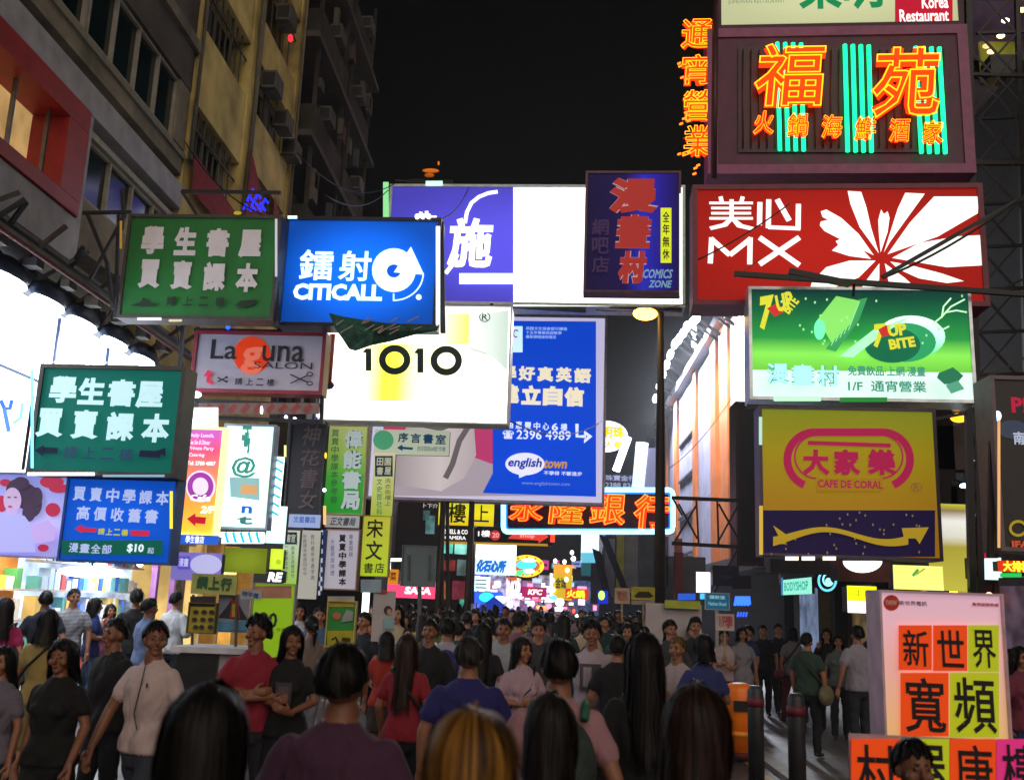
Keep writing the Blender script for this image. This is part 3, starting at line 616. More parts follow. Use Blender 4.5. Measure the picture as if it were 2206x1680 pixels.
petal((cx-20, cy), (1830, 552), (1792, 540), (1806, 528), (1800, 520), (1814, 514), (1850, 530))
petal((cx-10, cy+4), (1830, 562), (1780, 576), (1750, 606), (1742, 630), (1790, 622), (1850, 598))
petal((cx-2, cy+10), (1862, 610), (1846, 640), (1888, 642), (1894, 600)); petal((cx+10, cy+10), (1914, 606), (1920, 642), (1996, 642), (1950, 600))
# --- violet board and white lightbox across the street
s = Sign('violet_white_lightbox', 'very wide lightbox, violet on the left and blank glaring white on the right', 'sign', 838, 1470, 404, 652, d=24, yaw=2, panel=E('5a54e8', .95, True, .45), frame=D('d8e8e8', .5), fw=.07, depth=.8, group=BG)
s.rect(1106, 405, 1470, 660, E('f6fff6', 2.4, True), 'white_panel')
s.text('施', 966, 470, 1062, 580, WHT, .035, shear=.02)
s.stroke([(1002, 482), (1006, 458), (1016, 438), (1032, 425), (1052, 417), (1072, 414)], 8, WHT, 'swoosh'); s.stroke([(986, 548), (976, 570), (960, 590)], 9, WHT, 'swoosh')

s.text('先', 890, 456, 945, 520, WHT, .03); s.rect(990, 590, 1106, 613, E('dff6ff', 1.7), 'white_bar')
s.rect(826, 394, 838, 480, E('88d890', 1.1), 'side_tube_cover'); s.rect(918, 392, 954, 402, E('b8f0d8', 1.6), 'lamp_cover')
s.arm([((1262, 652), (1470, 664)), ((1103, 655), (1262, 665))], .12); s.arm([((850, 385), (1000, 395))], .05)
# --- comics sign
s = Sign('comic_shop_sign', 'tall dark blue sign with red characters and a small yellow plaque', 'sign', 1264, 1462, 374, 626, d=20, yaw=2.5, panel=G([(0, '1a1440'), (.42, '24175a'), (.62, '3038d8'), (.82, '2f22a8'), (1, '22185a')], 'x', .42), frame=D('7a5560', .6), fw=.05, depth=.4, group=BG)
RC = E('a8342e', .75); RW_ = E('c9a8a8', .7)
for ch, x0, y0, x1, y1 in (('漫', 1312, 384, 1420, 460), ('畫', 1328, 463, 1402, 536), ('村', 1332, 542, 1392, 612)):
    s.text(ch, x0, y0, x1, y1, RW_, .085, shear=.08); s.text(ch, x0, y0, x1, y1, RC, .06, shear=.08)
s.vtext('網吧店', 1275, 470, 1312, 592, E('4a3458', .5), bold=.02)
s.rect(1423, 450, 1446, 568, E('d8e62a', .95), 'yellow_plaque'); s.vtext('全年無休', 1427, 456, 1442, 563, D('222010'), bold=.02)
s.text('COMICS', 1385, 582, 1448, 602, E('7aa0b8', .8), .03, shear=.2); s.text('ZONE', 1398, 606, 1446, 622, E('7aa0b8', .8), .03, shear=.2)
s.rect(1463, 420, 1470, 640, E('d8f0e0', 1.4), 'side_tube')
# --- soft drink board
s = Sign('comic_cafe_lightbox', 'bright green lightbox with yellow lettering, round emblem and pale band of writing', 'sign', 1620, 2090, 626, 858, d=14.2, yaw=3, panel=G([(0, 'cfe8e0'), (.245, 'cfe8e0'), (.25, '66b83c'), (.40, '7cd850'), (.55, '22883c'), (.8, '0f5c38'), (1, '0c3230')], 'z', 1.05, True), frame=D('c8d0d8', .3, .6), fw=.045, depth=.5, group=BG)
s.oval(1962, 726, 74, 46, G([(0, '30c080'), (.5, 'b8ffe0'), (1, 'd8fff0')], 'z', 1.15), 'glow_print'); s.oval(1950, 738, 66, 42, E('2a9a60', 1), 'glow_print')
s.oval(1922, 744, 60, 38, E('116a4a', .9), 'round_emblem')
s.poly([(1778, 752), (1830, 690), (1850, 646), (1868, 642), (1850, 690), (1800, 758)], E('3a9a58', 1), 'leaf_print'); [s.stroke([(1790+i*9, 745-i*8), (1830+i*5, 660-i*2)], 1.6, E('9ae8b0', 1), 'leaf_vein') for i in range(5)]; s.poly([(1760, 690), (1800, 640), (1850, 650), (1830, 700), (1790, 740)], E('88e068', 1), 'leaf_print')
s.oval(1764, 712, 12, 22, E('70f0b0', 1.2), 'round_dot'); s.poly([(1806, 770), (1880, 712), (1960, 684), (1900, 722), (1836, 772)], E('a8f0c0', 1.1), 'streak_print'); [s.oval(1640+rng.random()*430, 640+rng.random()*110, 2.2, 3, E('a0e8a0', 1), 'spark', 7) for _ in range(22)]
for pts in ([(2000, 706), (2020, 690), (2040, 668), (2070, 652)], [(2030, 680), (2052, 676), (2074, 680)], [(2006, 710), (2024, 716), (2036, 710)], [(2020, 692), (2024, 668), (2040, 650)]): s.stroke(pts, 3.5, E('c8ffc8', 1.1), 'lightning_print')
Y7 = E('d8d838', .95)
s.text('7', 1632, 646, 1662, 716, Y7, .06, shear=.25, rot=.2); s.poly([(1648, 672), (1672, 660), (1684, 680), (1664, 690)], E('c83030', .9), 'red_spot'); s.text('UP', 1666, 640, 1704, 676, Y7, .05, shear=.2, rot=.35); s.text('BITE', 1678, 655, 1716, 676, Y7, .04, rot=.9)
s.text('7', 1874, 706, 1900, 756, Y7, .06, shear=.2, rot=.1); s.poly([(1884, 718), (1902, 708), (1908, 730), (1892, 734)], E('c83030', .9), 'red_spot'); s.text('UP', 1904, 706, 1944, 732, Y7, .05, rot=.12); s.text('BITE', 1906, 736, 1962, 758, Y7, .05, rot=.15)
for i, ch in enumerate('漫畫村'):
    x = 1646+i*53; s.text(ch, x, 790+i*3, x+48, 834+i*3, E('2a8a80', .8), .06); s.text(ch, x, 790+i*3, x+48, 834+i*3, E('a8f0e8', 1.1), .03)
s.text('免費飲品·上網·漫畫', 1818, 797, 1982, 820, E('3a9a80', .8), .02); s.text('1/F  通宵營業', 1818, 828, 1984, 852, E('3a9a80', .8), .02)
s.poly([(2010, 812), (2040, 800), (2062, 818), (2048, 834), (2022, 836), (2006, 822)], E('2a7a58', .8), 'book_print'); s.poly([(2024, 838), (2050, 828), (2064, 846), (2036, 856)], E('5aa888', .8), 'book_print')
s.rect(1660, 862, 1760, 872, E('b8f0c8', 1.1), 'under_tube'); s.rect(1800, 864, 1900, 874, E('2a8a3a', .8), 'under_tube')
s.arm([((1612, 872), (2020, 884))], .06)
# --- yellow restaurant board
s = Sign('yellow_restaurant_board', 'mustard yellow square board with a magenta oval emblem and a violet ribbon strip below', 'sign', 1643, 2016, 884, 1196, d=13.9, yaw=2.5, panel=G([(0, '8a5f12'), (.35, '8c6814'), (.7, '8a7a12'), (1, '70781a')], 'z', .85, True), frame=D('4a3a52', .5), fw=.04, depth=.45, group=BG)
s.rect(1643, 1099, 2014, 1199, E('1c1236', .75), 'violet_strip')
MG = E('a01c48', .8)
def stadium(cx, cy, w, h, t, mat, open_=False):
    r = h/2
    P = []; 
    for i in range(41):
        a = math.pi/2+math.pi*i/40; P.append((cx-w/2+r+r*math.cos(a), cy-r*math.sin(a)))
    L = list(P); Rr = [(2*cx-x, y) for x, y in P[::-1]]
    k = s.lay(); s.stroke(L, t, mat, 'emblem_band', k=k) if not open_ else s.stroke(L[:36], t, mat, 'emblem_band', k=k)
    (s.stroke(Rr, t, mat, 'emblem_band', k=k) if not open_ else s.stroke(Rr[5:], t, mat, 'emblem_band', k=k)); s.stroke([L[0], Rr[-1]], t, mat, 'emblem_band', k=k+.002)
stadium(1828, 990, 264, 118, 17, MG, True); stadium(1828, 984, 232, 92, 3.5, MG); s.stroke([(1740, 954), (1918, 960)], 9, MG, 'emblem_band')
for ch, x0, x1 in (('大', 1728, 1786), ('家', 1794, 1852), ('樂', 1866, 1930)): s.text(ch, x0, 968, x1, 1024, MG, .05)
s.rect(1760, 1030, 1900, 1058, G([(0, '8a6814'), (1, '8a6a14')], 'z', .85), 'name_plate'); s.text('CAFE DE CORAL', 1760, 1035, 1900, 1052, MG, .03)
s.ring(1972, 1050, 12, 10, 2, E('8a5f30', .7)); s.text('R', 1966, 1043, 1978, 1057, E('8a5f30', .7), .02)
YB = E('a88a20', .8); top = []; bot = []
for i in range(31):
    t = i/30; x = 1664+t*290; y = 1155+14*math.sin(t*6.6+2.2)*1.0; w = 10-5*math.sin(t*3.1)
    top.append((x, y-w)); bot.append((x, y+w))
kk = s.lay()
for i in range(30): s.poly([top[i], top[i+1], bot[i+1], bot[i]], YB, 'ribbon', k=kk)
s.poly([(1940, 1138), (1998, 1136), (1978, 1172), (1970, 1160), (1945, 1160)], YB, 'ribbon', k=kk+.002); s.poly([(1664, 1132), (1690, 1150), (1690, 1172), (1668, 1172), (1676, 1156)], YB, 'ribbon', k=kk+.002)
for i in range(34):
    x = 1650+rng.random()*350; y = 1104+rng.random()*90; s.oval(x, y, 2, 3, E('8a7a50', .5), 'speck', 6, k=kk-.002)
s.rect(1634, 1090, 1642, 1195, E('c8a840', .9), 'edge_tube'); 
for x in (1690, 1725, 1770): s.rect(x, 1199, x+28, 1207, E('fff0c8', 2), 'under_lamp')
s.rect(1633, 900, 1640, 960, E('b0d8c8', 1), 'edge_tube')

# --- CITICALL
s = Sign('blue_phone_lightbox', 'blue lightbox with white CITICALL lettering and a round arrow emblem', 'sign', 614, 938, 476, 697, d=13.4, yaw=1.5, panel=E('0868f0', 1.25, True, .22), frame=D('23202a', .35, .4), fw=.05, depth=.35, group=BG)
LW = E('d4fbff', 1.35)
s.text('鐳', 645, 538, 718, 604, LW, .02); s.text('射', 730, 541, 800, 606, LW, .02); s.text('CITICALL', 632, 612, 824, 648, LW, .05)
s.oval(849, 583, 47, 47, LW, 'round_arrow'); s.oval(849, 585, 15, 14, E('0a50d8', 1.1), 'emblem_centre'); s.poly([(849, 588), (886, 533), (914, 593), (884, 591)], LW, 'round_arrow')
s.ring(849, 590, 65, 60, 3, LW, 'round_arrow', 270, 360); s.stroke([(849, 634), (849, 650)], 3, LW, 'round_arrow'); s.oval(903, 642, 6, 6, LW, 'dot')
s.rect(940, 490, 949, 700, E('e8f4ff', 1.5), 'side_tube'); s.arm([((948, 472), (952, 712)), ((596, 468), (598, 700))], .07, BLK)
s.rect(622, 468, 642, 474, E('c8f4ff', 2), 'top_lamp'); s.rect(600, 480, 606, 640, E('a0907c', .6), 'edge_tube')
for x in (900, 912, 925): s.oval(x, 470, 5, 6, E('f0ffff', 3), 'top_lamp', 10)
# torn dark green net hanging from it
nt = thing('torn_banner', 'torn dark green banner hanging under the blue phone lightbox across the 1010 board', 'banner', atY(820, 700, 13.2), 0)
pts = [(708, 674), (740, 682), (800, 692), (870, 700), (946, 702), (942, 712), (890, 722), (840, 736), (800, 744), (766, 756), (752, 752), (738, 730), (722, 708)]
L = [atY(x, y, 13.15+.05*math.sin(i*2.1)) for i, (x, y) in enumerate(pts)]; cen = sum(L)/len(L)+np.array([0, -.1, 0])
m = MB(); m.add(L+[cen], [(i, (i+1) % len(L), len(L)) for i in range(len(L))], D('1c4a36', .9, 0, .8, 14, .8)); m.build('cloth', nt)
for i in range(16):
    x = 722+rng.random()*200; y = 694+rng.random()*32-(x-720)*.02; m = MB(); m.bar(atY(x, y, 13.02), atY(x+10+rng.random()*14, y-6-rng.random()*6, 13.02), .014, D('a08a7a')); m.build('net_cord', nt)
# --- upper green bookshop sign
def bookshop(name, label, x0, x1, y0, y1, d, yaw, green, white, dark, lit):
    s = Sign(name, label, 'sign', x0, x1, y0, y1, d=d, yaw=yaw, panel=green, frame=D('4a4440', .5, .3), fw=.045, depth=.3, group=BG)
    return s
GW = D('dcd6da', .7, 0, .08)
s = bookshop('green_bookshop_sign', 'dark green bookshop sign with grey characters, left of the blue phone lightbox', 272, 592, 470, 682, 13, 1.5, D('0f6c28', .5, 0, .25, 1.5, .05), None, None, 0)
for r, (t, y0, y1) in enumerate((('學生書屋', 487, 548), ('買賣課本', 560, 622))):
    for i, ch in enumerate(t): s.text(ch, 306+i*70-6*r, y0+i*3, 354+i*70-6*r, y1+i*3, GW, .055)
s.poly([(284, 660), (305, 652), (312, 642), (320, 652), (340, 657), (338, 661)], DKG, 'arrow_mark'); s.poly([(508, 660), (520, 650), (556, 648), (548, 660), (520, 664)], DKG, 'arrow_mark')
for i, ch in enumerate('請上二樓'): s.text(ch, 362+i*35, 640+i, 382+i*35, 660+i, DKG, .03)
s.rect(300, 687, 352, 693, E('f0ecff', .9), 'under_tube'); s.rect(368, 691, 396, 696, E('d0c8a0', .8), 'under_tube'); s.rect(263, 480, 268, 540, E('b08030', .6), 'edge_tube')
s.arm([((170, 452), (275, 450)), ((180, 455), (222, 560)), ((262, 455), (205, 560)), ((205, 560), (175, 615)), ((222, 560), (235, 660)), ((248, 455), (240, 680)), ((255, 400), (258, 455)), ((385, 405), (600, 408)), ((385, 405), (420, 460))], .045, BLK)
s.arm([((593, 470), (590, 700))], .07, BLK); s.rect(596, 476, 601, 600, E('b8b8c0', .9), 'edge_tube'); s.oval(516, 464, 9, 4, E('b0a020', .7), 'top_lamp', 10)
# --- lower green
s = bookshop('teal_bookshop_sign', 'teal bookshop sign with big white characters in front of the floodlit shop panels', 82, 382, 796, 1016, 10.2, 1.5, E('0a6e62', .55, True, .8), None, None, 1)
GL = E('bfe6ee', .85)
for i, ch in enumerate('學生書屋'): s.text(ch, 108+i*63-(i % 2)*2, 810+i*4, 166+i*63-(i % 2)*2, 868+i*4, GL, .045)
for i, ch in enumerate('買賣課本'): s.text(ch, 80+i*76, 880+i*4, 140+i*76, 942+i*4, GL, .045)
AB = E('1c2440', .4)
s.stroke([(95, 970), (128, 972)], 12, AB, 'arrow_mark'); s.poly([(78, 971), (98, 960), (98, 984)], AB, 'arrow_mark'); s.stroke([(304, 978), (350, 980)], 14, AB, 'arrow_mark'); s.poly([(335, 974), (360, 966), (360, 984)], AB, 'arrow_mark')
for i, ch in enumerate('請上二樓'): s.text(ch, 142+i*40, 962+i*2, 172+i*40, 988+i*2, E('2a4a66', .5), .02)
s.rect(66, 1019, 210, 1026, E('e8f8ff', 2), 'under_tube'); s.rect(228, 1024, 360, 1029, E('80a0b0', 1), 'under_tube'); s.rect(74, 800, 80, 1010, E('80e8ff', 1.5), 'edge_tube')
for i in range(22): s.oval(96+i*8, 784+i*.2, 2.4, 3.4, E('e8fff8', 1.6), 'rim_bulb', 8)
# --- blue second hand books sign
s = Sign('blue_textbook_sign', 'bright blue board with small white characters, red arrows and a green strip priced $10', 'sign', 140, 372, 1034, 1208, d=10.4, yaw=1.5, panel=E('0a56d0', .85, True, .7), frame=D('2a50a0', .5), fw=.025, depth=.2, group=BG)
LB = E('a8b8e8', .85)
for i, ch in enumerate('買賣中學課本'): s.text(ch, 158+i*36, 1048+i*2, 186+i*36, 1078+i*2, LB, .03)
for i, ch in enumerate('高價收舊書'): s.text(ch, 168+i*37, 1090+i*2, 196+i*37, 1120+i*2, LB, .03)
RA = E('c02848', .8)
s.stroke([(178, 1140), (212, 1143)], 9, RA, 'arrow_mark'); s.poly([(166, 1139), (182, 1130), (182, 1149)], RA, 'arrow_mark'); s.stroke([(286, 1148), (326, 1150)], 11, RA, 'arrow_mark')
for i, ch in enumerate('請上二樓'): s.text(ch, 217+i*17, 1138+i, 231+i*17, 1152+i, E('b8b840', .8), .03)
s.rect(134+6, 1165, 356, 1196, E('0a5a48', .7), 'green_strip')
for i, ch in enumerate('漫畫全部'): s.text(ch, 156+i*24, 1170+i*1.2, 177+i*24, 1190+i*1.2, LB, .02)
s.text('$10', 282, 1172, 318, 1192, E('d0e8f0', .9), .04); s.text('起', 326, 1180, 340, 1193, LB, .02); s.rect(374, 1060, 380, 1140, E('f0e030', 1.2), 'edge_tube')
# --- portrait billboard at left edge
s = Sign('portrait_billboard', 'pale lilac billboard with a curly haired woman and red flowers at the left edge', 'billboard', -60, 140, 1022, 1196, d=10.8, yaw=1, panel=G([(0, '8f8fd0'), (.4, 'a8a4d8'), (1, '7c84c8')], 'z', .8, True), frame=D('b8b0d8', .5), fw=.02, depth=.15, group=BG)
for c in ((112, 1038, 26, 14), (128, 1052, 22, 10), (115, 1098, 16, 15), (4, 1085, 14, 18), (95, 1180, 12, 8), (14, 1040, 12, 8)): s.oval(*c, E('b0304c', .8), 'flower_print', 14)
for c in ((40, 1056, 24, 24), (60, 1070, 26, 28), (74, 1086, 20, 28), (66, 1106, 14, 18), (84, 1070, 12, 20), (50, 1042, 18, 14)): s.oval(*c, E('4a3a52', .6), 'hair_print', 16)
s.oval(32, 1078, 19, 27, E('b8a0c8', .9), 'face_print', 20); s.poly([(20, 1098), (42, 1096), (44, 1112), (16, 1112)], E('b49cc8', .9), 'neck_print'); s.oval(28, 1092, 5, 2.5, E('a05080', .8), 'lip_print', 10)
s.oval(26, 1072, 3.4, 1.6, E('4a3a5a', .7), 'eye_print', 8); s.oval(40, 1072, 3.4, 1.6, E('4a3a5a', .7), 'eye_print', 8)
s.poly([(-20, 1120), (20, 1105), (60, 1112), (80, 1140), (84, 1190), (-40, 1190)], E('a4a4e0', .9), 'dress_print'); s.poly([(70, 1135), (110, 1120), (130, 1140), (124, 1165), (84, 1172)], E('b8a0dc', .85), 'print_patch')
# --- white blue figures panel left
s = Sign('blue_figure_panel', 'white panel with faint blue figures above the portrait billboard at the left edge', 'panel', -40, 56, 845, 1010, d=10.6, panel=E('f2fbff', 2.0, True), depth=.1, group=BG)
s.stroke([(2, 862), (10, 880), (22, 880), (26, 862)], 9, E('3a6ad0', 1), 'figure_print'); s.stroke([(10, 880), (20, 930)], 9, E('5080e0', 1), 'figure_print'); s.stroke([(50, 868), (46, 900), (30, 912)], 7, E('80c8e0', 1.2), 'figure_print')
# --- Laguna
s = Sign('hair_salon_sign', 'white salon sign with red rim, orange disc and a pair of scissors', 'sign', 422, 692, 722, 840, d=14, yaw=1.5, panel=D('b9b2c4', .5, 0, .06), frame=D('8c1a30', .5), fw=.055, depth=.25, group=BG)
s.oval(543, 765, 40, 40, E('d83a10', .6), 'orange_disc'); INK = D('1c1824')
s.text('La', 455, 732, 512, 774, INK, .01); s.text('g', 520, 748, 566, 808, E('e07058', .6), .03); s.text('una', 566, 745, 656, 780, INK, .01); s.text('SALON', 548, 781, 674, 795, INK, 0)
s.stroke([(452, 802), (450, 822), (460, 826)], 8, RA, 'arrow_mark'); s.poly([(440, 812), (450, 797), (460, 808)], RA, 'arrow_mark')
for i, ch in enumerate('請上二樓'): s.text(ch, 508+i*23, 815+i, 524+i*23, 830+i, INK, .02)
for cx_, cy_, q in ((652, 818, 24), (484, 820, 11)):
    s.stroke([(cx_-q, cy_+q*.4), (cx_+q*.5, cy_-q*.3)], 3, INK, 'scissors'); s.stroke([(cx_-q, cy_-q*.4), (cx_+q*.5, cy_+q*.3)], 3, INK, 'scissors'); s.ring(cx_+q*.75, cy_-q*.42, q*.3, q*.22, 2.5, INK, 'scissors', n=14); s.ring(cx_+q*.75, cy_+q*.42, q*.3, q*.22, 2.5, INK, 'scissors', n=14)
s.arm([((412, 706), (700, 712)), ((417, 860), (690, 870)), ((417, 895), (690, 905)), ((420, 700), (418, 900)), ((690, 840), (688, 910))], .05)
for i in range(9): s.stroke([(440+i*27, 888), (455+i*27, 872)], 12, D('8f3a34', .7), 'red_stripe', k=.002)
s.rect(428, 868, 688, 892, D('806a64', .8), 'stripe_board', k=.0012)
s.oval(427, 853, 12, 7, E('f0f8ff', 6, True), 'lamp'); s.oval(568, 886, 3, 9, E('f0fff0', 3), 'lamp'); s.oval(496, 706, 5, 8, E('2050ff', 3), 'blue_lamp')
for x, y in ((801, 0), ): pass
s.arm([((388, 700), (380, 790))], .05)
# peeling pillar behind
pil = thing('peeling_pillar', 'pale peeling concrete pillar behind the salon sign', 'pillar', atY(398, 900, 15.2))
a = atY(384, 1200, 15.2); b = atY(424, 700, 15.2); m = MB(); m.box((a[0], 15.2, .05), (b[0]+.1, 15.6, b[2]), D('a59d82', .9, 0, .5, 8, .5)); m.build('shaft', pil)
# --- 1010
s = Sign('white_yellow_lightbox', 'glaring white and yellow lightbox with the digits 1010 and a round R mark', 'sign', 698, 1096, 660, 908, d=16.8, yaw=2, panel=E('fffdf2', 2.3, True), frame=D('d0d4d0', .4), fw=.025, depth=.45, group=BG)
s.rect(752, 742, 1010, 864, G([(0, 'fffdf2'), (.12, 'fffdd0'), (.3, 'dcd838'), (.42, 'e4e044'), (.55, 'faf8b0'), (.8, 'f8f2c0'), (1, 'fffdf2')], 'x', 1.9), 'yellow_print'); s.rect(942, 676, 1012, 742, G([(0, 'fffdf2'), (.35, 'faf0a8'), (.9, 'ecdc60'), (1, 'f4ea90')], 'x', 1.7), 'yellow_print')
s.poly([(1012, 682), (1096, 668), (1093, 800), (1060, 768), (1012, 750)], G([(0, 'e8f4ee'), (1, 'b4c8be')], 'x', 1.05), 'grey_sheet'); s.stroke([(1014, 752), (1050, 764)], 4, E('c8d0c8', 1), 'fold_line'); s.rect(810, 866, 890, 906, G([(0, 'fffdf2'), (.5, 'dfe4dc'), (1, 'fffdf2')], 'x', 1.3), 'grey_print')
D10 = D('17302e', .5)
for cx_ in (851, 962): s.ring(cx_, 776 if cx_ < 900 else 778, 34, 32, 14.5, D10, 'digit')
s.rect(789, 752, 801, 800, D10, 'digit'); s.rect(900, 752, 913, 804, D10, 'digit'); s.poly([(782, 760), (790, 752), (790, 762)], D10, 'digit'); s.poly([(893, 762), (901, 752), (901, 764)], D10, 'digit')
s.ring(1045, 685, 12, 11, 2, E('4a5a50', .6), 'mark'); s.text('R', 1039, 678, 1052, 692, E('4a5a50', .6), .02)
s.tube([(716, 715), (709, 835)], .05, E('f4faff', 4, True), 'white_tube', .5); s.tube([(730, 735), (722, 840)], .05, D('a04438', .6, 0, .6, 30), 'striped_tube', .45)
s.oval(722, 842, 12, 9, D('5a5a70', .3, .8), 'tube_socket', k=.46); s.arm([((952, 650), (952, 700)), ((1058, 650), (1058, 668))], .06, BLK); s.oval(690, 896, 7, 6, E('b8b0ff', 3), 'lamp')
# --- english billboard
s = Sign('language_school_billboard', 'huge billboard, blue on the right with a cropped pale portrait on the left', 'billboard', 806, 1300, 682, 1076, d=26, yaw=1.5, panel=E('c9c6e6', .8, True), frame=D('b8b4c8', .5), fw=.07, depth=.5, group=BG)
s.rect(826, 692, 1284, 1068, E('a89ca8', .8), 'photo_print'); s.poly([(826, 905), (878, 905), (890, 950), (866, 985), (826, 998)], E('c03068', .8), 'pink_print'); s.poly([(1018, 905), (1062, 905), (1062, 1000), (1020, 985)], E('b83a6e', .8), 'pink_print')
s.poly([(880, 905), (1020, 905), (1026, 980), (1000, 1030), (950, 1058), (830, 1040), (850, 1000)], G([(0, '8a8088'), (.6, 'c0b8bc'), (1, 'a89ea4')], 'x', .8), 'neck_print'); s.stroke([(1010, 918), (990, 950), (975, 1000), (960, 1030)], 12, E('70686c', .6), 'hair_print'); s.stroke([(1000, 905), (950, 925), (900, 915)], 9, E('70686c', .6), 'chin_print')
s.poly([(1062, 692), (1284, 694), (1284, 1070), (1040, 1062), (1062, 1020)], E('0040c4', 1.0, True), 'blue_print')
s.rect(1096, 704, 1126, 760, E('c8e8ee', 1.1), 'white_label'); s.ring(1112, 720, 7, 9, 3, E('8048a0', .8), 'mark', 40, 300, 14)
for i, t in enumerate(('英國文化協會認可課程', '十五年專業英語教學', '最新課程接受報名')): s.text(t, 1133, 706+i*9, 1222-i*12, 713+i*9, E('a8c8f0', .9), .01)
CR = E('e6dcc0', 1.0)
for i, ch in enumerate('學好真英語'): s.text(ch, 1077+i*40, 789+i*1.5, 1113+i*40, 821+i*1.5, CR, .05)
for i, ch in enumerate('建立自信'): s.text(ch, 1078+i*46, 830+i*2, 1120+i*46, 872+i*2, CR, .06)
LC = E('d8e4ff', 1.0)
for i, ch in enumerate('旺角惠豐中心6樓'): s.text(ch, 1073+i*19.3, 908+i*1, 1087+i*19.3, 924+i*1, LC, .02)
s.text('☎', 1084, 930, 1108, 948, LC, .02); s.text('2396 4989', 1114, 930, 1230, 950, LC, .015)
s.stroke([(1243, 916), (1243, 943), (1262, 943)], 7, LC, 'arrow_mark'); s.poly([(1258, 930), (1276, 943), (1258, 958), (1258, 950), (1266, 943), (1258, 938)], LC, 'arrow_mark')
s.oval(1132, 1002, 42, 24, E('dcdcf0', 1.0), 'speech_bubble'); s.poly([(1118, 1020), (1150, 1020), (1120, 1032)], E('dcdcf0', 1.0), 'speech_bubble'); s.text('english', 1096, 989, 1168, 1014, E('1a3aa0', .9), .03, shear=.2); s.text('town', 1172, 993, 1222, 1012, E('c89038', .9), .03, shear=.2)
s.text('不學得 不斷進步', 1172, 1018, 1254, 1027, LC, .01); s.text('www.englishtown.com', 1125, 1040, 1228, 1050, E('7a90d0', .9), .005)
s.arm([((950, 1080), (950, 1300)), ((962, 1080), (962, 1310)), ((1016, 1085), (1016, 1300))], .09, D('2a2a2c'), 'leg', .2)
# --- bank neon
s = Sign('bank_neon_sign', 'black neon sign with a pale blue tube rim and four orange outlined characters', 'neon sign', 1083, 1450, 1058, 1145, d=30, yaw=1, panel=D('191b22', .5), frame=None, depth=.5, group=BG)
def rrect(x0, y0, x1, y1, r, sk=0):
    P = []
    for cx_, cy_, a in ((x1-r, y0+r, -90), (x1-r, y1-r, 0), (x0+r, y1-r, 90), (x0+r, y0+r, 180)):
        for i in range(5):
            t = math.radians(a+22.5*i); P.append((cx_+r*math.cos(t), cy_+r*math.sin(t)))
    return P
s.tube(rrect(1085, 1056, 1449, 1146, 10), .075, E('8fd8ff', 3, True), 'blue_tube', .12, True); s.tube(rrect(1090, 1061, 1444, 1141, 9), .05, E('1a70e8', 1.6), 'blue_glass', .06, True)
for ch, x0, x1, y0, y1 in (('永', 1098, 1172, 1070, 1124), ('隆', 1184, 1262, 1070, 1130), ('銀', 1270, 1348, 1062, 1132), ('行', 1364, 1440, 1066, 1140)): neon_char(s, ch, x0, y0, x1, y1, .012, .08, .07, .15, E('ff8a28', 2.6))
# --- yellow oval far neon logo
s = Sign('oval_neon_sign', 'white oval lightbox with yellow characters partly behind the blue billboard', 'sign', 1262, 1352, 908, 972, d=45, panel=None, group=BG)
s.oval(1305, 940, 48, 34, E('e8f4ff', 1.5, True), 'panel'); s.text('明珠', 1296, 918, 1346, 944, E('f0b800', 1.2), .05); s.text('大藥', 1300, 950, 1344, 966, E('e8b020', 1.2), .03); s.tube([(1352, 944), (1326, 1016)], .18, E('e0ecff', 5), 'white_tube', .3)
s.tube([(1383, 955), (1374, 1050)], .3, E('c8dcff', 1.5), 'white_tube', .1); s.rect(1388, 965, 1412, 1050, E('7a7c98', .6), 'pale_panel'); s.rect(1296, 1022, 1376, 1052, E('3a3c4c', .5), 'dark_panel'); s.text('珠寶金行', 1304, 1024, 1370, 1036, E('9aa0c0', .8), .02); s.text('2388 8361', 1304, 1040, 1372, 1051, E('9aa0c0', .8), .02)

# ================================================================== left cluster of bookshop boards
def vsign(name, label, x0, x1, y0, y1, d, panel, yaw=1, frame=None, fw=.02, **k): return Sign(name, label, 'sign', x0, x1, y0, y1, d=d, yaw=yaw, panel=panel, frame=frame, fw=fw, depth=.15, group=BG, **k)
s = vsign('orange_restaurant_poster', 'orange and magenta lightbox poster with a round white emblem beside the bright at-sign board', 385, 470, 925, 1150, 11.8, G([(0, 'e8c83a'), (.3, 'f09a40'), (.6, 'e87a60'), (.8, 'e0507a'), (1, 'b060c0')], 'z', .95, True), frame=E('fff2a0', 1.4), fw=.03)
s.rect(392, 878, 470, 922, E('ffffff', 2.2, True), 'white_top')
for i, t in enumerate(('Daily Lunch,', 'Tea Set & Dinner', 'Private Party', 'Catering')): s.text(t, 408, 934+i*14, 462-(i % 2)*8-(12 if i == 3 else 0), 944+i*14, E('ffe8f8', 1.1), .02, shear=.1)
s.text('Tel: 2780 4807', 404, 994, 466, 1003, E('ffffff', 1.2), .03); s.oval(434, 1048, 32, 34, E('e8d0ee', 1.1), 'round_emblem'); s.ring(434, 1048, 28, 30, 11, E('a040a0', .9), 'round_emblem'); s.text('Cafe', 412, 1066, 456, 1080, E('ffffff', 1.2), .03)
s.text('2/F', 436, 1090, 464, 1106, WHT, .03, shear=.2); s.stroke([(420, 1120), (446, 1122)], 14, E('c02030', .9), 'arrow_mark'); s.poly([(406, 1118), (424, 1106), (424, 1134)], E('c02030', .9), 'arrow_mark')
s.rect(378, 1040, 386, 1150, E('f0d820', 1.1), 'edge_tube')
s = vsign('at_sign_lightbox', 'glaring white lightbox with letters turned sideways and a large at sign', 478, 582, 918, 1136, 12.2, E('d8fff4', 1.5, True, .7, .6), frame=D('8aa0c0', .4), fw=.025)
GT = E('3a8a80', .9)
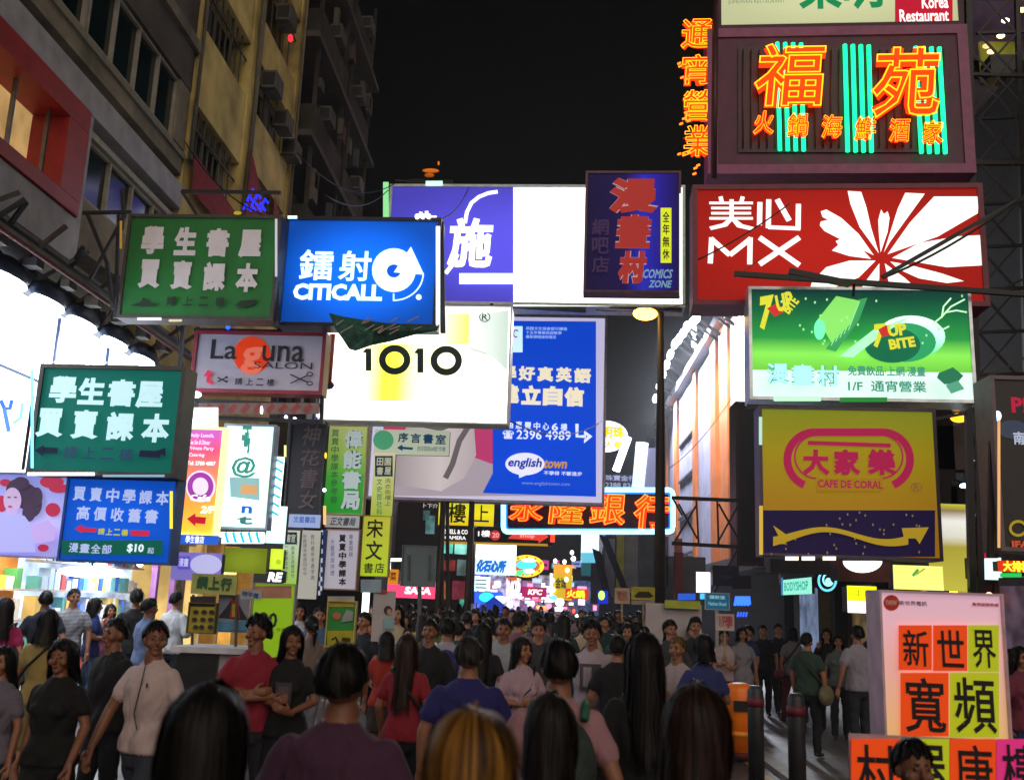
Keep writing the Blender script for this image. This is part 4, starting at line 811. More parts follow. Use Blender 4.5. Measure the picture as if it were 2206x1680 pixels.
for t, y, h in (('h', 921, 20), ('i', 942, 10), ('r', 955, 14)): s.text(t, 514, y, 550, y+h, GT, .03, rot=-1.57)
s.text('@', 500, 984, 554, 1030, GT, .02); s.poly([(496, 1028), (560, 1030), (560, 1078), (498, 1070)], E('8ab8c0', .9), 'photo_print'); s.poly([(520, 1044), (556, 1046), (556, 1066), (520, 1064)], E('d0a070', .9), 'photo_print')
s.text('n', 522, 1090, 545, 1106, E('3060c0', .9), .03); s.text('t', 512, 1112, 546, 1130, E('3a7070', .9), .03)
# striped glowing tube (barber style) right of it
bp = thing('striped_light_pole', 'glowing white pole with turquoise spiral stripes beside the at-sign board', 'lamp', atY(595, 1090, 12.4))
P = [atY(604, 985, 12.4), atY(592, 1115, 12.4)]; m = MB(); m.tube([P[0], P[1]], .055, E('f0ffff', 2.5, True), 12); m.build('glass', bp)
for i in range(7):
    a = P[0]+(P[1]-P[0])*(i+.2)/7; b = P[0]+(P[1]-P[0])*(i+.75)/7; m = MB(); m.bar(a+np.array([-.055, -.05, 0]), b+np.array([.055, -.05, 0]), .028, E('20b8d8', 1.2)); m.build('stripe', bp)
P = [atY(468, 1158, 12.0), atY(568, 1158, 12.0)]; m = MB(); m.tube([P[0], P[1]], .07, E('f0ffff', 2.5, True), 12); m.build('glass', bp)
for i in range(6):
    a = P[0]+(P[1]-P[0])*(i+.2)/6+np.array([0, -.06, .06]); b = P[0]+(P[1]-P[0])*(i+.7)/6+np.array([0, -.06, -.06]); m = MB(); m.bar(a, b, .03, E('20b8d8', 1.2)); m.build('stripe', bp)
s = vsign('turquoise_lightbox', 'plain pale turquoise lightbox below the striped glowing pole', 575, 616, 1090, 1170, 13, E('d0fff4', 1.5, True, .8, .6))
s = vsign('purple_strip_sign', 'slim blue sign with white characters under the orange poster', 372, 470, 1152, 1172, 11.6, E('2a60d0', .9)); s.text('學生書店', 400, 1154, 440, 1170, W1, .02)
s = vsign('lilac_banner', 'lilac cloth banner with a pale cloud print and a small violet square', 370, 476, 1190, 1250, 11.4, E('8a80d8', .6, False, None, .6)); s.oval(444, 1216, 34, 22, E('b8b8e8', .85), 'cloud_print'); s.rect(383, 1198, 410, 1226, E('6050c0', .8), 'violet_square'); s.text('漫畫', 386, 1202, 407, 1220, E('c0c0f0', .9), .02)
# dark characters sign
s = vsign('dark_vertical_sign', 'tall black sign with thin brush characters beside the green vertical bookshop board', 622, 694, 916, 1106, 15, D('1b1c26', .5, 0, .3, 3), frame=D('3a3a42'), fw=.03)
for ch, x0, x1, y0, y1 in (('神', 652, 690, 916, 960), ('花', 648, 690, 968, 1004), ('書', 648, 684, 1010, 1052), ('女', 646, 682, 1056, 1096)): s.text(ch, x0, y0, x1, y1, D('6a5a5c'), .01, shear=.15)
for x, y in ((617, 899), (636, 903), (690, 896), (700, 1056)): s.oval(x, y, 4, 4, E('e0e0ff', 5), 'lamp', 10)
s.oval(703, 982, 2.5, 7, E('e8c020', 2), 'lamp', 8); s.rect(698, 1090, 704, 1130, E('f0a060', 1.5), 'edge_tube'); s.rect(614, 960, 619, 985, E('d8d890', 1.3), 'edge_tube')
s = vsign('green_vertical_sign', 'yellow green board with four large grey characters outlined in dark teal', 702, 786, 918, 1106, 15.2, G([(0, '1f8a2a'), (.4, '3f9a35'), (.7, '8aa850'), (1, 'a8b070')], 'z', .62, True), frame=D('c0b890'), fw=.02)
for i, ch in enumerate('偉能書局'): 
    y = 926+i*44; x = 742-i*2; s.text(ch, x, y, x+40, y+40, E('12403c', .6), .1); s.text(ch, x, y, x+40, y+40, E('a8b8b8', .7), .04)
s.vtext('買賣中學課本參考書', 716, 925, 732, 1085, E('2f6a40', .6), -4, bold=.01)
s = vsign('pale_strip_sign', 'narrow grey strip with slanted characters under the green vertical board', 700, 774, 1110, 1136, 15.1, E('a0a0a0', .6)); s.text('正文書局', 712, 1114, 766, 1132, E('303848', .5), .02, shear=.2)
s = vsign('pale_blue_strip_sign', 'narrow pale blue strip sign under the black vertical board', 618, 690, 1108, 1136, 14.9, E('90a0c8', .75)); s.text('文星書店', 632, 1112, 680, 1126, E('4060a8', .7), .02)
s = vsign('study_room_sign', 'white sign with a green round leaf mark and blue characters above an arrow', 806, 968, 926, 980, 18, E('b8c0a8', .75, True), yaw=3)
s.oval(826, 948, 22, 21, E('4a9a70', .75), 'leaf_mark')
for i, ch in enumerate('序言書室'): s.text(ch, 858+i*27, 932+i*1.5, 880+i*27, 953+i*1.5, E('1f4468', .6), .03)
s.stroke([(866, 965), (890, 967)], 5, E('1f4468', .6), 'arrow_mark'); s.poly([(856, 965), (868, 958), (868, 972)], E('1f4468', .6), 'arrow_mark'); s.text('西洋菜街68號7字樓', 900, 962, 960, 973, E('5a7a78', .6), .01)
s = vsign('cream_vertical_sign', 'cream vertical sign with a dark square of four characters at its top', 802, 848, 975, 1118, 17, G([(0, '9aa832'), (.5, 'b0b86a'), (1, 'c0bc9c')], 'z', .68, True))
s.rect(808, 982, 846, 1026, E('20304c', .5), 'dark_square'); 
for i, ch in enumerate('田園書屋'): s.text(ch, 812+(i % 2)*17, 986+(i//2)*20, 826+(i % 2)*17, 1003+(i//2)*20, E('b8b898', .7), .02)
s.vtext('文史哲社科', 812, 1030, 824, 1110, E('3a7a58', .6), bold=.01); s.vtext('洗衣街樓上', 830, 1030, 843, 1090, E('6a6a48', .6), bold=.01)
s = vsign('lime_vertical_sign', 'lime green vertical sign with three big dark brush characters and two small ones', 780, 838, 1112, 1240, 15.5, G([(0, '9cb422'), (1, 'a8a83a')], 'z', .78, True), frame=D('b8b860'), fw=.012)
IK = D('20240c')
s.text('宋', 790, 1118, 826, 1158, IK, .015); s.text('文', 788, 1164, 824, 1206, IK, .015); s.text('書', 784, 1212, 804, 1234, IK, .01); s.text('店', 808, 1212, 828, 1234, IK, .01)
s = vsign('white_book_poster', 'white poster with a column of bold black characters between two thin columns', 702, 770, 1142, 1268, 14.6, E('a8a4b0', .68, True), frame=D('8a6a5a'), fw=.02)
s.vtext('買賣中學課本', 730, 1150, 746, 1262, INK, bold=.04); s.vtext('大量現貨供應', 712, 1160, 721, 1240, E('4a4a70', .5)); s.vtext('專業服務', 752, 1150, 761, 1200, E('4a4a60', .5))
s = vsign('pale_green_column_sign', 'pale green sign with a dark header square and thin columns of writing', 608, 642, 1142, 1258, 13.6, G([(0, '94c050'), (.7, 'a8b8a0'), (1, 'b0b0a8')], 'z', .72, True))
s.rect(614, 1146, 640, 1172, E('26343c', .5), 'dark_square'); s.text('書室', 617, 1150, 637, 1168, E('a8b0a0', .7), .02); s.vtext('二樓書店中英文', 614, 1176, 621, 1250, E('3a6048', .5)); s.vtext('圖書文具精品社', 628, 1176, 635, 1244, E('3a6048', .5))
s = vsign('cream_column_sign', 'cream white sign with two thin columns of handwriting beside the blue chequered strip', 646, 686, 1142, 1290, 14, E('a8a69c', .7, True)); s.vtext('新舊課本高價回收中', 653, 1150, 661, 1240, E('50546a', .5)); s.vtext('教科書參考書字典', 670, 1150, 678, 1250, E('50546a', .5))
s = vsign('chequered_strip', 'narrow blue and white chequered strip between two bookshop posters', 687, 697, 1140, 1282, 14.2, E('203868', .5))
for i in range(14): s.rect(688 if i % 2 else 692, 1142+i*10, 692 if i % 2 else 696, 1152+i*10, E('b0b8c8', .8), 'square')
s = vsign('olive_lightbox', 'olive green panel with a faint orange line under the striped glowing tube', 482, 574, 1180, 1234, 13, E('8a9a20', .6, False, .5)); s = vsign('lime_lightbox', 'plain lime lightbox left of the pale green column sign', 582, 610, 1182, 1226, 13.4, E('d0e83a', 1.1, True, .8)); s.oval(600, 1210, 6, 6, E('a8c820', 1), 'dot')
s = vsign('re_sign', 'dark blue sign with white letters RE under the lime lightbox', 575, 612, 1228, 1256, 13.2, E('18202e', .6)); s.text('RE', 578, 1232, 608, 1253, W1, .06, shear=.15)
# broadband stand and posters
s = Sign('broadband_banner', 'pale yellow banner with three dark green characters above the white counter', 'banner', 412, 510, 1236, 1280, d=9.2, yaw=2, panel=D('a8b060', .8), depth=.05)
for i, ch in enumerate('網上行'): s.text(ch, 424+i*26, 1240+i*2, 448+i*26, 1268+i*2, D('2a5a38'), .05)
s.rect(414, 1284, 466, 1300, D('3c3c40'), 'photo_strip'); s.arm([((414, 1280), (410, 1420)), ((508, 1280), (505, 1400))], .02, STEEL, 'leg', .03)
s = Sign('yellow_price_poster', 'yellow poster with black marks standing on the white counter', 'poster', 408, 464, 1300, 1362, d=9.1, yaw=2, panel=D('a89a30', .7), depth=.04, frame=D('5a5420'), fw=.01)
s.rect(410, 1284, 462, 1306, D('2c2a30'), 'photo_strip'); 
for i in range(9): s.oval(420+(i % 3)*17+rng.random()*4, 1318+(i//3)*16, 6, 5, D('2a2a22'), 'mark', 9)
s = Sign('drink_poster', 'grey poster of a dark triangle with a red and yellow bottle and a blue strip', 'poster', 468, 535, 1280, 1362, d=9.3, yaw=2, panel=D('8a8ea0', .7), depth=.04)
s.poly([(470, 1330), (505, 1285), (534, 1335)], D('2a2c34'), 'dark_triangle'); s.poly([(496, 1330), (500, 1290), (514, 1290), (518, 1332)], D('a83a24'), 'bottle_print'); s.rect(501, 1300, 512, 1328, D('c0a030'), 'bottle_label'); s.rect(468, 1338, 533, 1358, D('4f86a4'), 'blue_strip')
s = Sign('lime_banner', 'lime green roll-up banner with an orange header behind the crimson shirted man', 'banner', 542, 630, 1258, 1440, d=8.6, yaw=1, panel=E('8cb820', .5, False, None, .8), depth=.04, frame=D('a8a8a0'), fw=.008)
s.rect(543, 1262, 628, 1288, D('c08a78'), 'header'); s.text('120', 548, 1318, 598, 1352, D('26401a'), .03); s.text('月費', 596, 1352, 616, 1360, D('3a5a20'), 0); s.rect(520, 1270, 566, 1290, D('a0a4b0'), 'small_card', k=.03); s.text('特平價', 524, 1275, 560, 1286, D('2a4a8a'), .02, k=.035, rot=-.12)
ct = thing('promotion_counter', 'white promotion counter with a black front panel behind the pink shirted man', 'counter', atY(440, 1500, 9.0))
a = atY(378, 1390, 9.0); b = atY(560, 1500, 9.0); m = MB(); m.box((a[0], 8.9, a[2]-.05), (b[0], 9.5, a[2]), D('c8c8d0')); m.build('counter_top', ct); m = MB(); m.box((a[0]+.05, 9.0, .05), (b[0]-.05, 9.4, a[2]-.06), D('b8b4bc')); m.build('cabinet', ct)
a = atY(385, 1408, 8.96); b = atY(462, 1500, 8.96); m = MB(); m.box((a[0], 8.94, b[2]-.2), (b[0], 8.99, a[2]), D('202426', .4)); m.build('black_panel', ct)
s = Sign('green_market_poster', 'bright green poster with grey and red print above a yellow strip', 'poster', 706, 764, 1296, 1392, d=9.6, yaw=1, panel=D('2a8a3a', .7, 0, .1), depth=.04, frame=D('b8a860'), fw=.012)
s.rect(706, 1284, 764, 1296, D('a8a09c'), 'header'); s.rect(706, 1297, 764, 1307, D('a89a28'), 'yellow_strip'); s.oval(726, 1326, 9, 8, D('c06a58'), 'print_spot', 12); s.poly([(738, 1330), (748, 1312), (762, 1318), (760, 1336), (736, 1340)], D('8f9a98'), 'print_patch'); s.rect(706, 1358, 764, 1394, D('a8a020'), 'yellow_strip')
s.stroke([(716, 1378), (724, 1372), (730, 1384)], 5, D('30300c'), 'mark'); s.stroke([(738, 1376), (756, 1378)], 8, D('30300c'), 'mark'); s.arm([((735, 1394), (735, 1560))], .04, STEEL, 'leg', .03)
s = Sign('pale_standee', 'pale grey roll-up banner with a small seated figure print at its lower right', 'banner', 802, 850, 1272, 1382, d=10.5, panel=D('a8a0a2', .8, 0, .1), depth=.04)
s.oval(826, 1275, 9, 5, D('b04050'), 'red_mark', 10); s.oval(836, 1314, 9, 10, D('3a2a30'), 'figure_print', 12); s.oval(839, 1318, 5, 7, D('b08a74'), 'figure_print', 12); s.poly([(828, 1330), (848, 1330), (850, 1355), (826, 1355)], D('80a0a8'), 'figure_print')
s.rect(778, 1248, 822, 1276, D('8aa0b0'), 'card'); s.arm([((826, 1382), (826, 1520))], .03, STEEL, 'leg', .03)
s = Sign('white_tube_lamp', 'upright white tube lamp glowing in the crowd beside the pale grey banner', 'lamp', 780, 795, 1276, 1322, d=14, panel=E('fff8e8', 2.6, True), depth=.1)

# ================================================================== middle distance down the street
FG = 'small signs down the street'
def fs(name, label, x0, x1, y0, y1, d, panel, cat='sign', **k): return Sign(name, label, cat, x0, x1, y0, y1, d=d, panel=panel, depth=k.pop('depth', .4), group=FG, **k)
s = fs('yellow_upstairs_sign', 'glowing yellow sign with dark brush characters below the huge billboard', 945, 1064, 1078, 1132, 40, G([(0, 'd8b818'), (.5, 'e8dc20'), (1, 'c8c818')], 'z', 1.0, True)); s.text('樓', 965, 1084, 1004, 1126, D('38380c'), .02); s.text('上', 1022, 1088, 1054, 1124, D('38380c'), .01)
s = fs('black_arrow_sign', 'long black sign with white writing, a red disc and a red arrow pointing right', 950, 1192, 1138, 1172, 39, D('18181a', .5), frame=None)
s.text('SHELL & CO', 958, 1140, 1008, 1150, W1, .03); s.text('CAMERA', 958, 1154, 1004, 1162, W1, .02); s.text('1樓', 1030, 1142, 1056, 1156, W1, .02); s.oval(1067, 1153, 11, 11, E('c03040', .9), 'red_disc'); s.text('20', 1061, 1147, 1075, 1158, E('ffb0a0', 1), .02)
s.poly([(1094, 1160), (1110, 1146), (1160, 1148), (1160, 1142), (1182, 1156), (1160, 1170), (1160, 1164)], E('e04030', 1.0), 'red_arrow'); s.text('shop', 1120, 1150, 1152, 1160, E('ffb0a0', 1), .02); s.stroke([(955, 1168), (1180, 1174)], 5, E('b88a20', .9), 'yellow_strip'); s.tube([(1191, 1144), (1190, 1168)], .09, E('ff3a20', 2.5), 'red_tube', .3)
s = fs('white_blue_billboard', 'blinding white lightbox with a row of blue characters beneath it in mid street', 1022, 1112, 1162, 1238, 55, E('d4f4ff', 1.2, True)); s.rect(1022, 1162, 1112, 1202, E('f4ffff', 2.4), 'white_panel'); s.text('化石心所', 1026, 1205, 1090, 1234, E('1268c8', 1), .08, shear=.2)
s = fs('white_list_sign', 'small white sign with lines of writing under the blue characters', 1020, 1056, 1242, 1272, 54, E('d8f8ff', 1.5)); 
for i in range(3): s.stroke([(1024, 1249+i*8), (1048, 1250+i*8)], 3, E('608890', .8), 'print_line')
s = fs('oval_dragon_neon', 'oval neon emblem with a yellow ring, cyan centre and green foot', 1098, 1170, 1194, 1242, 60, None)
s.oval(1134, 1219, 34, 20, E('c86040', 1), 'panel'); s.ring(1134, 1219, 38, 24, 9, E('f0c820', 1.6), 'yellow_ring'); s.oval(1134, 1216, 22, 10, E('40c8f0', 1.8), 'cyan_centre'); s.oval(1124, 1234, 20, 6, E('40e080', 1.8), 'green_foot'); s.oval(1140, 1206, 16, 5, E('ffe0e0', 2), 'pink_crest'); s.oval(1140, 1230, 12, 5, E('f0ffff', 2), 'white_spot')
for i in range(10):
    a = math.radians(20+i*34); s.oval(1134+33*math.cos(a), 1219-19*math.sin(a), 3, 3, E('ff6020', 2), 'bulb', 8)
s = fs('fried_chicken_sign', 'dark pink sign with small white letters KFC', 1124, 1178, 1264, 1286, 52, E('a8205a', .9)); s.text('KFC', 1138, 1269, 1168, 1281, W1, .05, shear=.2); s.stroke([(1124, 1292), (1184, 1293)], 3, E('ff6080', 1.6), 'pink_tube')
s = fs('hot_pink_sign', 'long hot pink lightbox with white letters below the grey road sign', 834, 940, 1252, 1288, 30, E('ff4a78', 1.2, True)); s.text('SASA', 872, 1264, 930, 1280, E('fff0f8', 1.6), .05, shear=.15)
s = fs('orange_box_sign', 'orange lightbox sign hanging left of the grey road sign', 836, 858, 1226, 1258, 26, E('d08020', .95, True)); s.text('菜', 840, 1232, 854, 1250, D('804000'), .02); s.rect(834, 1206, 842, 1226, E('e8f0ff', 2), 'white_tube'); s.rect(842, 1202, 866, 1209, E('e8f0ff', 2), 'white_tube')
s = fs('black_window_sign', 'dark sign with a yellow mark high on the block left of the yellow upstairs sign', 905, 948, 1080, 1098, 42, D('1a1430')); s.text('卜下介', 912, 1084, 944, 1094, E('c0c0b0', .8), .02)
rs = Sign('road_sign_back', 'grey back of a rectangular road sign on a thin pole in mid street', 'road sign', 866, 938, 1176, 1262, d=19, panel=D('5c6664', .6, .3, .1), depth=.04, frame=D('6a7472', .5, .4), fw=.012)
rs.arm([((903, 1180), (903, 1500))], .07, D('4a5250', .5, .5), 'pole', .06)
for x in (880, 925): rs.arm([((x, 1195), (x, 1250))], .03, D('4a5250', .5, .5), 'bracket', -.02)
for px, lab in ((952, 'thick dark pole in front of the yellow upstairs sign'), (1014, 'black pole between the yellow upstairs sign and the white billboard')):
    a = atY(px+3, 1080, 25); t = thing('street_pole', lab, 'pole', (a[0], 25, 0)); m = MB(); m.tube([(a[0], 25, 0), (a[0], 25, a[2])], [.1, .07], D('2b2c2a', .6), 10); m.build('shaft', t); m = MB(); m.tube([(a[0], 25, .0), (a[0], 25, .35)], .14, IRON, 10); m.build('foot', t)
# right half of the vista
s = fs('cyan_vertical_lightbox', 'glaring white and turquoise vertical lightbox under the right half of the bank neon', 1252, 1290, 1146, 1212, 48, E('c8f8ff', 1.7, True)); s.rect(1252, 1190, 1290, 1212, E('60b8d0', .9), 'turquoise_base'); s.rect(1252, 1212, 1285, 1240, E('205a60', .6), 'dark_base'); s.arm([((1290, 1150), (1270, 1240)), ((1300, 1150), (1290, 1200))], .2, D('909aa8'))
s = fs('orange_vertical_sign', 'vertical orange and yellow sign with dark writing and bulbs on its edge', 1192, 1232, 1216, 1292, 50, G([(0, 'c8a020'), (.6, 'a89a20'), (1, 'f09030')], 'z', 1.0, True)); s.text('金城', 1196, 1244, 1220, 1268, D('50400c'), .03); 
for x, y in ((1196, 1208), (1216, 1210), (1222, 1228), (1220, 1248), (1232, 1190), (1190, 1250), (1192, 1270)): s.oval(x, y, 4, 5, E('f4f8ff', 5), 'bulb', 9)
s.rect(1185, 1235, 1191, 1288, E('f0f0ff', 2.5), 'white_tube')
s = fs('fiery_neon_sign', 'small fiery orange and red neon sign right of the orange vertical sign', 1218, 1268, 1268, 1290, 46, E('e03028', .9)); s.text('火鍋', 1220, 1270, 1260, 1288, E('ffb020', 2.5), .05); s.oval(1206, 1297, 9, 9, E('f4f4ff', 6, True), 'white_glare'); s.oval(1192, 1288, 8, 6, E('50c0ff', 3), 'blue_glare'); s.oval(1186, 1294, 10, 3, E('ffd0f0', 3), 'pink_glare')
s = fs('green_blue_lightbox', 'small green and blue lit sign left of the beige placard', 1288, 1310, 1272, 1300, 30, E('2030c0', 1)); s.oval(1296, 1282, 7, 10, E('b0f060', 2), 'green_mark')
s = fs('violet_blue_lights', 'blue glowing shop sign behind the blue tent', 1020, 1082, 1274, 1300, 58, E('3060e8', 1.2, True)); s.oval(1048, 1286, 16, 10, E('30d0ff', 2), 'cyan_glow'); s.oval(1076, 1292, 14, 9, E('f0f8ff', 3), 'white_glow')
for k, (x, y, rx, ry, hx, st) in enumerate([(1025, 1318, 5, 6, 'f0ffd0', 3), (1034, 1322, 6, 4, 'ff9020', 4), (1050, 1329, 6, 5, 'ffb830', 4), (1160, 1308, 5, 4, 'ff7030', 5), (1172, 1310, 5, 5, 'ff6020', 5), (1144, 1300, 8, 8, 'e0a0ff', 3), (1236, 1316, 3, 4, 'ff4020', 4), (1243, 1326, 4, 3, 'f0fff0', 4), (1252, 1328, 3, 3, 'ffd040', 4), (1098, 1268, 4, 5, 'd0ff80', 3), (1112, 1276, 5, 8, 'f0f4ff', 3), (1122, 1284, 6, 6, 'f0f4ff', 3), (1235, 1203, 5, 5, 'f4ffff', 6), (1196, 1222, 3, 3, 'fff0c0', 4), (866, 1292, 4, 6, 'b0ffd0', 2), (908, 1298, 4, 4, 'e0e0ff', 3), (922, 1299, 3, 4, 'e0e0ff', 3)]):
    q = atY(x, y, 56); t = thing('street_light_bulb', ['round', 'oval', 'blurred', 'tiny', 'sharp'][k % 5]+' '+{'ff': 'orange', 'f0': 'white', 'f4': 'white', 'e0': 'lilac', 'd0': 'lime', 'b0': 'mint'}.get(hx[:2], 'warm')+' light '+('low' if y > 1300 else 'high')+' in the street below '+near(x), 'light', q, group='far small lights'); m = MB(); m.ell(q, (rx*.026, .2, ry*.026), E(hx, st)); m.build('bulb', t); m = MB(); m.bar(q+np.array([0, .15, .02]), q+np.array([0, .6, .5]), .05, IRON); m.build('bracket', t)
# little hanging signs, mostly scattered at random, added to brighten the vista
pal = ['b83a7a', 'b8b8c8', '5a6aa0', '9a4a7a', 'a8a060', '4a7a8a', 'c05a40', '708090', '906080', 'd0d0e0', '3a6a5a', '8a7050']
spots = [(955+q_[0]*330, 1205+q_[1]*100, 8+q_[2]*16, 7+q_[3]*14) for q_ in np.random.default_rng(21).random((80, 4))]+[(1060, 1240, 26, 16), (1092, 1252, 30, 18), (1122, 1250, 24, 14), (1152, 1248, 30, 16), (1172, 1262, 20, 22), (1072, 1262, 22, 24), (1104, 1290, 22, 22), (1138, 1290, 18, 14), (1210, 1306, 22, 14), (1234, 1300, 16, 22), (1256, 1306, 20, 24), (1090, 1275, 18, 20), (975, 1228, 16, 26), (998, 1222, 22, 20), (966, 1270, 16, 30), (940, 1240, 12, 40), (1080, 1222, 18, 12), (1180, 1240, 14, 26), (1275, 1290, 18, 24)]
cols = {'b83a7a': 'plum', 'b8b8c8': 'pale grey', '5a6aa0': 'slate blue', '9a4a7a': 'magenta', 'a8a060': 'khaki', '4a7a8a': 'teal', 'c05a40': 'brick red', '708090': 'grey blue', '906080': 'mauve', 'd0d0e0': 'silver', '3a6a5a': 'dark green', '8a7050': 'brown'}
for i, (x, y, w, h) in enumerate(spots):
    d = 62+i*1.5; hx = pal[(i*5) % 12]; s = Sign('hanging_sign', ('tiny ' if w*h < 170 else 'small ' if w*h < 300 else '')+('tall ' if h > w else 'wide ')+('dim ', 'clear ', 'glaring ')[i % 3]+cols[hx].replace(' ', '-')+' far sign, '+('pale' if i % 2 else 'dark')+' line, '+('high' if y < 1250 else 'low')+' near '+near(x+w/2), 'sign', x, x+w, y, y+h, d=d, yaw=6*(i % 3)-6, panel=E(hx, (1.2, 2.0, 3.6)[i % 3], False), depth=.3, group='far signs')
    s.stroke([(x+w*.2, y+h*.5), (x+w*.8, y+h*.5)], h*.25, E('e8e8f0' if i % 2 else '302838', 1.0), 'print_line'); s.arm([((x+w/2, y), (x+w/2, y-14))], .1)
# blue tent
tn = thing('blue_tent', 'blue pyramid canopy tent above the far crowd', 'tent', atY(1065, 1340, 36))
q = [atY(1022, 1316, 36), atY(1104, 1318, 36)]; w_ = q[1][0]-q[0][0]; ap = atY(1064, 1284, 37.2); x0_, z0_ = q[0][0], q[0][2]
m = MB(); Bq = [(x0_, 36, z0_), (x0_+w_, 36, z0_), (x0_+w_, 38.4, z0_), (x0_, 38.4, z0_)]; m.add(Bq+[tuple(ap)], [(0, 1, 4), (1, 2, 4), (2, 3, 4), (3, 0, 4)], E('1638b8', .5)); m.build('canopy', tn)
m = MB(); m.box((x0_, 35.98, z0_-.16), (x0_+w_, 36.0, z0_-.01), E('1430a0', .35)); m.build('valance', tn)
for x in (x0_+.03, x0_+w_-.03):
    for y in (36.05, 38.35): m = MB(); m.bar((x, y, 0), (x, y, z0_), .05, STEEL); m.build('leg', tn)
# street lamp with sodium head
q = atY(1424, 672, 22); lp = thing('street_lamp', 'tall dark street lamp with an orange sodium head beside the far floodlit facade', 'street lamp', (q[0], 22, 0))
m = MB(); m.tube([(q[0], 22, 0), (q[0], 22, q[2])], [.15, .07], D('3a352c', .5, .4, .2), 14); m.build('post', lp); m = MB(); m.tube([(q[0], 22, q[2]), (q[0]-.2, 22, q[2]+.06), (q[0]-.42, 22, q[2]+.03)], .035, D('6a5620', .5)); m.build('arm', lp)
h = atY(1390, 676, 22); m = MB(); m.ell(h+np.array([0, 0, .05]), (.24, .14, .1), D('8a6a2a', .5), 16, 8); hd = m.build('lamp_head', lp); m = MB(); m.ell(h, (.28, .16, .15), E('ffb83c', 14, True), 16, 8); m.build('lens', hd)
m = MB(); m.box((q[0]-.25, 21.8, 0), (q[0]+.25, 22.2, .9), D('3a3836')); m.build('foot', lp)
for k, (x, lab) in enumerate(((1226, 'thin dark pole'), (1390, 'leaning dark pole'))):
    pass
# banners on the right: grey awning facade, dark red post, placards and boards
AW = thing('draped_facade', 'grey scaffold sheets and slanting awnings on the building right of the bank neon', 'building', atY(1360, 1290, 36))
for x0, y0, x1, y1, hx in ((1302, 1160, 1325, 1285, '8a8a98'), (1328, 1150, 1345, 1280, 'b0b050'), (1345, 1152, 1375, 1276, '8c8c92'), (1378, 1150, 1412, 1262, '5a6068'), (1418, 1155, 1440, 1262, '7c7890'), (1432, 1200, 1520, 1290, '5a5250'), (1455, 1160, 1470, 1240, 'c06a4a'), (1272, 1214, 1300, 1300, '5a5c70')):
    a = atY(x0, y1, 36); b = atY(x1, y0, 36); m = MB(); m.box((a[0], 36, a[2]), (b[0], 36.2+.02*(x0 % 7), b[2]), D(hx, .8, 0, .3, 2, .2)); m.build('sheet', AW)
for pts in (((1290, 1150), (1345, 1285)), ((1400, 1262), (1345, 1290)), ((1275, 1180), (1300, 1280))):
    m = MB(); a = atY(*pts[0], 35.8); b = atY(*pts[1], 35.8); m.add([a, b, b+np.array([.25, -.5, -.1]), a+np.array([.3, -.5, -.15])], [(0, 1, 2, 3)], D('6a6c78', .8)); m.build('awning', AW)
m = MB(); a = atY(1462, 1190, 35); m.bar(a, (a[0], 35, .05), .3, D('7a1c28', .6)); m.build('red_post', AW)
q = atY(1424, 1240, 21.5); 
s = Sign('beige_placard', 'beige placard with faint red characters held above the crowd left of the taxi placard', 'placard', 1324, 1357, 1266, 1300, d=16, panel=D('a8907c', .8), depth=.04); s.text('電訊', 1330, 1272, 1351, 1294, D('9a4440'), .01); s.arm([((1340, 1300), (1341, 1400))], .03, D('8a7a60'), 'stick', .03)
s = Sign('taxi_placard', 'yellow placard with a dark car shape', 'placard', 1360, 1411, 1264, 1292, d=16.5, panel=D('a89c28', .8), depth=.04); s.poly([(1366, 1284), (1376, 1274), (1398, 1274), (1408, 1284), (1400, 1287), (1372, 1287)], D('26241c'), 'car_print'); s.rect(1360, 1293, 1411, 1302, D('8a8080'), 'lower_strip'); s.arm([((1386, 1292), (1387, 1400))], .03, D('8a7a60'), 'stick', .03)
wb = thing('white_booth', 'pale grey promotion booth wall with a lime strip on top behind the crowd', 'booth', atY(1395, 1400, 15))
a = atY(1392, 1298, 15); b = atY(1512, 1400, 15)
m = MB(); m.box((a[0], 15, .05), (b[0], 15.1, a[2]), D('a89fa2', .8, 0, .15, 3)); m.build('wall', wb); c = atY(1432, 1292, 14.95); e = atY(1508, 1312, 14.95); m = MB(); m.box((c[0], 14.9, e[2]), (e[0], 14.97, c[2]), D('a0a838', .7)); m.build('lime_strip', wb)
s = Sign('direction_sign', 'small blue street sign with two rows of white characters', 'road sign', 1520, 1570, 1278, 1312, d=15.5, panel=E('1f6a8a', .45), depth=.04, frame=D('9aa0a0', .4, .5), fw=.01); s.text('彌敦道', 1528, 1282, 1562, 1290, E('90b8c8', .7), .02); s.text('Nathan Road', 1526, 1296, 1564, 1304, E('90b8c8', .7), .01); s.arm([((1545, 1312), (1546, 1460))], .05, STEEL, 'pole', .05)
s = Sign('red_character_placard', 'beige placard with red brush characters above the man in the white T-shirt', 'placard', 1542, 1582, 1322, 1358, d=13, panel=D('b0a49c', .8), depth=.03); s.text('1/F', 1550, 1326, 1562, 1350, D('b04050'), .02); s.text('學', 1562, 1326, 1578, 1352, D('b04050'), .02); s.arm([((1562, 1358), (1562, 1420))], .02, D('8a7a60'), 'stick', .03)
s = Sign('blue_neon_letters', 'two rows of royal blue neon letters on the dark right wall', 'neon sign', 1580, 1615, 1276, 1330, d=24, panel=None); 
for i in range(5): s.tube([(1582+i*7, 1304), (1586+i*6.6, 1284)], .03, E('2048ff', 5), 'neon_letter', .05, n=6); s.tube([(1586+i*6.6, 1284), (1588+i*6.6, 1302)], .03, E('2048ff', 5), 'neon_letter', .05, n=6)
for i in range(4): s.tube([(1588+i*6, 1328), (1590+i*6, 1318)], .02, E('2048e0', 3), 'neon_letter', .05, n=6)
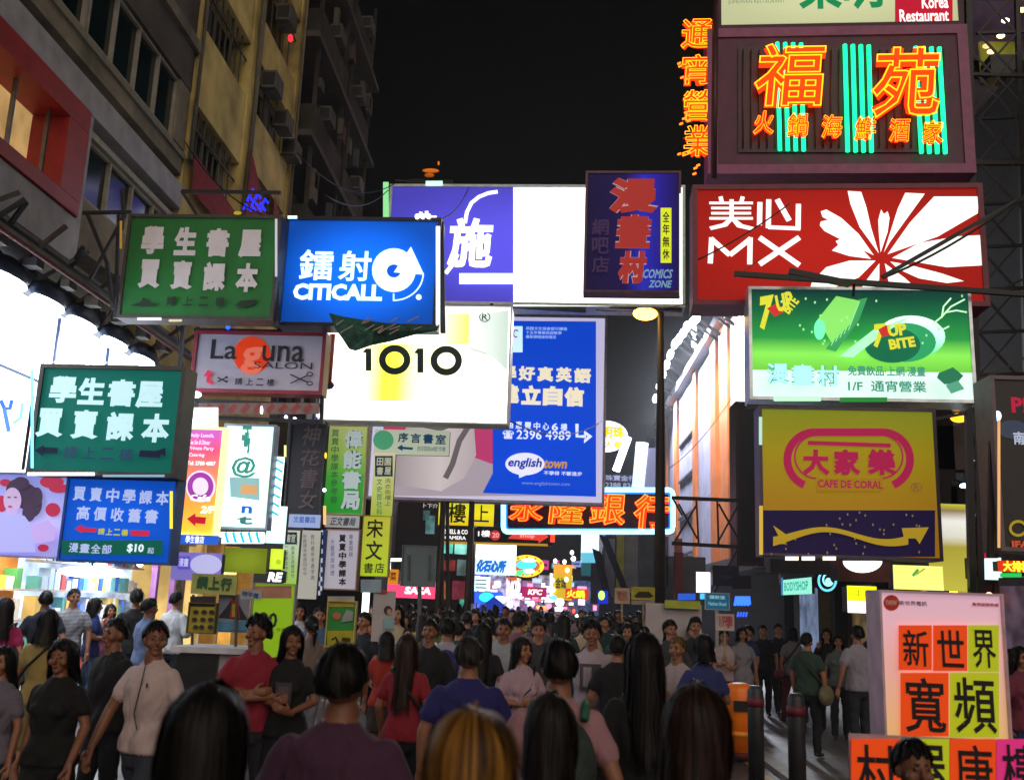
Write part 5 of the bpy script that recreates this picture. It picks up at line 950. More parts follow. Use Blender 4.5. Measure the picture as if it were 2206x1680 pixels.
s.rect(1578, 1240, 1618, 1268, D('2a1f2c'), 'backing')
s = Sign('small_glow_sign', 'tall blurred white lit sign left of the dark box on the right', 'lightbox', 1500, 1530, 1232, 1276, d=26, panel=E('f0f0ff', 2.2, True), depth=.2); s.rect(1508, 1278, 1532, 1290, E('40b0f0', 1.6), 'blue_base'); s.rect(1430+30, 1278, 1498, 1292, E('2a58c8', 1), 'blue_strip')
s = Sign('black_cafe_box', 'black square signboard with faint grey writing beside the truss', 'sign', 1535, 1592, 1218, 1262, d=25, panel=D('17181c', .5), depth=.4); s.text('Vogue', 1548, 1236, 1580, 1248, D('4a4c54'), .02)
# shops on the right
s = Sign('pale_green_shop_sign', 'pale turquoise lit shop sign tilted with the street on the dark right wall', 'sign', 1684, 1748, 1246, 1280, X=7.9, panel=E('90e8d0', 1.15, True), depth=.1); s.text('BODYSHOP', 1690, 1252, 1742, 1272, E('3aa898', .9), .03); s.rect(1684, 1244, 1688, 1282, E('2a80b0', 1), 'edge_tube')
s = Sign('round_shop_logo', 'round turquoise glowing logo of curved lines on the dark right wall', 'sign', 1757, 1806, 1224, 1276, d=21, panel=None)
s.oval(1781, 1250, 27, 27, D('101418'), 'panel'); s.ring(1782, 1250, 21, 24, 5, E('70d8e8', 1.3), 'logo_ring', 100, 400); s.ring(1784, 1248, 13, 15, 4, E('a0f0f8', 1.4), 'logo_ring', 60, 330); s.oval(1784, 1252, 7, 8, E('b0e8f0', 1.2), 'logo_core', 14)
s = Sign('brown_arc_sign', 'brown sign box with a glaring white half oval lamp at its top', 'sign', 1806, 1918, 1208, 1252, d=16, panel=D('7c463e', .6), depth=.5); s.oval(1858, 1208, 42, 25, E('f4ffff', 3, True), 'white_half_oval', 24, 180, 360)
s = Sign('yellow_white_lightbox', 'bright yellow over white lightbox hanging above the men at the dark shop', 'sign', 1826, 1889, 1262, 1320, d=14, panel=G([(0, 'ffffff'), (.4, 'ffffff'), (.45, 'e8f010'), (1, 'd8e810')], 'z', 1.5, True), depth=.3); s.text('上海', 1840, 1268, 1880, 1284, E('90a010', .9), .01)
s = Sign('yellow_column_sign', 'tall glowing yellow green pillar sign with a white band behind the tall white display', 'sign', 2000, 2085, 1085, 1272, d=17, panel=G([(0, 'c8c048'), (.5, 'a89c38'), (.62, 'd8d8c8'), (.8, 'e8e8e0'), (.92, '8a7a50'), (1, 'c0c030')], 'z', .9, True), depth=.6)
s = Sign('lime_glow_lightbox', 'pale lime lightbox with a small green sprig mark above the tall white display', 'sign', 1925, 2032, 1218, 1270, d=16.6, panel=G([(0, 'e8f078'), (1, 'd8e070')], 'z', 1.3, True), depth=.3); s.stroke([(1966, 1240), (1978, 1226)], 6, E('50a860', .9), 'sprig_mark'); s.stroke([(1972, 1238), (1992, 1224)], 4, E('b0b840', .9), 'sprig_mark')
s = Sign('red_gold_sign', 'small red vertical sign with two white characters at the right', 'sign', 2093, 2122, 1108, 1200, d=16, panel=G([(0, 'c02030'), (.5, '70205a'), (1, 'd02828')], 'z', .8, True), depth=.2); s.vtext('金龍', 2098, 1112, 2118, 1176, E('f4e8ff', 1.3), bold=.04)
s = Sign('white_small_lightbox', 'white and lilac lit box below the small red vertical sign', 'lightbox', 2094, 2158, 1200, 1248, d=16.2, panel=E('d8f4f8', 1.3, True), depth=.3); s.rect(2100, 1218, 2112, 1240, E('b090d0', 1), 'lilac_strip'); s.rect(2118, 1166, 2150, 1202, D('1a1626'), 'dark_notch')
s = Sign('fiery_edge_sign', 'fiery orange neon sign above the green lit strip at the right edge', 'neon sign', 2150, 2230, 1208, 1232, d=15, panel=E('d83a18', .9, True), depth=.2); s.text('大排檔', 2160, 1208, 2222, 1232, E('ffc028', 2.2), .05); s.rect(2154, 1234, 2200, 1243, E('20b850', 1.2), 'green_strip'); s.rect(2150, 1244, 2230, 1262, D('3a3440'), 'lower_beam')
s = Sign('dark_edge_board', 'tall dark board with pink letters and a gold rosette cut by the right edge', 'sign', 2152, 2320, 820, 1180, d=12.6, panel=D('201c22', .5, 0, .3), frame=D('70606a', .5), fw=.05, depth=.5)
s.rect(2146, 905, 2152, 1180, E('e0a870', 1.0), 'edge_tube', k=.04); s.text('P!', 2178, 855, 2212, 890, E('b0203c', .8), .04); s.oval(2180, 925, 32, 20, E('40485a', .6), 'lamp_pool', 20); s.text('南', 2182, 930, 2206, 958, E('a8b0c8', .9), .03); s.ring(2192, 1138, 20, 18, 6, E('a08a20', .8), 'rosette'); s.text('IFA', 2178, 1165, 2216, 1180, E('c04a28', .8), .05)
s.oval(2147, 897, 8, 11, E('a0c0ff', 6, True), 'spot_lamp', 14); s.arm([((2146, 820), (2143, 1200))], .06)
for px, py, rx, hx, st, d in ((2085, 878, 14, 'ffb020', 2.5, 17), (2066, 900, 20, 'ffb820', 2.5, 17), (2062, 878, 16, '8a6a20', 1, 17), (2078, 1046, 10, 'c0d8ff', 7, 17), (2110, 1030, 5, 'ffe8a0', 4, 17), (1990, 1236, 4, 'ffffff', 1, 17)):
    q = atY(px, py, d); t = thing('spotlight', {14: 'amber lamp highest behind the yellow restaurant board', 20: 'long amber lamp behind the yellow restaurant board', 16: 'dim amber lamp behind the yellow restaurant board', 10: 'blue white spotlight under the restaurant tower', 5: 'tiny warm lamp right of the blue white spotlight', 4: 'tiny white lamp above the tall white display'}[rx], 'lamp', q)
    m = MB(); m.ell(q, (rx*d/F*.9, .12, rx*d/F*.5), E(hx, st)); m.build('lens', t); m = MB(); m.tube([q+np.array([0, .06, .02]), q+np.array([0, .4, .1])], .06, IRON); m.build('housing', t)
CG = thing('grey_canopy', 'grey brown canopy and dark hanging fixtures behind the yellow restaurant board', 'canopy', atY(2070, 1000, 17.6))
for x0, y0, x1, y1, hx in ((2022, 918, 2100, 1010, '5f5552'), (2100, 890, 2128, 1100, '4c3a20'), (2022, 860, 2050, 1090, '2a2426'), (2050, 1050, 2125, 1085, '1c1618'), (1660, 1208, 1800, 1232, '4c4446')):
    a = atY(x0, y1, 17.8); b = atY(x1, y0, 17.8); m = MB(); m.box((a[0], 17.8, a[2]), (b[0], 18.2, b[2]), D(hx, .8, 0, .3, 3)); m.build('panel', CG)
# broadband display bottom right
s = Sign('broadband_display', 'tall pinkish white display board covered with orange and lime character sheets', 'display board', 1903, 2163, 1280, 1600, d=6.6, yaw=2, panel=G([(0, 'd8b070'), (.5, 'd8a8a0'), (.8, 'dcb0bc'), (1, 'd8b0c4')], 'z', .62), depth=.3, frame=D('d8b4c4', .6), fw=.015, side=D('a88898'))  # panel's glow and its pink-to-yellow run stand in for light falling on it
s.oval(1920, 1298, 17, 17, D('d23a34'), 'round_logo'); s.text('new', 1908, 1292, 1932, 1303, D('e8b0a0'), .03); s.text('新世界電訊', 1936, 1294, 1996, 1304, D('6a5a66'), .02); s.text('寬頻服務熱線', 2092, 1298, 2150, 1306, D('c84a58'), .03)
SO = E('ee4c16', .62); SY = E('b8c020', .62); SP = E('e03480', .62); BK = D('1a1218')  # paper sheets given emission to brighten them
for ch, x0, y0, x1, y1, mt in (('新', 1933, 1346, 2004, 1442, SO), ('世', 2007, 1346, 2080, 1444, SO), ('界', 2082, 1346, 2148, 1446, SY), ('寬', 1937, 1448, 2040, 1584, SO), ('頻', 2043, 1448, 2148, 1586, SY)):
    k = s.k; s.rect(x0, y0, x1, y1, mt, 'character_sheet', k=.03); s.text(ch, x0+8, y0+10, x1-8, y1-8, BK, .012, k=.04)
s = Sign('village_flat_board', 'low row of orange, lime and pink character sheets at the bottom right corner', 'display board', 1832, 2300, 1590, 1800, d=5.3, yaw=2, panel=D('b09aa4', .6), depth=.06)
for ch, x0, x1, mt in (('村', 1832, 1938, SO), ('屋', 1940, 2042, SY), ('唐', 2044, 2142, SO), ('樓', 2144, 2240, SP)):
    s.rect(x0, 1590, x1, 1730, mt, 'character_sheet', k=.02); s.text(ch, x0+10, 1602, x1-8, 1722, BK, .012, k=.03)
s.arm([((1850, 1790), (1850, 2050)), ((2280, 1790), (2280, 2050))], .05, STEEL, 'leg', .04)
# loose cables
for i, (p, q, d0, d1, sg, lab) in enumerate((((395, 300), (614, 478), 16.9, 13.5, .3, 'from the tenement corner to the blue phone lightbox'), ((640, 330), (850, 396), 18, 24, .5, 'sagging above the violet sign'), ((700, 420), (836, 410), 16, 23, .3, 'short and taut left of the violet sign'), ((938, 476), (1010, 404), 13.5, 24, .2, 'rising from the blue phone lightbox to the violet sign'),
        ((1503, 560), (1700, 440), 14, 14.4, .05, 'across the petals of the red bakery board'), ((2206, 420), (1900, 600), 13.7, 13.9, .1, 'thick from the right edge to the red bakery board'), ((1440, 1010), (1600, 820), 36, 30, .3, 'thin over the floodlit arcade facade'), ((1230, 660), (1480, 655), 25, 22, .15, 'under the blank white lightbox'),
        ((380, 700), (420, 905), 14.6, 14.2, .1, 'hanging on the peeling pillar'), ((600, 700), (600, 905), 14, 14.5, .08, 'dropping beside the salon sign'), ((1100, 908), (1300, 905), 17, 25, .3, 'from the 1010 board towards the street'), ((700, 908), (800, 930), 16.5, 18, .1, 'between the 1010 board and the study room sign'))):
    a = atY(*p, d0); b = atY(*q, d1); P = [a+(b-a)*t-np.array([0, 0, sg*4*t*(1-t)]) for t in np.linspace(0, 1, 12)]; m = MB(); m.tube(P, .012+.006*(i == 5), BLK, 6); o = m.build('cable'); tag(o, 'black cable '+lab, 'cable', 'loose cables')
# bollards and bin
def bollard(px, py, d, label):
    q = atY(px, py, d); t = thing('bollard', label, 'bollard', (q[0], d, .05), group='grey bollards'); r = .075
    m = MB(); m.tube([(q[0], d, .05), (q[0], d, q[2]-.06), (q[0], d, q[2]-.01)], [r, r, r*.7], D('38383c', .5, .3, .2), 20); m.build('post', t)
    m = MB(); m.tube([(q[0], d, q[2]-.2), (q[0], d, q[2]-.12)], r+.006, D('6a1c2c', .6), 20); m.build('red_band', t); m = MB(); m.tube([(q[0], d, .05), (q[0], d, .12)], r+.03, IRON, 20); m.build('base_ring', t)
bollard(1627, 1474, 10.0, 'grey bollard with a red band right of the orange bin'); bollard(1714, 1490, 9.2, 'nearest grey bollard with a red band, in front of the man with the canvas bag')
q = atY(1592, 1470, 13.0); tb = thing('litter_bin', 'orange cylindrical litter bin beside the bollards on the right pavement', 'bin', (q[0], 11.5, .05))
OB = D('f0780c', .4, 0, .15, 6, .05); r = .2; hh = q[2]
m = MB(); m.tube([(q[0], 13.0, .12), (q[0], 13.0, hh-.1), (q[0], 13.0, hh-.03), (q[0], 13.0, hh)], [r, r, r*.9, r*.4], OB, 28); m.build('body', tb)
m = MB(); m.tube([(q[0], 13.0, .3), (q[0], 13.0, .36)], r+.01, D('e08a20', .4), 28); m.build('band', tb); m = MB(); m.tube([(q[0], 13.0, .05), (q[0], 13.0, .13)], r-.01, D('5a1a10'), 28); m.build('foot', tb); m = MB(); m.box((q[0]-.1, 12.77, hh-.32), (q[0]+.1, 12.81, hh-.2), D('140c08')); m.build('slot', tb)
glyph_batch()

# ================================================================== people
SKIN = [D('8f6048', .55, 0, .12, 20, .05), D('7c5038', .55, 0, .12, 20, .05), D('a07458', .55, 0, .12, 20, .05)]
EYEM = D('2c1c16', .2, 0, 0, 1, 0); LIP = D('8a4e42', .4, 0, 0, 1, 0); BROW = D('3a261e', .8, 0, 0, 1, 0)
def fabric(hexc, stripes=None, sc=40):
    k = ('fab', hexc, stripes, sc)
    if k in MATS: return MATS[k]
    m, t, p = base_mat('cloth_'+hexc); c = tuple(.62*v for v in lin(hexc)); tc = t.nodes.new('ShaderNodeTexCoord')
    n = t.nodes.new('ShaderNodeTexNoise'); n.inputs['Scale'].default_value = 7; n.inputs['Detail'].default_value = 4; n.inputs['Distortion'].default_value = .6
    mp = t.nodes.new('ShaderNodeMapping'); mp.inputs['Scale'].default_value = (1.4, 1.4, .6); t.links.new(tc.outputs['Object'], mp.inputs[0]); t.links.new(mp.outputs[0], n.inputs['Vector'])
    b = t.nodes.new('ShaderNodeBump'); b.inputs['Strength'].default_value = .9; b.inputs['Distance'].default_value = .03; t.links.new(n.outputs[0], b.inputs['Height']); t.links.new(b.outputs[0], p.inputs['Normal'])
    p.inputs['Roughness'].default_value = .9
    if stripes:
        w = t.nodes.new('ShaderNodeTexWave'); w.wave_type = 'BANDS'; w.bands_direction = 'Z'; w.inputs['Scale'].default_value = sc/6.28; t.links.new(tc.outputs['Object'], w.inputs['Vector'])
        cr = t.nodes.new('ShaderNodeValToRGB'); cr.color_ramp.elements[0].position = .45; cr.color_ramp.elements[1].position = .55
        cr.color_ramp.elements[0].color = (*c, 1); cr.color_ramp.elements[1].color = (*lin(stripes), 1); t.links.new(w.outputs[0], cr.inputs[0]); t.links.new(cr.outputs[0], p.inputs['Base Color'])
    else:
        r = t.nodes.new('ShaderNodeMapRange'); r.inputs[3].default_value = .8; r.inputs[4].default_value = 1.15; t.links.new(n.outputs[0], r.inputs[0])
        mx = t.nodes.new('ShaderNodeVectorMath'); mx.operation = 'SCALE'; mx.inputs[0].default_value = c; t.links.new(r.outputs[0], mx.inputs['Scale']); t.links.new(mx.outputs[0], p.inputs['Base Color'])
    MATS[k] = m; return m
def hairmat(c0, c1=None, sc=30):
    k = ('hair', c0, c1)
    if k in MATS: return MATS[k]
    m, t, p = base_mat('hair_'+c0); tc = t.nodes.new('ShaderNodeTexCoord'); sx = t.nodes.new('ShaderNodeSeparateXYZ'); t.links.new(tc.outputs['Object'], sx.inputs[0])
    at = t.nodes.new('ShaderNodeMath'); at.operation = 'ARCTAN2'; t.links.new(sx.outputs[0], at.inputs[0]); t.links.new(sx.outputs[1], at.inputs[1])
    cb = t.nodes.new('ShaderNodeCombineXYZ'); ml = t.nodes.new('ShaderNodeMath'); ml.operation = 'MULTIPLY'; ml.inputs[1].default_value = 5; t.links.new(at.outputs[0], ml.inputs[0]); t.links.new(ml.outputs[0], cb.inputs[0]); t.links.new(sx.outputs[2], cb.inputs[2])
    n = t.nodes.new('ShaderNodeTexNoise'); n.inputs['Scale'].default_value = 1.6; n.inputs['Detail'].default_value = 4; n.inputs['Roughness'].default_value = .7; t.links.new(cb.outputs[0], n.inputs['Vector'])
    cr = t.nodes.new('ShaderNodeValToRGB'); cr.color_ramp.elements[0].position = .42; cr.color_ramp.elements[1].position = .62
    cr.color_ramp.elements[0].color = (*lin(c0), 1); cr.color_ramp.elements[1].color = (*lin(c1 or c0), 1); t.links.new(n.outputs[0], cr.inputs[0]); t.links.new(cr.outputs[0], p.inputs['Base Color'])
    p.inputs['Roughness'].default_value = .5; p.inputs['Specular IOR Level'].default_value = .22; b = t.nodes.new('ShaderNodeBump'); b.inputs['Strength'].default_value = .5; b.inputs['Distance'].default_value = .01; t.links.new(n.outputs[0], b.inputs['Height']); t.links.new(b.outputs[0], p.inputs['Normal'])
    MATS[k] = m; return m
HB = hairmat('0a0909', '151211'); HBR = hairmat('170f0c', '38221a'); HBL = hairmat('241510', 'b07a2c', 60)

class Prims:
    """solids that are merged into one skin, each with the surface it stands for"""
    def __init__(s): s.V = []; s.Fc = []; s.tag = []
    def put(s, V, Fc, tag):
        b = len(s.V); s.V += [tuple(v) for v in V]; s.Fc += [tuple(b+i for i in f) for f in Fc]; s.tag += [tag]*len(V)
    def loft(s, rings, tag, n=20):
        """rings: (centre, rx, ry) horizontal ellipses from bottom to top"""
        V = []
        for c, rx, ry in rings:
            for j in range(n):
                t = 2*math.pi*j/n; e = .85; ct, st = math.cos(t), math.sin(t)
                V.append((c[0]+rx*math.copysign(abs(ct)**e, ct), c[1]+ry*math.copysign(abs(st)**e, st), c[2]))
        k = len(rings); f = [(i*n+j, i*n+(j+1) % n, (i+1)*n+(j+1) % n, (i+1)*n+j) for i in range(k-1) for j in range(n)]
        f += [tuple(range(n))[::-1], tuple(range((k-1)*n, k*n))]; s.put(V, f, tag)
    def limb(s, P, R, tag, n=12, flat=1):
        """tapering limb through the points P with radii R, rounded ends"""
        P = [np.array(p, float) for p in P]; d0 = P[0]-P[1]; d0 /= np.linalg.norm(d0); d1 = P[-1]-P[-2]; d1 /= np.linalg.norm(d1)
        Q = [(P[0]+d0*R[0]*.92, R[0]*.35), (P[0]+d0*R[0]*.55, R[0]*.82)]
        for i in range(len(P)-1):
            for t in (0, .34, .67): Q.append((P[i]*(1-t)+P[i+1]*t, R[i]*(1-t)+R[i+1]*t))
        Q += [(P[-1], R[-1]), (P[-1]+d1*R[-1]*.55, R[-1]*.82), (P[-1]+d1*R[-1]*.92, R[-1]*.35)]; V = []
        for i, (c, r) in enumerate(Q):
            d = Q[min(i+1, len(Q)-1)][0]-Q[max(i-1, 0)][0]; d /= np.linalg.norm(d); u = np.cross(d, (.12, 1, .05)); u /= np.linalg.norm(u); w = np.cross(d, u)
            for j in range(n): t = 2*math.pi*j/n; V.append(c+r*(math.cos(t)*u+flat*math.sin(t)*w))
        k = len(Q); f = [(i*n+j, (i+1)*n+j, (i+1)*n+(j+1) % n, i*n+(j+1) % n) for i in range(k-1) for j in range(n)]
        f += [tuple(range(n)), tuple(range((k-1)*n, k*n))[::-1]]; s.put(V, f, tag)
    def ell(s, c, r, tag, n=14, h=9):
        V = []; f = []
        V.append((c[0], c[1], c[2]+r[2]))
        for i in range(1, h):
            p = math.pi*i/h
            for j in range(n): t = 2*math.pi*j/n; V.append((c[0]+r[0]*math.sin(p)*math.cos(t), c[1]+r[1]*math.sin(p)*math.sin(t), c[2]+r[2]*math.cos(p)))
        V.append((c[0], c[1], c[2]-r[2])); L = len(V)-1
        f += [(0, 1+j, 1+(j+1) % n) for j in range(n)]+[(1+i*n+j, 1+(i+1)*n+j, 1+(i+1)*n+(j+1) % n, 1+i*n+(j+1) % n) for i in range(h-2) for j in range(n)]
        f += [(L, 1+(h-2)*n+(j+1) % n, 1+(h-2)*n+j) for j in range(n)]; s.put(V, f, tag)
    def turn(s, a, c, z0=-9):
        ca, sa = math.cos(a), math.sin(a); s.V = [((c[0]+(x-c[0])*ca-(y-c[1])*sa), (c[1]+(x-c[0])*sa+(y-c[1])*ca), z) for x, y, z in s.V]
# tags: 0 skin 1 top 2 bottom 3 shoe 4 eye 5 lip 6 brow
def hand(P, wrist, dirv, palm_n, side, fist):
    d = np.array(dirv, float); d /= np.linalg.norm(d); nrm = np.array(palm_n, float); nrm -= d*(nrm@d); nrm /= np.linalg.norm(nrm); w = np.cross(d, nrm)*side
    wrist = np.array(wrist); pc = wrist+d*.05
    P.limb([wrist-d*.02, wrist+d*.035, wrist+d*.085], [.026, .034, .036], 0, 12, .55)
    for i, (off, L) in enumerate(((-.026, .072), (-.009, .08), (.009, .075), (.026, .058))):
        b = wrist+d*.088+w*off*-1; c1 = .25+.8*fist; k1 = b+(d*math.cos(c1*.5)+nrm*math.sin(c1*.5))*L*.5; k2 = k1+(d*math.cos(c1*1.3)+nrm*math.sin(c1*1.3))*L*.5
        P.limb([b-d*.012, k1, k2], [.0092, .0085, .0068], 0, 8)
    b = wrist+d*.03+w*.03; k1 = b+(d*.65+w*.6+nrm*.3)*.038; k2 = k1+(d*.85+w*.15+nrm*.4)*.03; P.limb([b, k1, k2], [.013, .011, .008], 0, 8)
def head_prims(P, female):
    z = 1.585
    P.ell((0, -.008, z+.02), (.072, .091, .098), 0, 20, 14); P.limb([(0, .022, z-.02), (0, .036, z-.066)], [.06, .042], 0, 14)
    P.ell((0, .05, z-.084), (.026 if female else .032, .03, .022), 0, 12, 8)
    P.ell((0, .095, z-.018), (.012, .02, .02), 0, 10, 6); P.limb([(0, .082, z+.018), (0, .1, z-.014)], [.008, .011], 0, 8)
    for s in (-1, 1):
        P.ell((s*.073, -.005, z-.01), (.011, .02, .03), 0, 8, 6); P.ell((s*.03, .0765, z+.012), (.011, .007, .0045), 4, 8, 6)
        P.limb([(s*.016, .089, z+.033), (s*.044, .08, z+.034)], [.0032, .0025], 6, 6); P.ell((s*.04, .056, z-.024), (.026, .026, .026), 0, 8, 6)
    P.ell((0, .088, z-.052), (.02, .008, .0062), 5, 10, 6)
POSES = {}
def body_prims(spec):
    """spec: sex, pose, bottom, top, head turn"""
    sex, pose, bottom, top, turn = spec; fem = sex == 'f'; Bd = Prims(); Hd = Prims(); Hn = Prims()
    sh = .165 if fem else .19; hp = .088; walk = {'walk': .2, 'walk2': -.2}.get(pose, .05)
    sit = pose == 'sit'
    # legs
    for s in (-1, 1):
        st = walk*s; hip = np.array((s*hp, 0, .86))
        if sit: knee = np.array((s*.12, .42, .47)); ank = np.array((s*.13, .46, .09)); hip = np.array((s*.09, 0, .5))
        else:
            knee = np.array((s*.1, st*.65+.02, .46)); ank = np.array((s*.095, st*1.15-.02-(.07 if st < -.1 else 0), .085+(.04 if st < -.1 else 0)))
        mid = {'pants': 2, 'jeans': 2, 'skirt': 0, 'shorts': 0, 'dress': 0}[bottom]; loose = .012 if mid == 2 else 0
        Bd.limb([hip, hip*.45+knee*.55, knee], [.09 if fem else .088, .07+loose, .054+loose], 2 if bottom in ('shorts',) or mid == 2 else 0, 14)
        if bottom == 'shorts': Bd.limb([hip, knee+(hip-knee)*.12], [.096, .084], 2, 14)
        Bd.limb([knee, knee*.6+ank*.4+np.array((0, -.012, 0)), ank], [.055+loose, .054+loose, .036+loose*1.3], mid, 12)
        Bd.limb([ank+np.array((0, -.02, -.035)), ank+np.array((s*.01, .14, -.05))], [.042, .034], 3, 12, .8)
    dz = -.37 if sit else 0
    hw = .165 if fem else .16
    if bottom in ('skirt', 'dress'):
        Bd.loft([((0, 0, .56), .21, .15), ((0, 0, .7), .195, .14), ((0, 0, .88), .178, .13), ((0, 0, .98), .15, .11)], 2 if bottom == 'skirt' else 1)
    else: Bd.loft([((0, 0, .76+dz), .12, .1), ((0, 0, .82+dz), hw, .118), ((0, 0, .92+dz), hw+.005, .122), ((0, 0, 1.0+dz), hw-.02, .11)], 2)
    wst = .122 if fem else .148; ch = .15 if fem else .172; lo = .012
    hem = .86 if top != 'tank' else .92
    R = [((0, 0, hem+dz), hw+.012+lo, .125+lo), ((0, 0, .95+dz), hw+.002+lo, .122+lo), ((0, 0, 1.06+dz), wst+lo, .102+lo), ((0, 0, 1.18+dz), ch*.96+lo, .112+lo), ((0, .003, 1.27+dz), ch+.004+lo, .122 if fem else .125), ((0, 0, 1.33+dz), ch+lo, .112), ((0, -.002, 1.37+dz), sh-.012, .092), ((0, -.006, 1.40+dz), sh-.055, .078), ((0, -.008, 1.43+dz), .09, .066), ((0, -.006, 1.455+dz), .066, .06)]
    Bd.loft(R, 1, 24)
    if fem:
        for s in (-1, 1): Bd.ell((s*.068, .095, 1.235+dz), (.062, .05, .058), 1)
    Bd.limb([(0, -.006, 1.38+dz), (0, .004, 1.5+dz)], [.066 if not fem else .05, .06 if not fem else .046], 0, 14)
    # arms
    A = {'stand': ((.055, 0, 1.12), (.06, .05, .87), (0, .15, -1)), 'walk': ((.06, -.05, 1.12), (.065, .06, .88), (0, .3, -1)), 'walk2': ((.06, .03, 1.12), (.065, .1, .88), (0, .3, -1)), 'sit': ((.05, .03, 1.12), (-.04, .22, 1.0), (-.3, 1, 0)),
         'hold': ((.06, .0, 1.13), (-.11, .23, 1.12), (-.6, .6, .3)), 'crossed': ((.06, .09, 1.13), (-.2, .21, 1.15), (-1, .1, .1)), 'phone': ((.06, .0, 1.13), (.065, .05, .88), (0, .1, -1)), 'reach': ((.07, -.05, 1.12), (.12, -.03, .88), (.2, 0, -1))}[pose]
    for s in (-1, 1):
        e, w, dv = A
        if pose == 'phone' and s == 1: e, w, dv = (.09, .06, 1.13), (-.02, .17, 1.36), (-.3, -.3, 1)
        if pose == 'hold' and s == -1: w = (-.08, .2, 1.06)
        if pose == 'crossed' and s == -1: w = (-.22, .17, 1.11)
        S = np.array((s*(sh-.022), -.005, 1.352+dz)); El = np.array((s*(sh+e[0]), e[1], e[2]+dz)); Wr = np.array((s*(sh+w[0]), w[1], w[2]+dz)); sw = walk*s*-.6; El[1] += sw*.5; Wr[1] += sw
        sl = {'tee': .55, 'long': 1.0, 'tank': .0, 'vneck': .5}[top]; ra = .043 if fem else .05
        Bd.limb([S, S*.4+El*.6, El], [ra, ra*.88, ra*.78], 0, 12); Bd.limb([El, El*.55+Wr*.45, Wr], [ra*.78, ra*.74, ra*.52], 0 if sl < 1 else 1, 12)
        if sl: E_ = S+(El-S)*sl; Bd.limb([S, S*.5+E_*.5, E_], [ra+.01, ra+.014, ra+.017], 1, 14)
        if sl == 1: Bd.limb([El, Wr], [ra+.004, ra*.75], 1, 12)
        hand(Hn, Wr, np.array(dv)*np.array((s, 1, 1)), (-s, .2, 0) if pose not in ('crossed', 'hold') else (0, -1, 0), s, .45)
    head_prims(Hd, fem)
    if sit: Hd.V = [(x, y, z+dz) for x, y, z in Hd.V]
    Hd.turn(turn, (0, 0))
    return Bd, Hd, Hn
BODIES = {}; WANT = []
def want(spec, near):
    if (spec, near) not in WANT: WANT.append((spec, near))
def make_bodies():
    jobs = []
    for spec, near in WANT:
        Bd, Hd, Hn = body_prims(spec)
        sets = [(Bd, .011), (Hd, .0055), (Hn, .0045)] if near == 2 else [(Bd, .015), (Hd, .009), (Hn, .007)] if near == 1 else [(Bd, .024), (Hd, .015), (Hn, .013)]
        for P, vx in sets:
            me = bpy.data.meshes.new('src'); me.from_pydata(P.V, [], P.Fc); o = bpy.data.objects.new('src', me); COL.objects.link(o)
            r = o.modifiers.new('r', 'REMESH'); r.mode = 'VOXEL'; r.voxel_size = vx; r.use_smooth_shade = True
            sm = o.modifiers.new('s', 'SMOOTH'); sm.iterations = 2 if P is Hd else 3; sm.factor = .5
            jobs.append((spec, near, o, P))
    bpy.context.view_layer.update(); dg = bpy.context.evaluated_depsgraph_get(); acc = {}
    for spec, near, o, P in jobs:
        me = bpy.data.meshes.new_from_object(o.evaluated_get(dg)); nv = len(me.vertices); nf = len(me.polygons)
        co = np.empty(nv*3); me.vertices.foreach_get('co', co); co = co.reshape(-1, 3)
        tot = np.empty(nf, int); me.polygons.foreach_get('loop_total', tot); lv = np.empty(len(me.loops), int); me.loops.foreach_get('vertex_index', lv)
        st = np.concatenate([[0], np.cumsum(tot)[:-1]]); cen = np.add.reduceat(co[lv], st, axis=0)/tot[:, None]
        bv = BVHTree.FromPolygons([Vector(v) for v in P.V], P.Fc); ftag = [P.tag[f[0]] for f in P.Fc]
        mi = np.array([ftag[bv.find_nearest(Vector(c))[2]] for c in cen])
        bpy.data.meshes.remove(me); src_me = o.data; bpy.data.objects.remove(o); bpy.data.meshes.remove(src_me)
        if near and P.tag.count(1):
            amp = np.zeros(nv); fl_ = np.repeat(mi, tot); cl = (fl_ == 1) | (fl_ == 2); amp[lv[cl]] = 1; amp[lv[fl_ == 0]] = 0
            for i_ in np.nonzero(amp)[0]:
                x_, y_, z_ = co[i_]; q_ = noise.noise(Vector((x_*7+y_*4, y_*7, z_*9+x_*5)))*.015+noise.noise(Vector((x_*17, y_*17, z_*12+x_*9)))*.007
                r_ = math.hypot(x_, y_)+1e-6; co[i_, 0] += q_*x_/r_; co[i_, 1] += q_*y_/r_
        acc.setdefault((spec, near), []).append((co, lv, tot, mi))
    for key, L in acc.items():
        V = np.vstack([a[0] for a in L]); off = 0; faces = []; mi = []
        for co, lv, tot, m_ in L:
            st = np.concatenate([[0], np.cumsum(tot)]); l = (lv+off).tolist(); faces += [tuple(l[st[i]:st[i+1]]) for i in range(len(tot))]; mi.append(m_); off += len(co)
        me = bpy.data.meshes.new('body'); me.from_pydata(V.tolist(), [], faces)
        for _ in range(7): me.materials.append(SKIN[0])
        me.polygons.foreach_set('material_index', np.concatenate(mi)); me.polygons.foreach_set('use_smooth', np.ones(len(faces), bool)); me.update(); BODIES[key] = me
HAIRS = {}
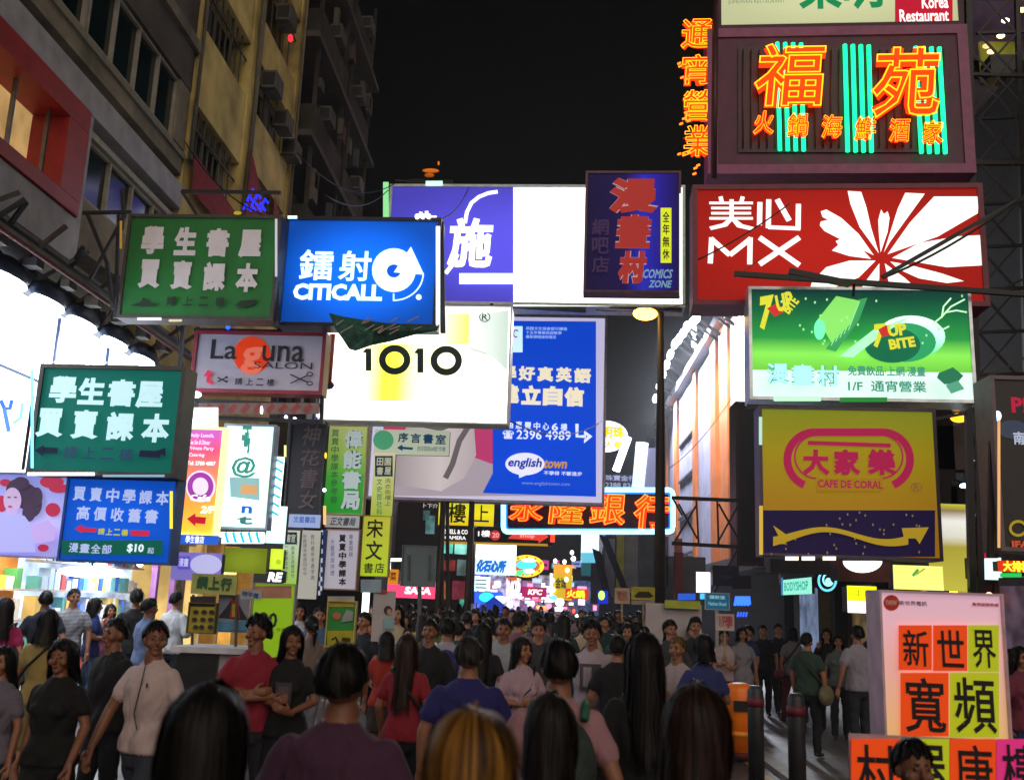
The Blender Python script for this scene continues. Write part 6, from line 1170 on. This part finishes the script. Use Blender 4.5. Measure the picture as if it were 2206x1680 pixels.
def hair_mesh(style, near, turn=0, seed=0, dz=0):
    key = (style, near, round(turn, 2), seed, dz)
    if key in HAIRS: return HAIRS[key]
    g = np.random.default_rng(seed+11); mb = MB(); hc = np.array((0, -.01, 1.592+dz)); long = {'short': 0, 'bob': .09, 'long': .3, 'vlong': .42, 'pony': .0, 'mid': .16, 'messy': .0}[style]
    th0 = {'short': .009, 'messy': .016, 'pony': .008}.get(style, .013)
    ph = g.random(6)*6.28
    def L(a):                                    # how far the hair reaches: angle from the crown, then metres down
        f = abs(a)                               # a = 0 at the face
        if long:
            if f < .75: return math.radians(62+5*math.sin(a*7+ph[0])), 0
            t = min(1, (f-.75)/.35); return math.radians(70+34*min(1, t*1.6)), long*(.75+.25*min(1, (f-.75)/1.2))*t*(1+.08*math.sin(a*9+ph[1]))
        if f < .8: return math.radians(60+6*math.sin(a*11+ph[0])), 0
        if f < 1.35: return math.radians(66+20*(f-.8)), 0
        if f < 1.75: return math.radians(78+40*(f-1.35)), 0
        return math.radians(min(113, 92+34*(f-1.75))), 0
    def S(a, t, ex=0):
        pe, ln = L(a); tot = pe*.1+ln; d = t*tot; lock = (.007 if near else .004)*math.sin(a*13+ph[2]+t*1.5)*min(1, t*4)+.004*math.sin(a*29+ph[3]+t*3)+.004*math.sin(a*5+t*11+ph[4])+(.008*math.sin(a*7+t*9+ph[4]) if style == 'messy' else 0)
        th = th0+lock+ex
        if d <= pe*.1 or not ln:
            p = min(d/.1, pe); x = (.073+th)*math.sin(p)*math.sin(a); y = (.094+th)*math.sin(p)*math.cos(a); z = (.108+th)*math.cos(p)
            return hc+np.array((x, y, z))
        s = d-pe*.1; q = s/max(ln, .01); rx = (.073+th)*math.sin(pe)*(1+.22*q-.25*q*q*(long > .2)); ry = (.094+th)*math.sin(pe)*(1-.1*q)
        return hc+np.array((rx*math.sin(a)+.006*math.sin(s*22+a*5+ph[5]), ry*math.cos(a)-.05*q*(long > .12)-.01*q, (.108+th)*math.cos(pe)-s))
    na, nt = (64, 22) if near == 2 else (32, 12) if near == 1 else (20, 8)
    V = [hc+np.array((0, 0, .108+th0))]
    for i in range(1, nt+1):
        for j in range(na): V.append(S(-math.pi+2*math.pi*j/na, (i/nt)**.8))
    f = [(0, 1+(j+1) % na, 1+j) for j in range(na)]
    for i in range(nt-1):
        for j in range(na): a = 1+i*na+j; b = 1+i*na+(j+1) % na; f.append((a, b, b+na, a+na))
    # inner skin so that the tips have depth
    mb.add(V, f, HB, True)
    if near:
        ns = (2200 if near == 2 else 300)
        for _ in range(ns):
            a = (g.random()*2-1)*math.pi; t0 = g.random()**1.5*.6; t1 = min(1.04+.06*g.random(), t0+.35+.5*g.random()); ex = .001+.007*g.random()+(.012*g.random() if g.random() < .12 else 0); w = (.0016+.002*g.random())*(1 if near == 2 else 2); k = 6; sw = (g.random()-.5)*.25; P = []
            for i in range(k+1):
                u = i/k; t = t0+(t1-t0)*u; p = S(a+sw*u, t, ex*(1 if style != 'messy' else 2)*(1.1-.6*min(1, t))*math.sin(min(1, u*1.2+.15)*2.2)); P.append(p)
            Q = []
            for i, p in enumerate(P):
                tv = np.array((math.cos(a), -math.sin(a), 0))*w*(1-.7*i/k); Q += [p-tv, p+tv]
            mb.add(Q, [(2*i, 2*i+1, 2*i+3, 2*i+2) for i in range(k)], HB, True)
    if style == 'pony':
        b = hc+np.array((0, -.11, .02)); P = [b, b+np.array((0, -.05, -.02)), b+np.array((0, -.06, -.1)), b+np.array((0, -.045, -.24))]; mb.tube(P, [.02, .034, .032, .008], HB, 10)
    if turn:
        c, s_ = math.cos(turn), math.sin(turn); mb.v = [(x*c-y*s_, x*s_+y*c, z) for x, y, z in mb.v]
    me = bpy.data.meshes.new('hair'); me.from_pydata(mb.v, [], mb.f); me.materials.append(HB); me.polygons.foreach_set('use_smooth', [True]*len(mb.f)); me.update(); HAIRS[key] = me; return me
PEOPLE = []
def person(px, yt, d, head, spec, hair, cols, label, near=0, group=None, hc=None, turn=0, seed=0, skin=0, wide=1.0, extra=None, lean=0):
    """px, yt: where the top of the head shows; d: metres away; head: way the body faces, 0 = away from us, 180 = towards us"""
    spec = (spec[0], spec[1], spec[2], spec[3], round(turn, 2)); want(spec, near); PEOPLE.append((px, yt, d, head, spec, hair, cols, label, near, group, hc, turn, seed, skin, wide, extra, lean))
def swap(o, mats):
    for i, m in enumerate(mats):
        o.material_slots[i].link = 'OBJECT'; o.material_slots[i].material = m
def place_people():
    make_bodies()
    for px, yt, d, head, spec, hair, cols, label, near, group, hc, turn, seed, skin, wide, extra, lean in PEOPLE:
        w = atY(px, yt, d); sit = spec[1] == 'sit'; top = 1.715-(.37 if sit else 0); fl = .05 if (w[0] < -3.6 or w[0] > 2.6) else 0; sc = (w[2]-fl)/top
        if sc < .8 or sc > 1.12: print('SCALE', label, round(sc, 2), d)
        sc = min(max(sc, .82), 1.12)
        r = bpy.data.objects.new('person', None); COL.objects.link(r); r.empty_display_size = .1
        r.matrix_basis = Matrix.Translation((w[0], w[1], fl))@Matrix.Rotation(math.radians(head), 4, 'Z')@Matrix.Rotation(math.radians(lean), 4, 'X')@Matrix.Diagonal((sc*wide, sc*wide, sc, 1))
        tag(r, label, 'person', group)
        b = bpy.data.objects.new('body', BODIES[(spec, near)]); COL.objects.link(b); b.parent = r
        swap(b, [SKIN[skin], fabric(*cols[0]) if isinstance(cols[0], tuple) else fabric(cols[0]), fabric(cols[1]), D(cols[2] if len(cols) > 2 else '2a2624', .5), EYEM, LIP, BROW])
        if hair:
            h = bpy.data.objects.new('hair', hair_mesh(hair, near, turn, seed, -.37 if sit else 0)); COL.objects.link(h); h.parent = r; swap(h, [hc or HB])
        if extra: extra(r)
def part_local(mb, name, r): return mb.build(name, r, world=False)
def print_front(hexs):
    def f(r):
        for (x, z, w, h, hx) in hexs:
            m = MB(); V = []; n = 6
            for i in range(n+1):
                xx = x-w/2+w*i/n; y = .152-.9*xx*xx
                V += [(xx, y, z-h/2), (xx, y, z+h/2)]
            m.add(V, [(2*i, 2*i+1, 2*i+3, 2*i+2) for i in range(n)], D(hx, .8)); part_local(m, 'shirt_print', r)
    return f
def backpack(hx, hx2='d8a0a8', hood=True):
    def f(r):
        m = MB(); m.ell((0, -.2, 1.17), (.15, .1, .22), D(hx, .8, 0, .3, 12, .4), 16, 10); bp_ = part_local(m, 'backpack', r)
        for s in (-1, 1): m = MB(); m.tube([(s*.1, -.14, 1.38), (s*.12, -.05, 1.435), (s*.13, .09, 1.36), (s*.14, .1, 1.2)], .02, D(hx2, .8), 8); part_local(m, 'strap', r)
    return f
def shoulder_bag(hx, side=1, strap='141214', big=False):
    def f(r):
        m = MB(); s = .17 if big else .12; m.ell((side*.27, .0, .86), (.09, s, s*.85), D(hx, .8, 0, .3, 12, .4), 14, 10); part_local(m, 'bag', r)
        m = MB(); m.tube([(side*.26, 0, .98), (side*.1, -.13, 1.2), (-side*.1, -.1, 1.42), (-side*.13, .02, 1.44), (-side*.05, .13, 1.25), (side*.24, .05, .98)], .013, D(strap, .8), 8); part_local(m, 'bag_strap', r)
    return f
def both(*fs):
    def f(r):
        for q in fs: q(r)
    return f
F_ = 'f'; M_ = 'm'
# -- closest heads, seen from behind
person(455, 1472, 2.4, 2, (F_, 'stand', 'pants', 'tee'), 'vlong', ('141318', '15151c'), 'long black haired woman from behind, hair filling the lower left foreground', 2, seed=1, wide=1.1)
person(745, 1388, 3.45, -6, (M_, 'stand', 'jeans', 'tee'), 'short', ('56304e', '1c2236'), 'broad man from behind in a plain plum coloured T-shirt', 2, seed=2, wide=1.06, skin=1)
person(1020, 1530, 2.1, 4, (F_, 'stand', 'jeans', 'tee'), 'mid', ('6a5a66', '22222c'), 'person with blonde streaked brown hair, seen from behind at the bottom edge', 2, hc=HBL, seed=3, wide=1.08)
person(1188, 1494, 3.4, -4, (F_, 'walk', 'jeans', 'tee'), 'vlong', ('c09aa2', '23202a'), 'long dark haired woman in a pale pink top, seen from behind', 2, seed=4, hc=hairmat('0f0d0c', '221c1a'))
person(1500, 1474, 3.0, -14, (F_, 'stand', 'pants', 'long'), 'vlong', ('17130f', '141214'), 'dark brown haired woman with very wide hair, closest on the right', 2, hc=HBR, seed=5, wide=1.1)
# -- second row
person(1206, 1378, 4.6, 8, (M_, 'walk', 'jeans', 'tee'), 'short', ('c08f98', '20222c'), 'black haired young man with a grey green backpack and pink collar', 2, seed=6, extra=backpack('2c3a38', '20604c'))
person(1387, 1362, 5.0, 6, (F_, 'walk2', 'skirt', 'long'), 'vlong', ('0d0c10', '0c0b0f'), 'bare legged long haired woman in a black top and black skirt, from behind', 2, seed=7)
person(880, 1366, 7.8, -5, (F_, 'walk', 'pants', 'tee'), 'vlong', ('a01c30', '0e0e1a'), 'woman from behind in a red top and black trousers with a thin bag strap', 2, hc=HBR, seed=8, extra=shoulder_bag('1a1416', 1))
person(1012, 1372, 6.2, 4, (M_, 'walk2', 'jeans', 'tee'), 'short', ('2c2a78', '20222e'), 'man from behind in a royal blue T-shirt with grey cropped hair', 2, seed=9, wide=1.08, hc=hairmat('1a1816', '3a3430'))
person(140, 1378, 6.3, 176, (F_, 'walk', 'pants', 'vneck'), 'mid', ('0c0b0d', '101014'), 'smiling woman with curly dark hair in a loose black dress walking towards us', 2, seed=10, skin=1, wide=1.08)
person(340, 1337, 6.5, 158, (M_, 'walk2', 'jeans', 'tee'), 'short', ('e4ccca', '3c4252'), 'young man in a pale pink T-shirt with earphone cord, looking left', 2, turn=.9, seed=11, skin=1,
       extra=lambda r: (part_local(MB().tube([(-.05, .12, 1.44), (-.04, .135, 1.3), (-.02, .15, 1.12), (-.06, .15, 1.02)], .004, D('101010'), 6), 'earphone_cord', r), print_front([(-.1, 1.3, .015, .03, '20243a')])(r)))
person(557, 1327, 7.6, 192, (M_, 'crossed', 'jeans', 'tee'), 'messy', ('9c1a34', '20222c'), 'man in a crimson T-shirt with folded arms looking right', 2, turn=-.6, seed=12, skin=1)
person(632, 1348, 7.6, 180, (F_, 'hold', 'pants', 'tee'), 'long', ('0c0c10', '0c0c14'), 'long haired woman in a black printed T-shirt looking up to the left', 2, turn=.5, seed=13, skin=1, extra=print_front([(0, 1.2, .13, .16, '3c3438'), (0, 1.2, .08, .1, '5a4a52')]))
person(1275, 1337, 9.6, 176, (M_, 'walk', 'pants', 'tee'), 'messy', ('c8b8c4', '14141a'), 'young man in a long white T-shirt with a dark print, walking towards us', 2, seed=14, skin=1, extra=print_front([(0, 1.2, .2, .24, '4a4450'), (.03, 1.2, .08, .18, '9a8e98')]))
# -- left pavement
person(16, 1287, 10.5, 20, (F_, 'walk', 'jeans', 'tee'), 'long', ('b01c62', '20263a'), 'woman in a magenta top with a grey bag at the left edge', 1, seed=15, extra=shoulder_bag('5a5a66', -1))
person(108, 1312, 8.6, 10, (F_, 'stand', 'shorts', 'tee'), 'mid', ('b09858', '8a8458'), 'person from behind in a mustard top behind the woman in black', 1, seed=16, extra=shoulder_bag('1c1a1c', -1))
person(102, 1272, 12.5, 30, (M_, 'walk', 'jeans', 'tee'), 'short', ('1a2034', '1c2434'), 'person in dark navy between the magenta top and the striped shirt', 1, seed=17)
person(162, 1267, 13.8, 205, (M_, 'stand', 'jeans', 'tee'), 'short', (('2a3040', 'a8a8b0', 110), '2a3a5a'), 'man in a navy and white striped shirt', 1, turn=.3, seed=18)
person(208, 1287, 14.2, 300, (F_, 'hold', 'jeans', 'tee'), 'long', ('24307c', '4a6a9c'), 'woman in a blue top and light blue jeans standing sideways', 1, seed=19)
person(296, 1270, 14.0, 30, (M_, 'stand', 'pants', 'tee'), 'messy', ('121218', '14141c'), 'person in black with untidy hair before the yellow doorway', 1, seed=20)
person(325, 1288, 12.5, 320, (M_, 'stand', 'jeans', 'tee'), 'short', ('7088b4', '283046'), 'man in a light blue shirt left of the white shirted man', 1, seed=21, wide=1.1)
person(382, 1274, 14.6, 340, (M_, 'hold', 'jeans', 'long'), 'short', ('cfd4dc', '2a3040'), 'man in a white shirt beside the yellow doorway', 1, seed=22, skin=2)
person(252, 1330, 7.4, 150, (M_, 'reach', 'jeans', 'tee'), 'short', ('14141a', '1a1c26'), 'man in a black T-shirt half hidden behind the pale pink T-shirt', 1, seed=23, skin=1)
person(8, 1420, 6.5, 170, (F_, 'stand', 'jeans', 'tee'), 'long', (('8a8694', '4a4656', 160), '283040'), 'woman in a grey patterned top cut by the left edge', 1, seed=24)
person(240, 1300, 15, 220, (F_, 'phone', 'jeans', 'tee'), 'mid', ('8a4a6a', '2c3448'), 'woman in a mauve top holding a phone at the shop front', 1, seed=25)
# -- behind the promotion posters
person(648, 1298, 14, 190, (F_, 'hold', 'jeans', 'tee'), 'mid', ('b8bccc', '6a7488'), 'woman in a white top right of the lime banner', 1, seed=26)
person(690, 1306, 13, 200, (M_, 'stand', 'jeans', 'tee'), 'short', ('4a6a8a', 'a8a8b0'), 'man in a steel blue top left of the green poster', 1, seed=27, extra=backpack('2a2c34'))
person(786, 1318, 12.5, 150, (M_, 'walk', 'pants', 'tee'), 'short', ('1c1c28', '14141c'), 'man in a dark top right of the green poster', 1, seed=28)
person(672, 1325, 11, 30, (F_, 'walk', 'jeans', 'tank'), 'pony', ('8a7a70', 'b4b8c8'), 'woman in pale trousers behind the woman in the black printed T-shirt', 1, seed=29)
person(835, 1360, 10.5, 10, (F_, 'stand', 'skirt', 'tee'), 'mid', ('b4301c', '3a2a28'), 'woman in an orange red top left of the red top with long hair', 1, seed=30)
person(927, 1333, 9.8, 170, (M_, 'walk', 'pants', 'long'), 'short', ('101014', '101014'), 'man in a black jacket facing us behind the red topped woman', 1, seed=31, skin=1)
person(965, 1330, 10.5, 5, (M_, 'walk2', 'jeans', 'tee'), 'short', ('b4b4c8', '202850'), 'man with a violet backpack over a white top', 1, seed=32, extra=backpack('2c3078', 'c8c8dc'))
person(1042, 1340, 9.8, -5, (F_, 'walk', 'pants', 'tee'), 'vlong', ('141418', '14141c'), 'woman in black with hair to her waist behind the blue T-shirt', 1, seed=33)
person(1086, 1332, 10.8, 180, (M_, 'walk2', 'shorts', 'tee'), 'short', ('a8b0b8', '8a8078'), 'man in a pale grey shirt facing us between black haired women', 1, seed=34, skin=1, wide=1.08)
person(1126, 1372, 8.6, 200, (F_, 'hold', 'skirt', 'tee'), 'long', ('c8a8b8', 'b0304c'), 'girl in a pink and white top with a red bag', 1, turn=.4, seed=35, extra=shoulder_bag('a02038', 1))
person(1160, 1335, 11.5, 185, (M_, 'walk', 'pants', 'tee'), 'messy', ('3c3a40', '20202a'), 'man in a charcoal top left of the young man in white', 1, seed=36)
person(1330, 1368, 9.2, 0, (M_, 'walk', 'pants', 'tee'), 'short', ('101014', '121218'), 'man in a black shirt left of the woman in the black skirt', 1, seed=37)
person(1352, 1342, 13, 170, (F_, 'stand', 'jeans', 'tee'), 'bob', ('6a7a3a', '2c3040'), 'woman in an olive top before the pale booth', 1, seed=38)
person(1370, 1338, 13.4, 10, (M_, 'stand', 'jeans', 'tee'), 'short', ('3a2c3c', '20242e'), 'man in a dark plum top before the pale booth', 1, seed=39)
person(1444, 1336, 13.2, 200, (M_, 'hold', 'jeans', 'long'), 'messy', ('3a3c40', '20242e'), 'man in a charcoal jacket before the pale booth, facing us', 1, seed=40)
person(1458, 1370, 9.4, 150, (M_, 'hold', 'pants', 'long'), 'short', ('d4c4c8', '20242e'), 'man in a white long sleeved shirt with blondish hair', 1, seed=41, hc=hairmat('2a1c12', '8a6a2c'), extra=None)
person(1515, 1366, 8.8, 10, (F_, 'hold', 'jeans', 'tee'), 'bob', (('26306a', '343e78', 120), '20283c'), 'woman from behind in a navy top with rolled up hair', 1, seed=42)
person(1498, 1330, 14.2, 180, (M_, 'stand', 'jeans', 'tee'), 'messy', ('1c2026', '20242e'), 'man in a dark jacket behind the navy top', 1, seed=43)
# -- right pavement
person(1560, 1356, 15.5, 175, (M_, 'hold', 'pants', 'tee'), 'short', ('cbb6b8', '20242e'), 'man in a white T-shirt under the red character placard', 1, seed=44, extra=print_front([(0, 1.24, .06, .06, '7a6a70')]))
person(1598, 1350, 15.5, 190, (F_, 'stand', 'dress', 'tee'), 'bob', ('9a98a4', '9a98a4'), 'woman in a grey dress right of the white T-shirt', 1, seed=45)
person(1612, 1346, 16.5, 120, (M_, 'stand', 'pants', 'tee'), 'short', ('24345c', '1c2030'), 'man in a blue and white top right of the grey dress', 1, seed=46)
person(1643, 1345, 18, 178, (M_, 'stand', 'pants', 'tee'), 'short', ('15171f', '14151c'), 'left one of two men in black standing by the dark shop', 1, seed=47)
person(1676, 1343, 18.5, 184, (M_, 'walk', 'pants', 'tee'), 'short', ('121316', '101116'), 'right one of two men in black standing by the dark shop', 1, seed=48)
person(1706, 1350, 17, 10, (F_, 'walk2', 'pants', 'tee'), 'bob', ('8a8484', '6a2430'), 'woman with a grey top and maroon bag beside the two men in black', 1, seed=49, extra=shoulder_bag('6a2434', -1))
person(1738, 1362, 13.2, 320, (M_, 'stand', 'pants', 'tee'), 'short', ('2f4a3c', '14161c'), 'man in a dark green T-shirt with a khaki canvas bag', 1, seed=50, extra=shoulder_bag('6a6248', 1, '2a2820', True))
person(1780, 1352, 16, 160, (F_, 'phone', 'pants', 'long'), 'long', ('141216', '14151c'), 'woman in black holding a phone near the shop doorway', 1, seed=51)
person(1805, 1366, 15.2, 170, (F_, 'stand', 'pants', 'tee'), 'bob', ('6a7470', '30363e'), 'woman in a grey green top left of the white shirted back', 1, seed=52)
person(1846, 1346, 13.4, 15, (M_, 'reach', 'jeans', 'tee'), 'short', ('a8a4b4', '2c3038'), 'man from behind in a pale shirt left of the tall white display', 1, seed=53)
person(1872, 1388, 14.5, 200, (F_, 'stand', 'pants', 'tee'), 'mid', ('8a7a7c', '4a3434'), 'woman half hidden by the tall white display', 1, seed=54)
person(1966, 1592, 4.6, 186, (F_, 'sit', 'jeans', 'tee'), 'short', ('1a1418', '20242e'), 'dark haired seated person whose head covers the lime sheet of the low board', 2, seed=55, skin=1)
person(2196, 1392, 10, 200, (F_, 'stand', 'jeans', 'tee'), 'mid', ('8a3a50', '2a3a6a'), 'woman in a wine red top cut by the right edge', 1, seed=56)
person(2172, 1400, 13, 180, (M_, 'stand', 'jeans', 'tee'), 'short', ('3a4a6a', '20242e'), 'man in a dusky blue top beside the right edge of the tall display', 1, seed=57)
# stool for the seated person
# -- the packed crowd down the street
tops = [('14141a', 'black'), ('a8a8b4', 'white'), ('8a2030', 'red'), ('2c3a6a', 'blue'), ('5a5a60', 'grey'), ('6a7a3a', 'olive'), ('8a5a70', 'mauve'), ('c8b8a0', 'cream'), ('2a4a44', 'dark green'), ('a85a38', 'rust'), ('30303c', 'charcoal'), ('b09a3c', 'mustard')]
vs = [((M_, 'walk', 'jeans', 'tee'), 'short'), ((F_, 'walk2', 'jeans', 'tee'), 'long'), ((M_, 'stand', 'pants', 'long'), 'messy'), ((F_, 'hold', 'skirt', 'tee'), 'bob'), ((M_, 'walk2', 'pants', 'tee'), 'short'), ((F_, 'stand', 'jeans', 'tank'), 'pony'), ((M_, 'hold', 'jeans', 'tee'), 'short'), ((F_, 'walk', 'shorts', 'tee'), 'mid')]
g2 = np.random.default_rng(5); seen = {}
for i in range(112):
    row = i//14; d = 12.4+row*3.3+g2.random()*2.6; x0, x1 = 800, 1500-row*18
    if row > 3: x0, x1 = 870, 1400
    px = x0+(x1-x0)*((i % 14)+.1+.8*g2.random())/14; h = 1.5+.22*g2.random(); yt = 1300+(EYE-h)*F/d+(px-1186)*.037
    (spec, hr) = vs[int(g2.integers(8))]; hx, cn = tops[int(g2.integers(12))]; fac = g2.random() < .36
    if row > 1 and g2.random() < .45: hx, cn = tops[0]
    rn = ('nearest row', 'second row', 'third row', 'fourth row', 'fifth row', 'sixth row', 'seventh row', 'last row')[row]
    hn = {'short': 'short', 'long': 'long', 'messy': 'untidy', 'bob': 'bobbed', 'pony': 'tied', 'mid': 'shoulder length'}[hr]
    lab = ('facing-us ' if fac else 'turned-away ')+{'m': 'man', 'f': 'woman'}[spec[0]]+' in '+cn.replace(' ', '-')+' top, '+hn.replace(' ', '-')+' hair, '+rn+' below '+near(px)
    person(px, yt, d, (180 if fac else 0)+g2.random()*50-25, spec, hr, (hx, '20242e' if i % 3 else '2c3a58'), lab, 1 if d < 14 else 0, 'people in the packed crowd', seed=int(g2.integers(3)), skin=int(g2.integers(3)),
           extra=(None if row > 3 else [None, shoulder_bag('2a2426', 1), backpack('2a3040', '30343c'), shoulder_bag('6a4a3a', -1), print_front([(0, 1.22, .14, .1, '8a8a90')]), None][i % 6]))
place_people()
st_ = thing('folding_stool', 'small stool under the seated person at the low board', 'stool', (0, 0, 0)); q = atY(1966, 1592, 4.6)
st_.matrix_basis = Matrix.Translation((q[0], q[1], .05)); m = MB(); m.box((q[0]-.18, 4.4, .38), (q[0]+.18, 4.78, .42), D('3a3c40')); m.build('seat', st_)
for sx in (-.15, .15):
    for sy in (4.44, 4.74): m = MB(); m.bar((q[0]+sx, sy, .05), (q[0]+sx*.9, sy, .38), .025, STEEL); m.build('leg', st_)

# thin haze volume added to imitate lens bloom round the signs
hz = bpy.data.materials.new('haze'); hz.use_nodes = True; tt = hz.node_tree; tt.nodes.remove(tt.nodes['Principled BSDF'])
pv = tt.nodes.new('ShaderNodeVolumePrincipled'); pv.inputs['Density'].default_value = .0006; pv.inputs['Color'].default_value = (.9, .93, 1, 1); pv.inputs['Anisotropy'].default_value = .6
tt.links.new(pv.outputs[0], tt.nodes['Material Output'].inputs['Volume'])
m = MB(); m.box((-30, -25, -1.6), (30, 175, 40), hz); o = m.build('haze'); o['kind'] = 'stuff'
SC.cycles.volume_bounces = 0
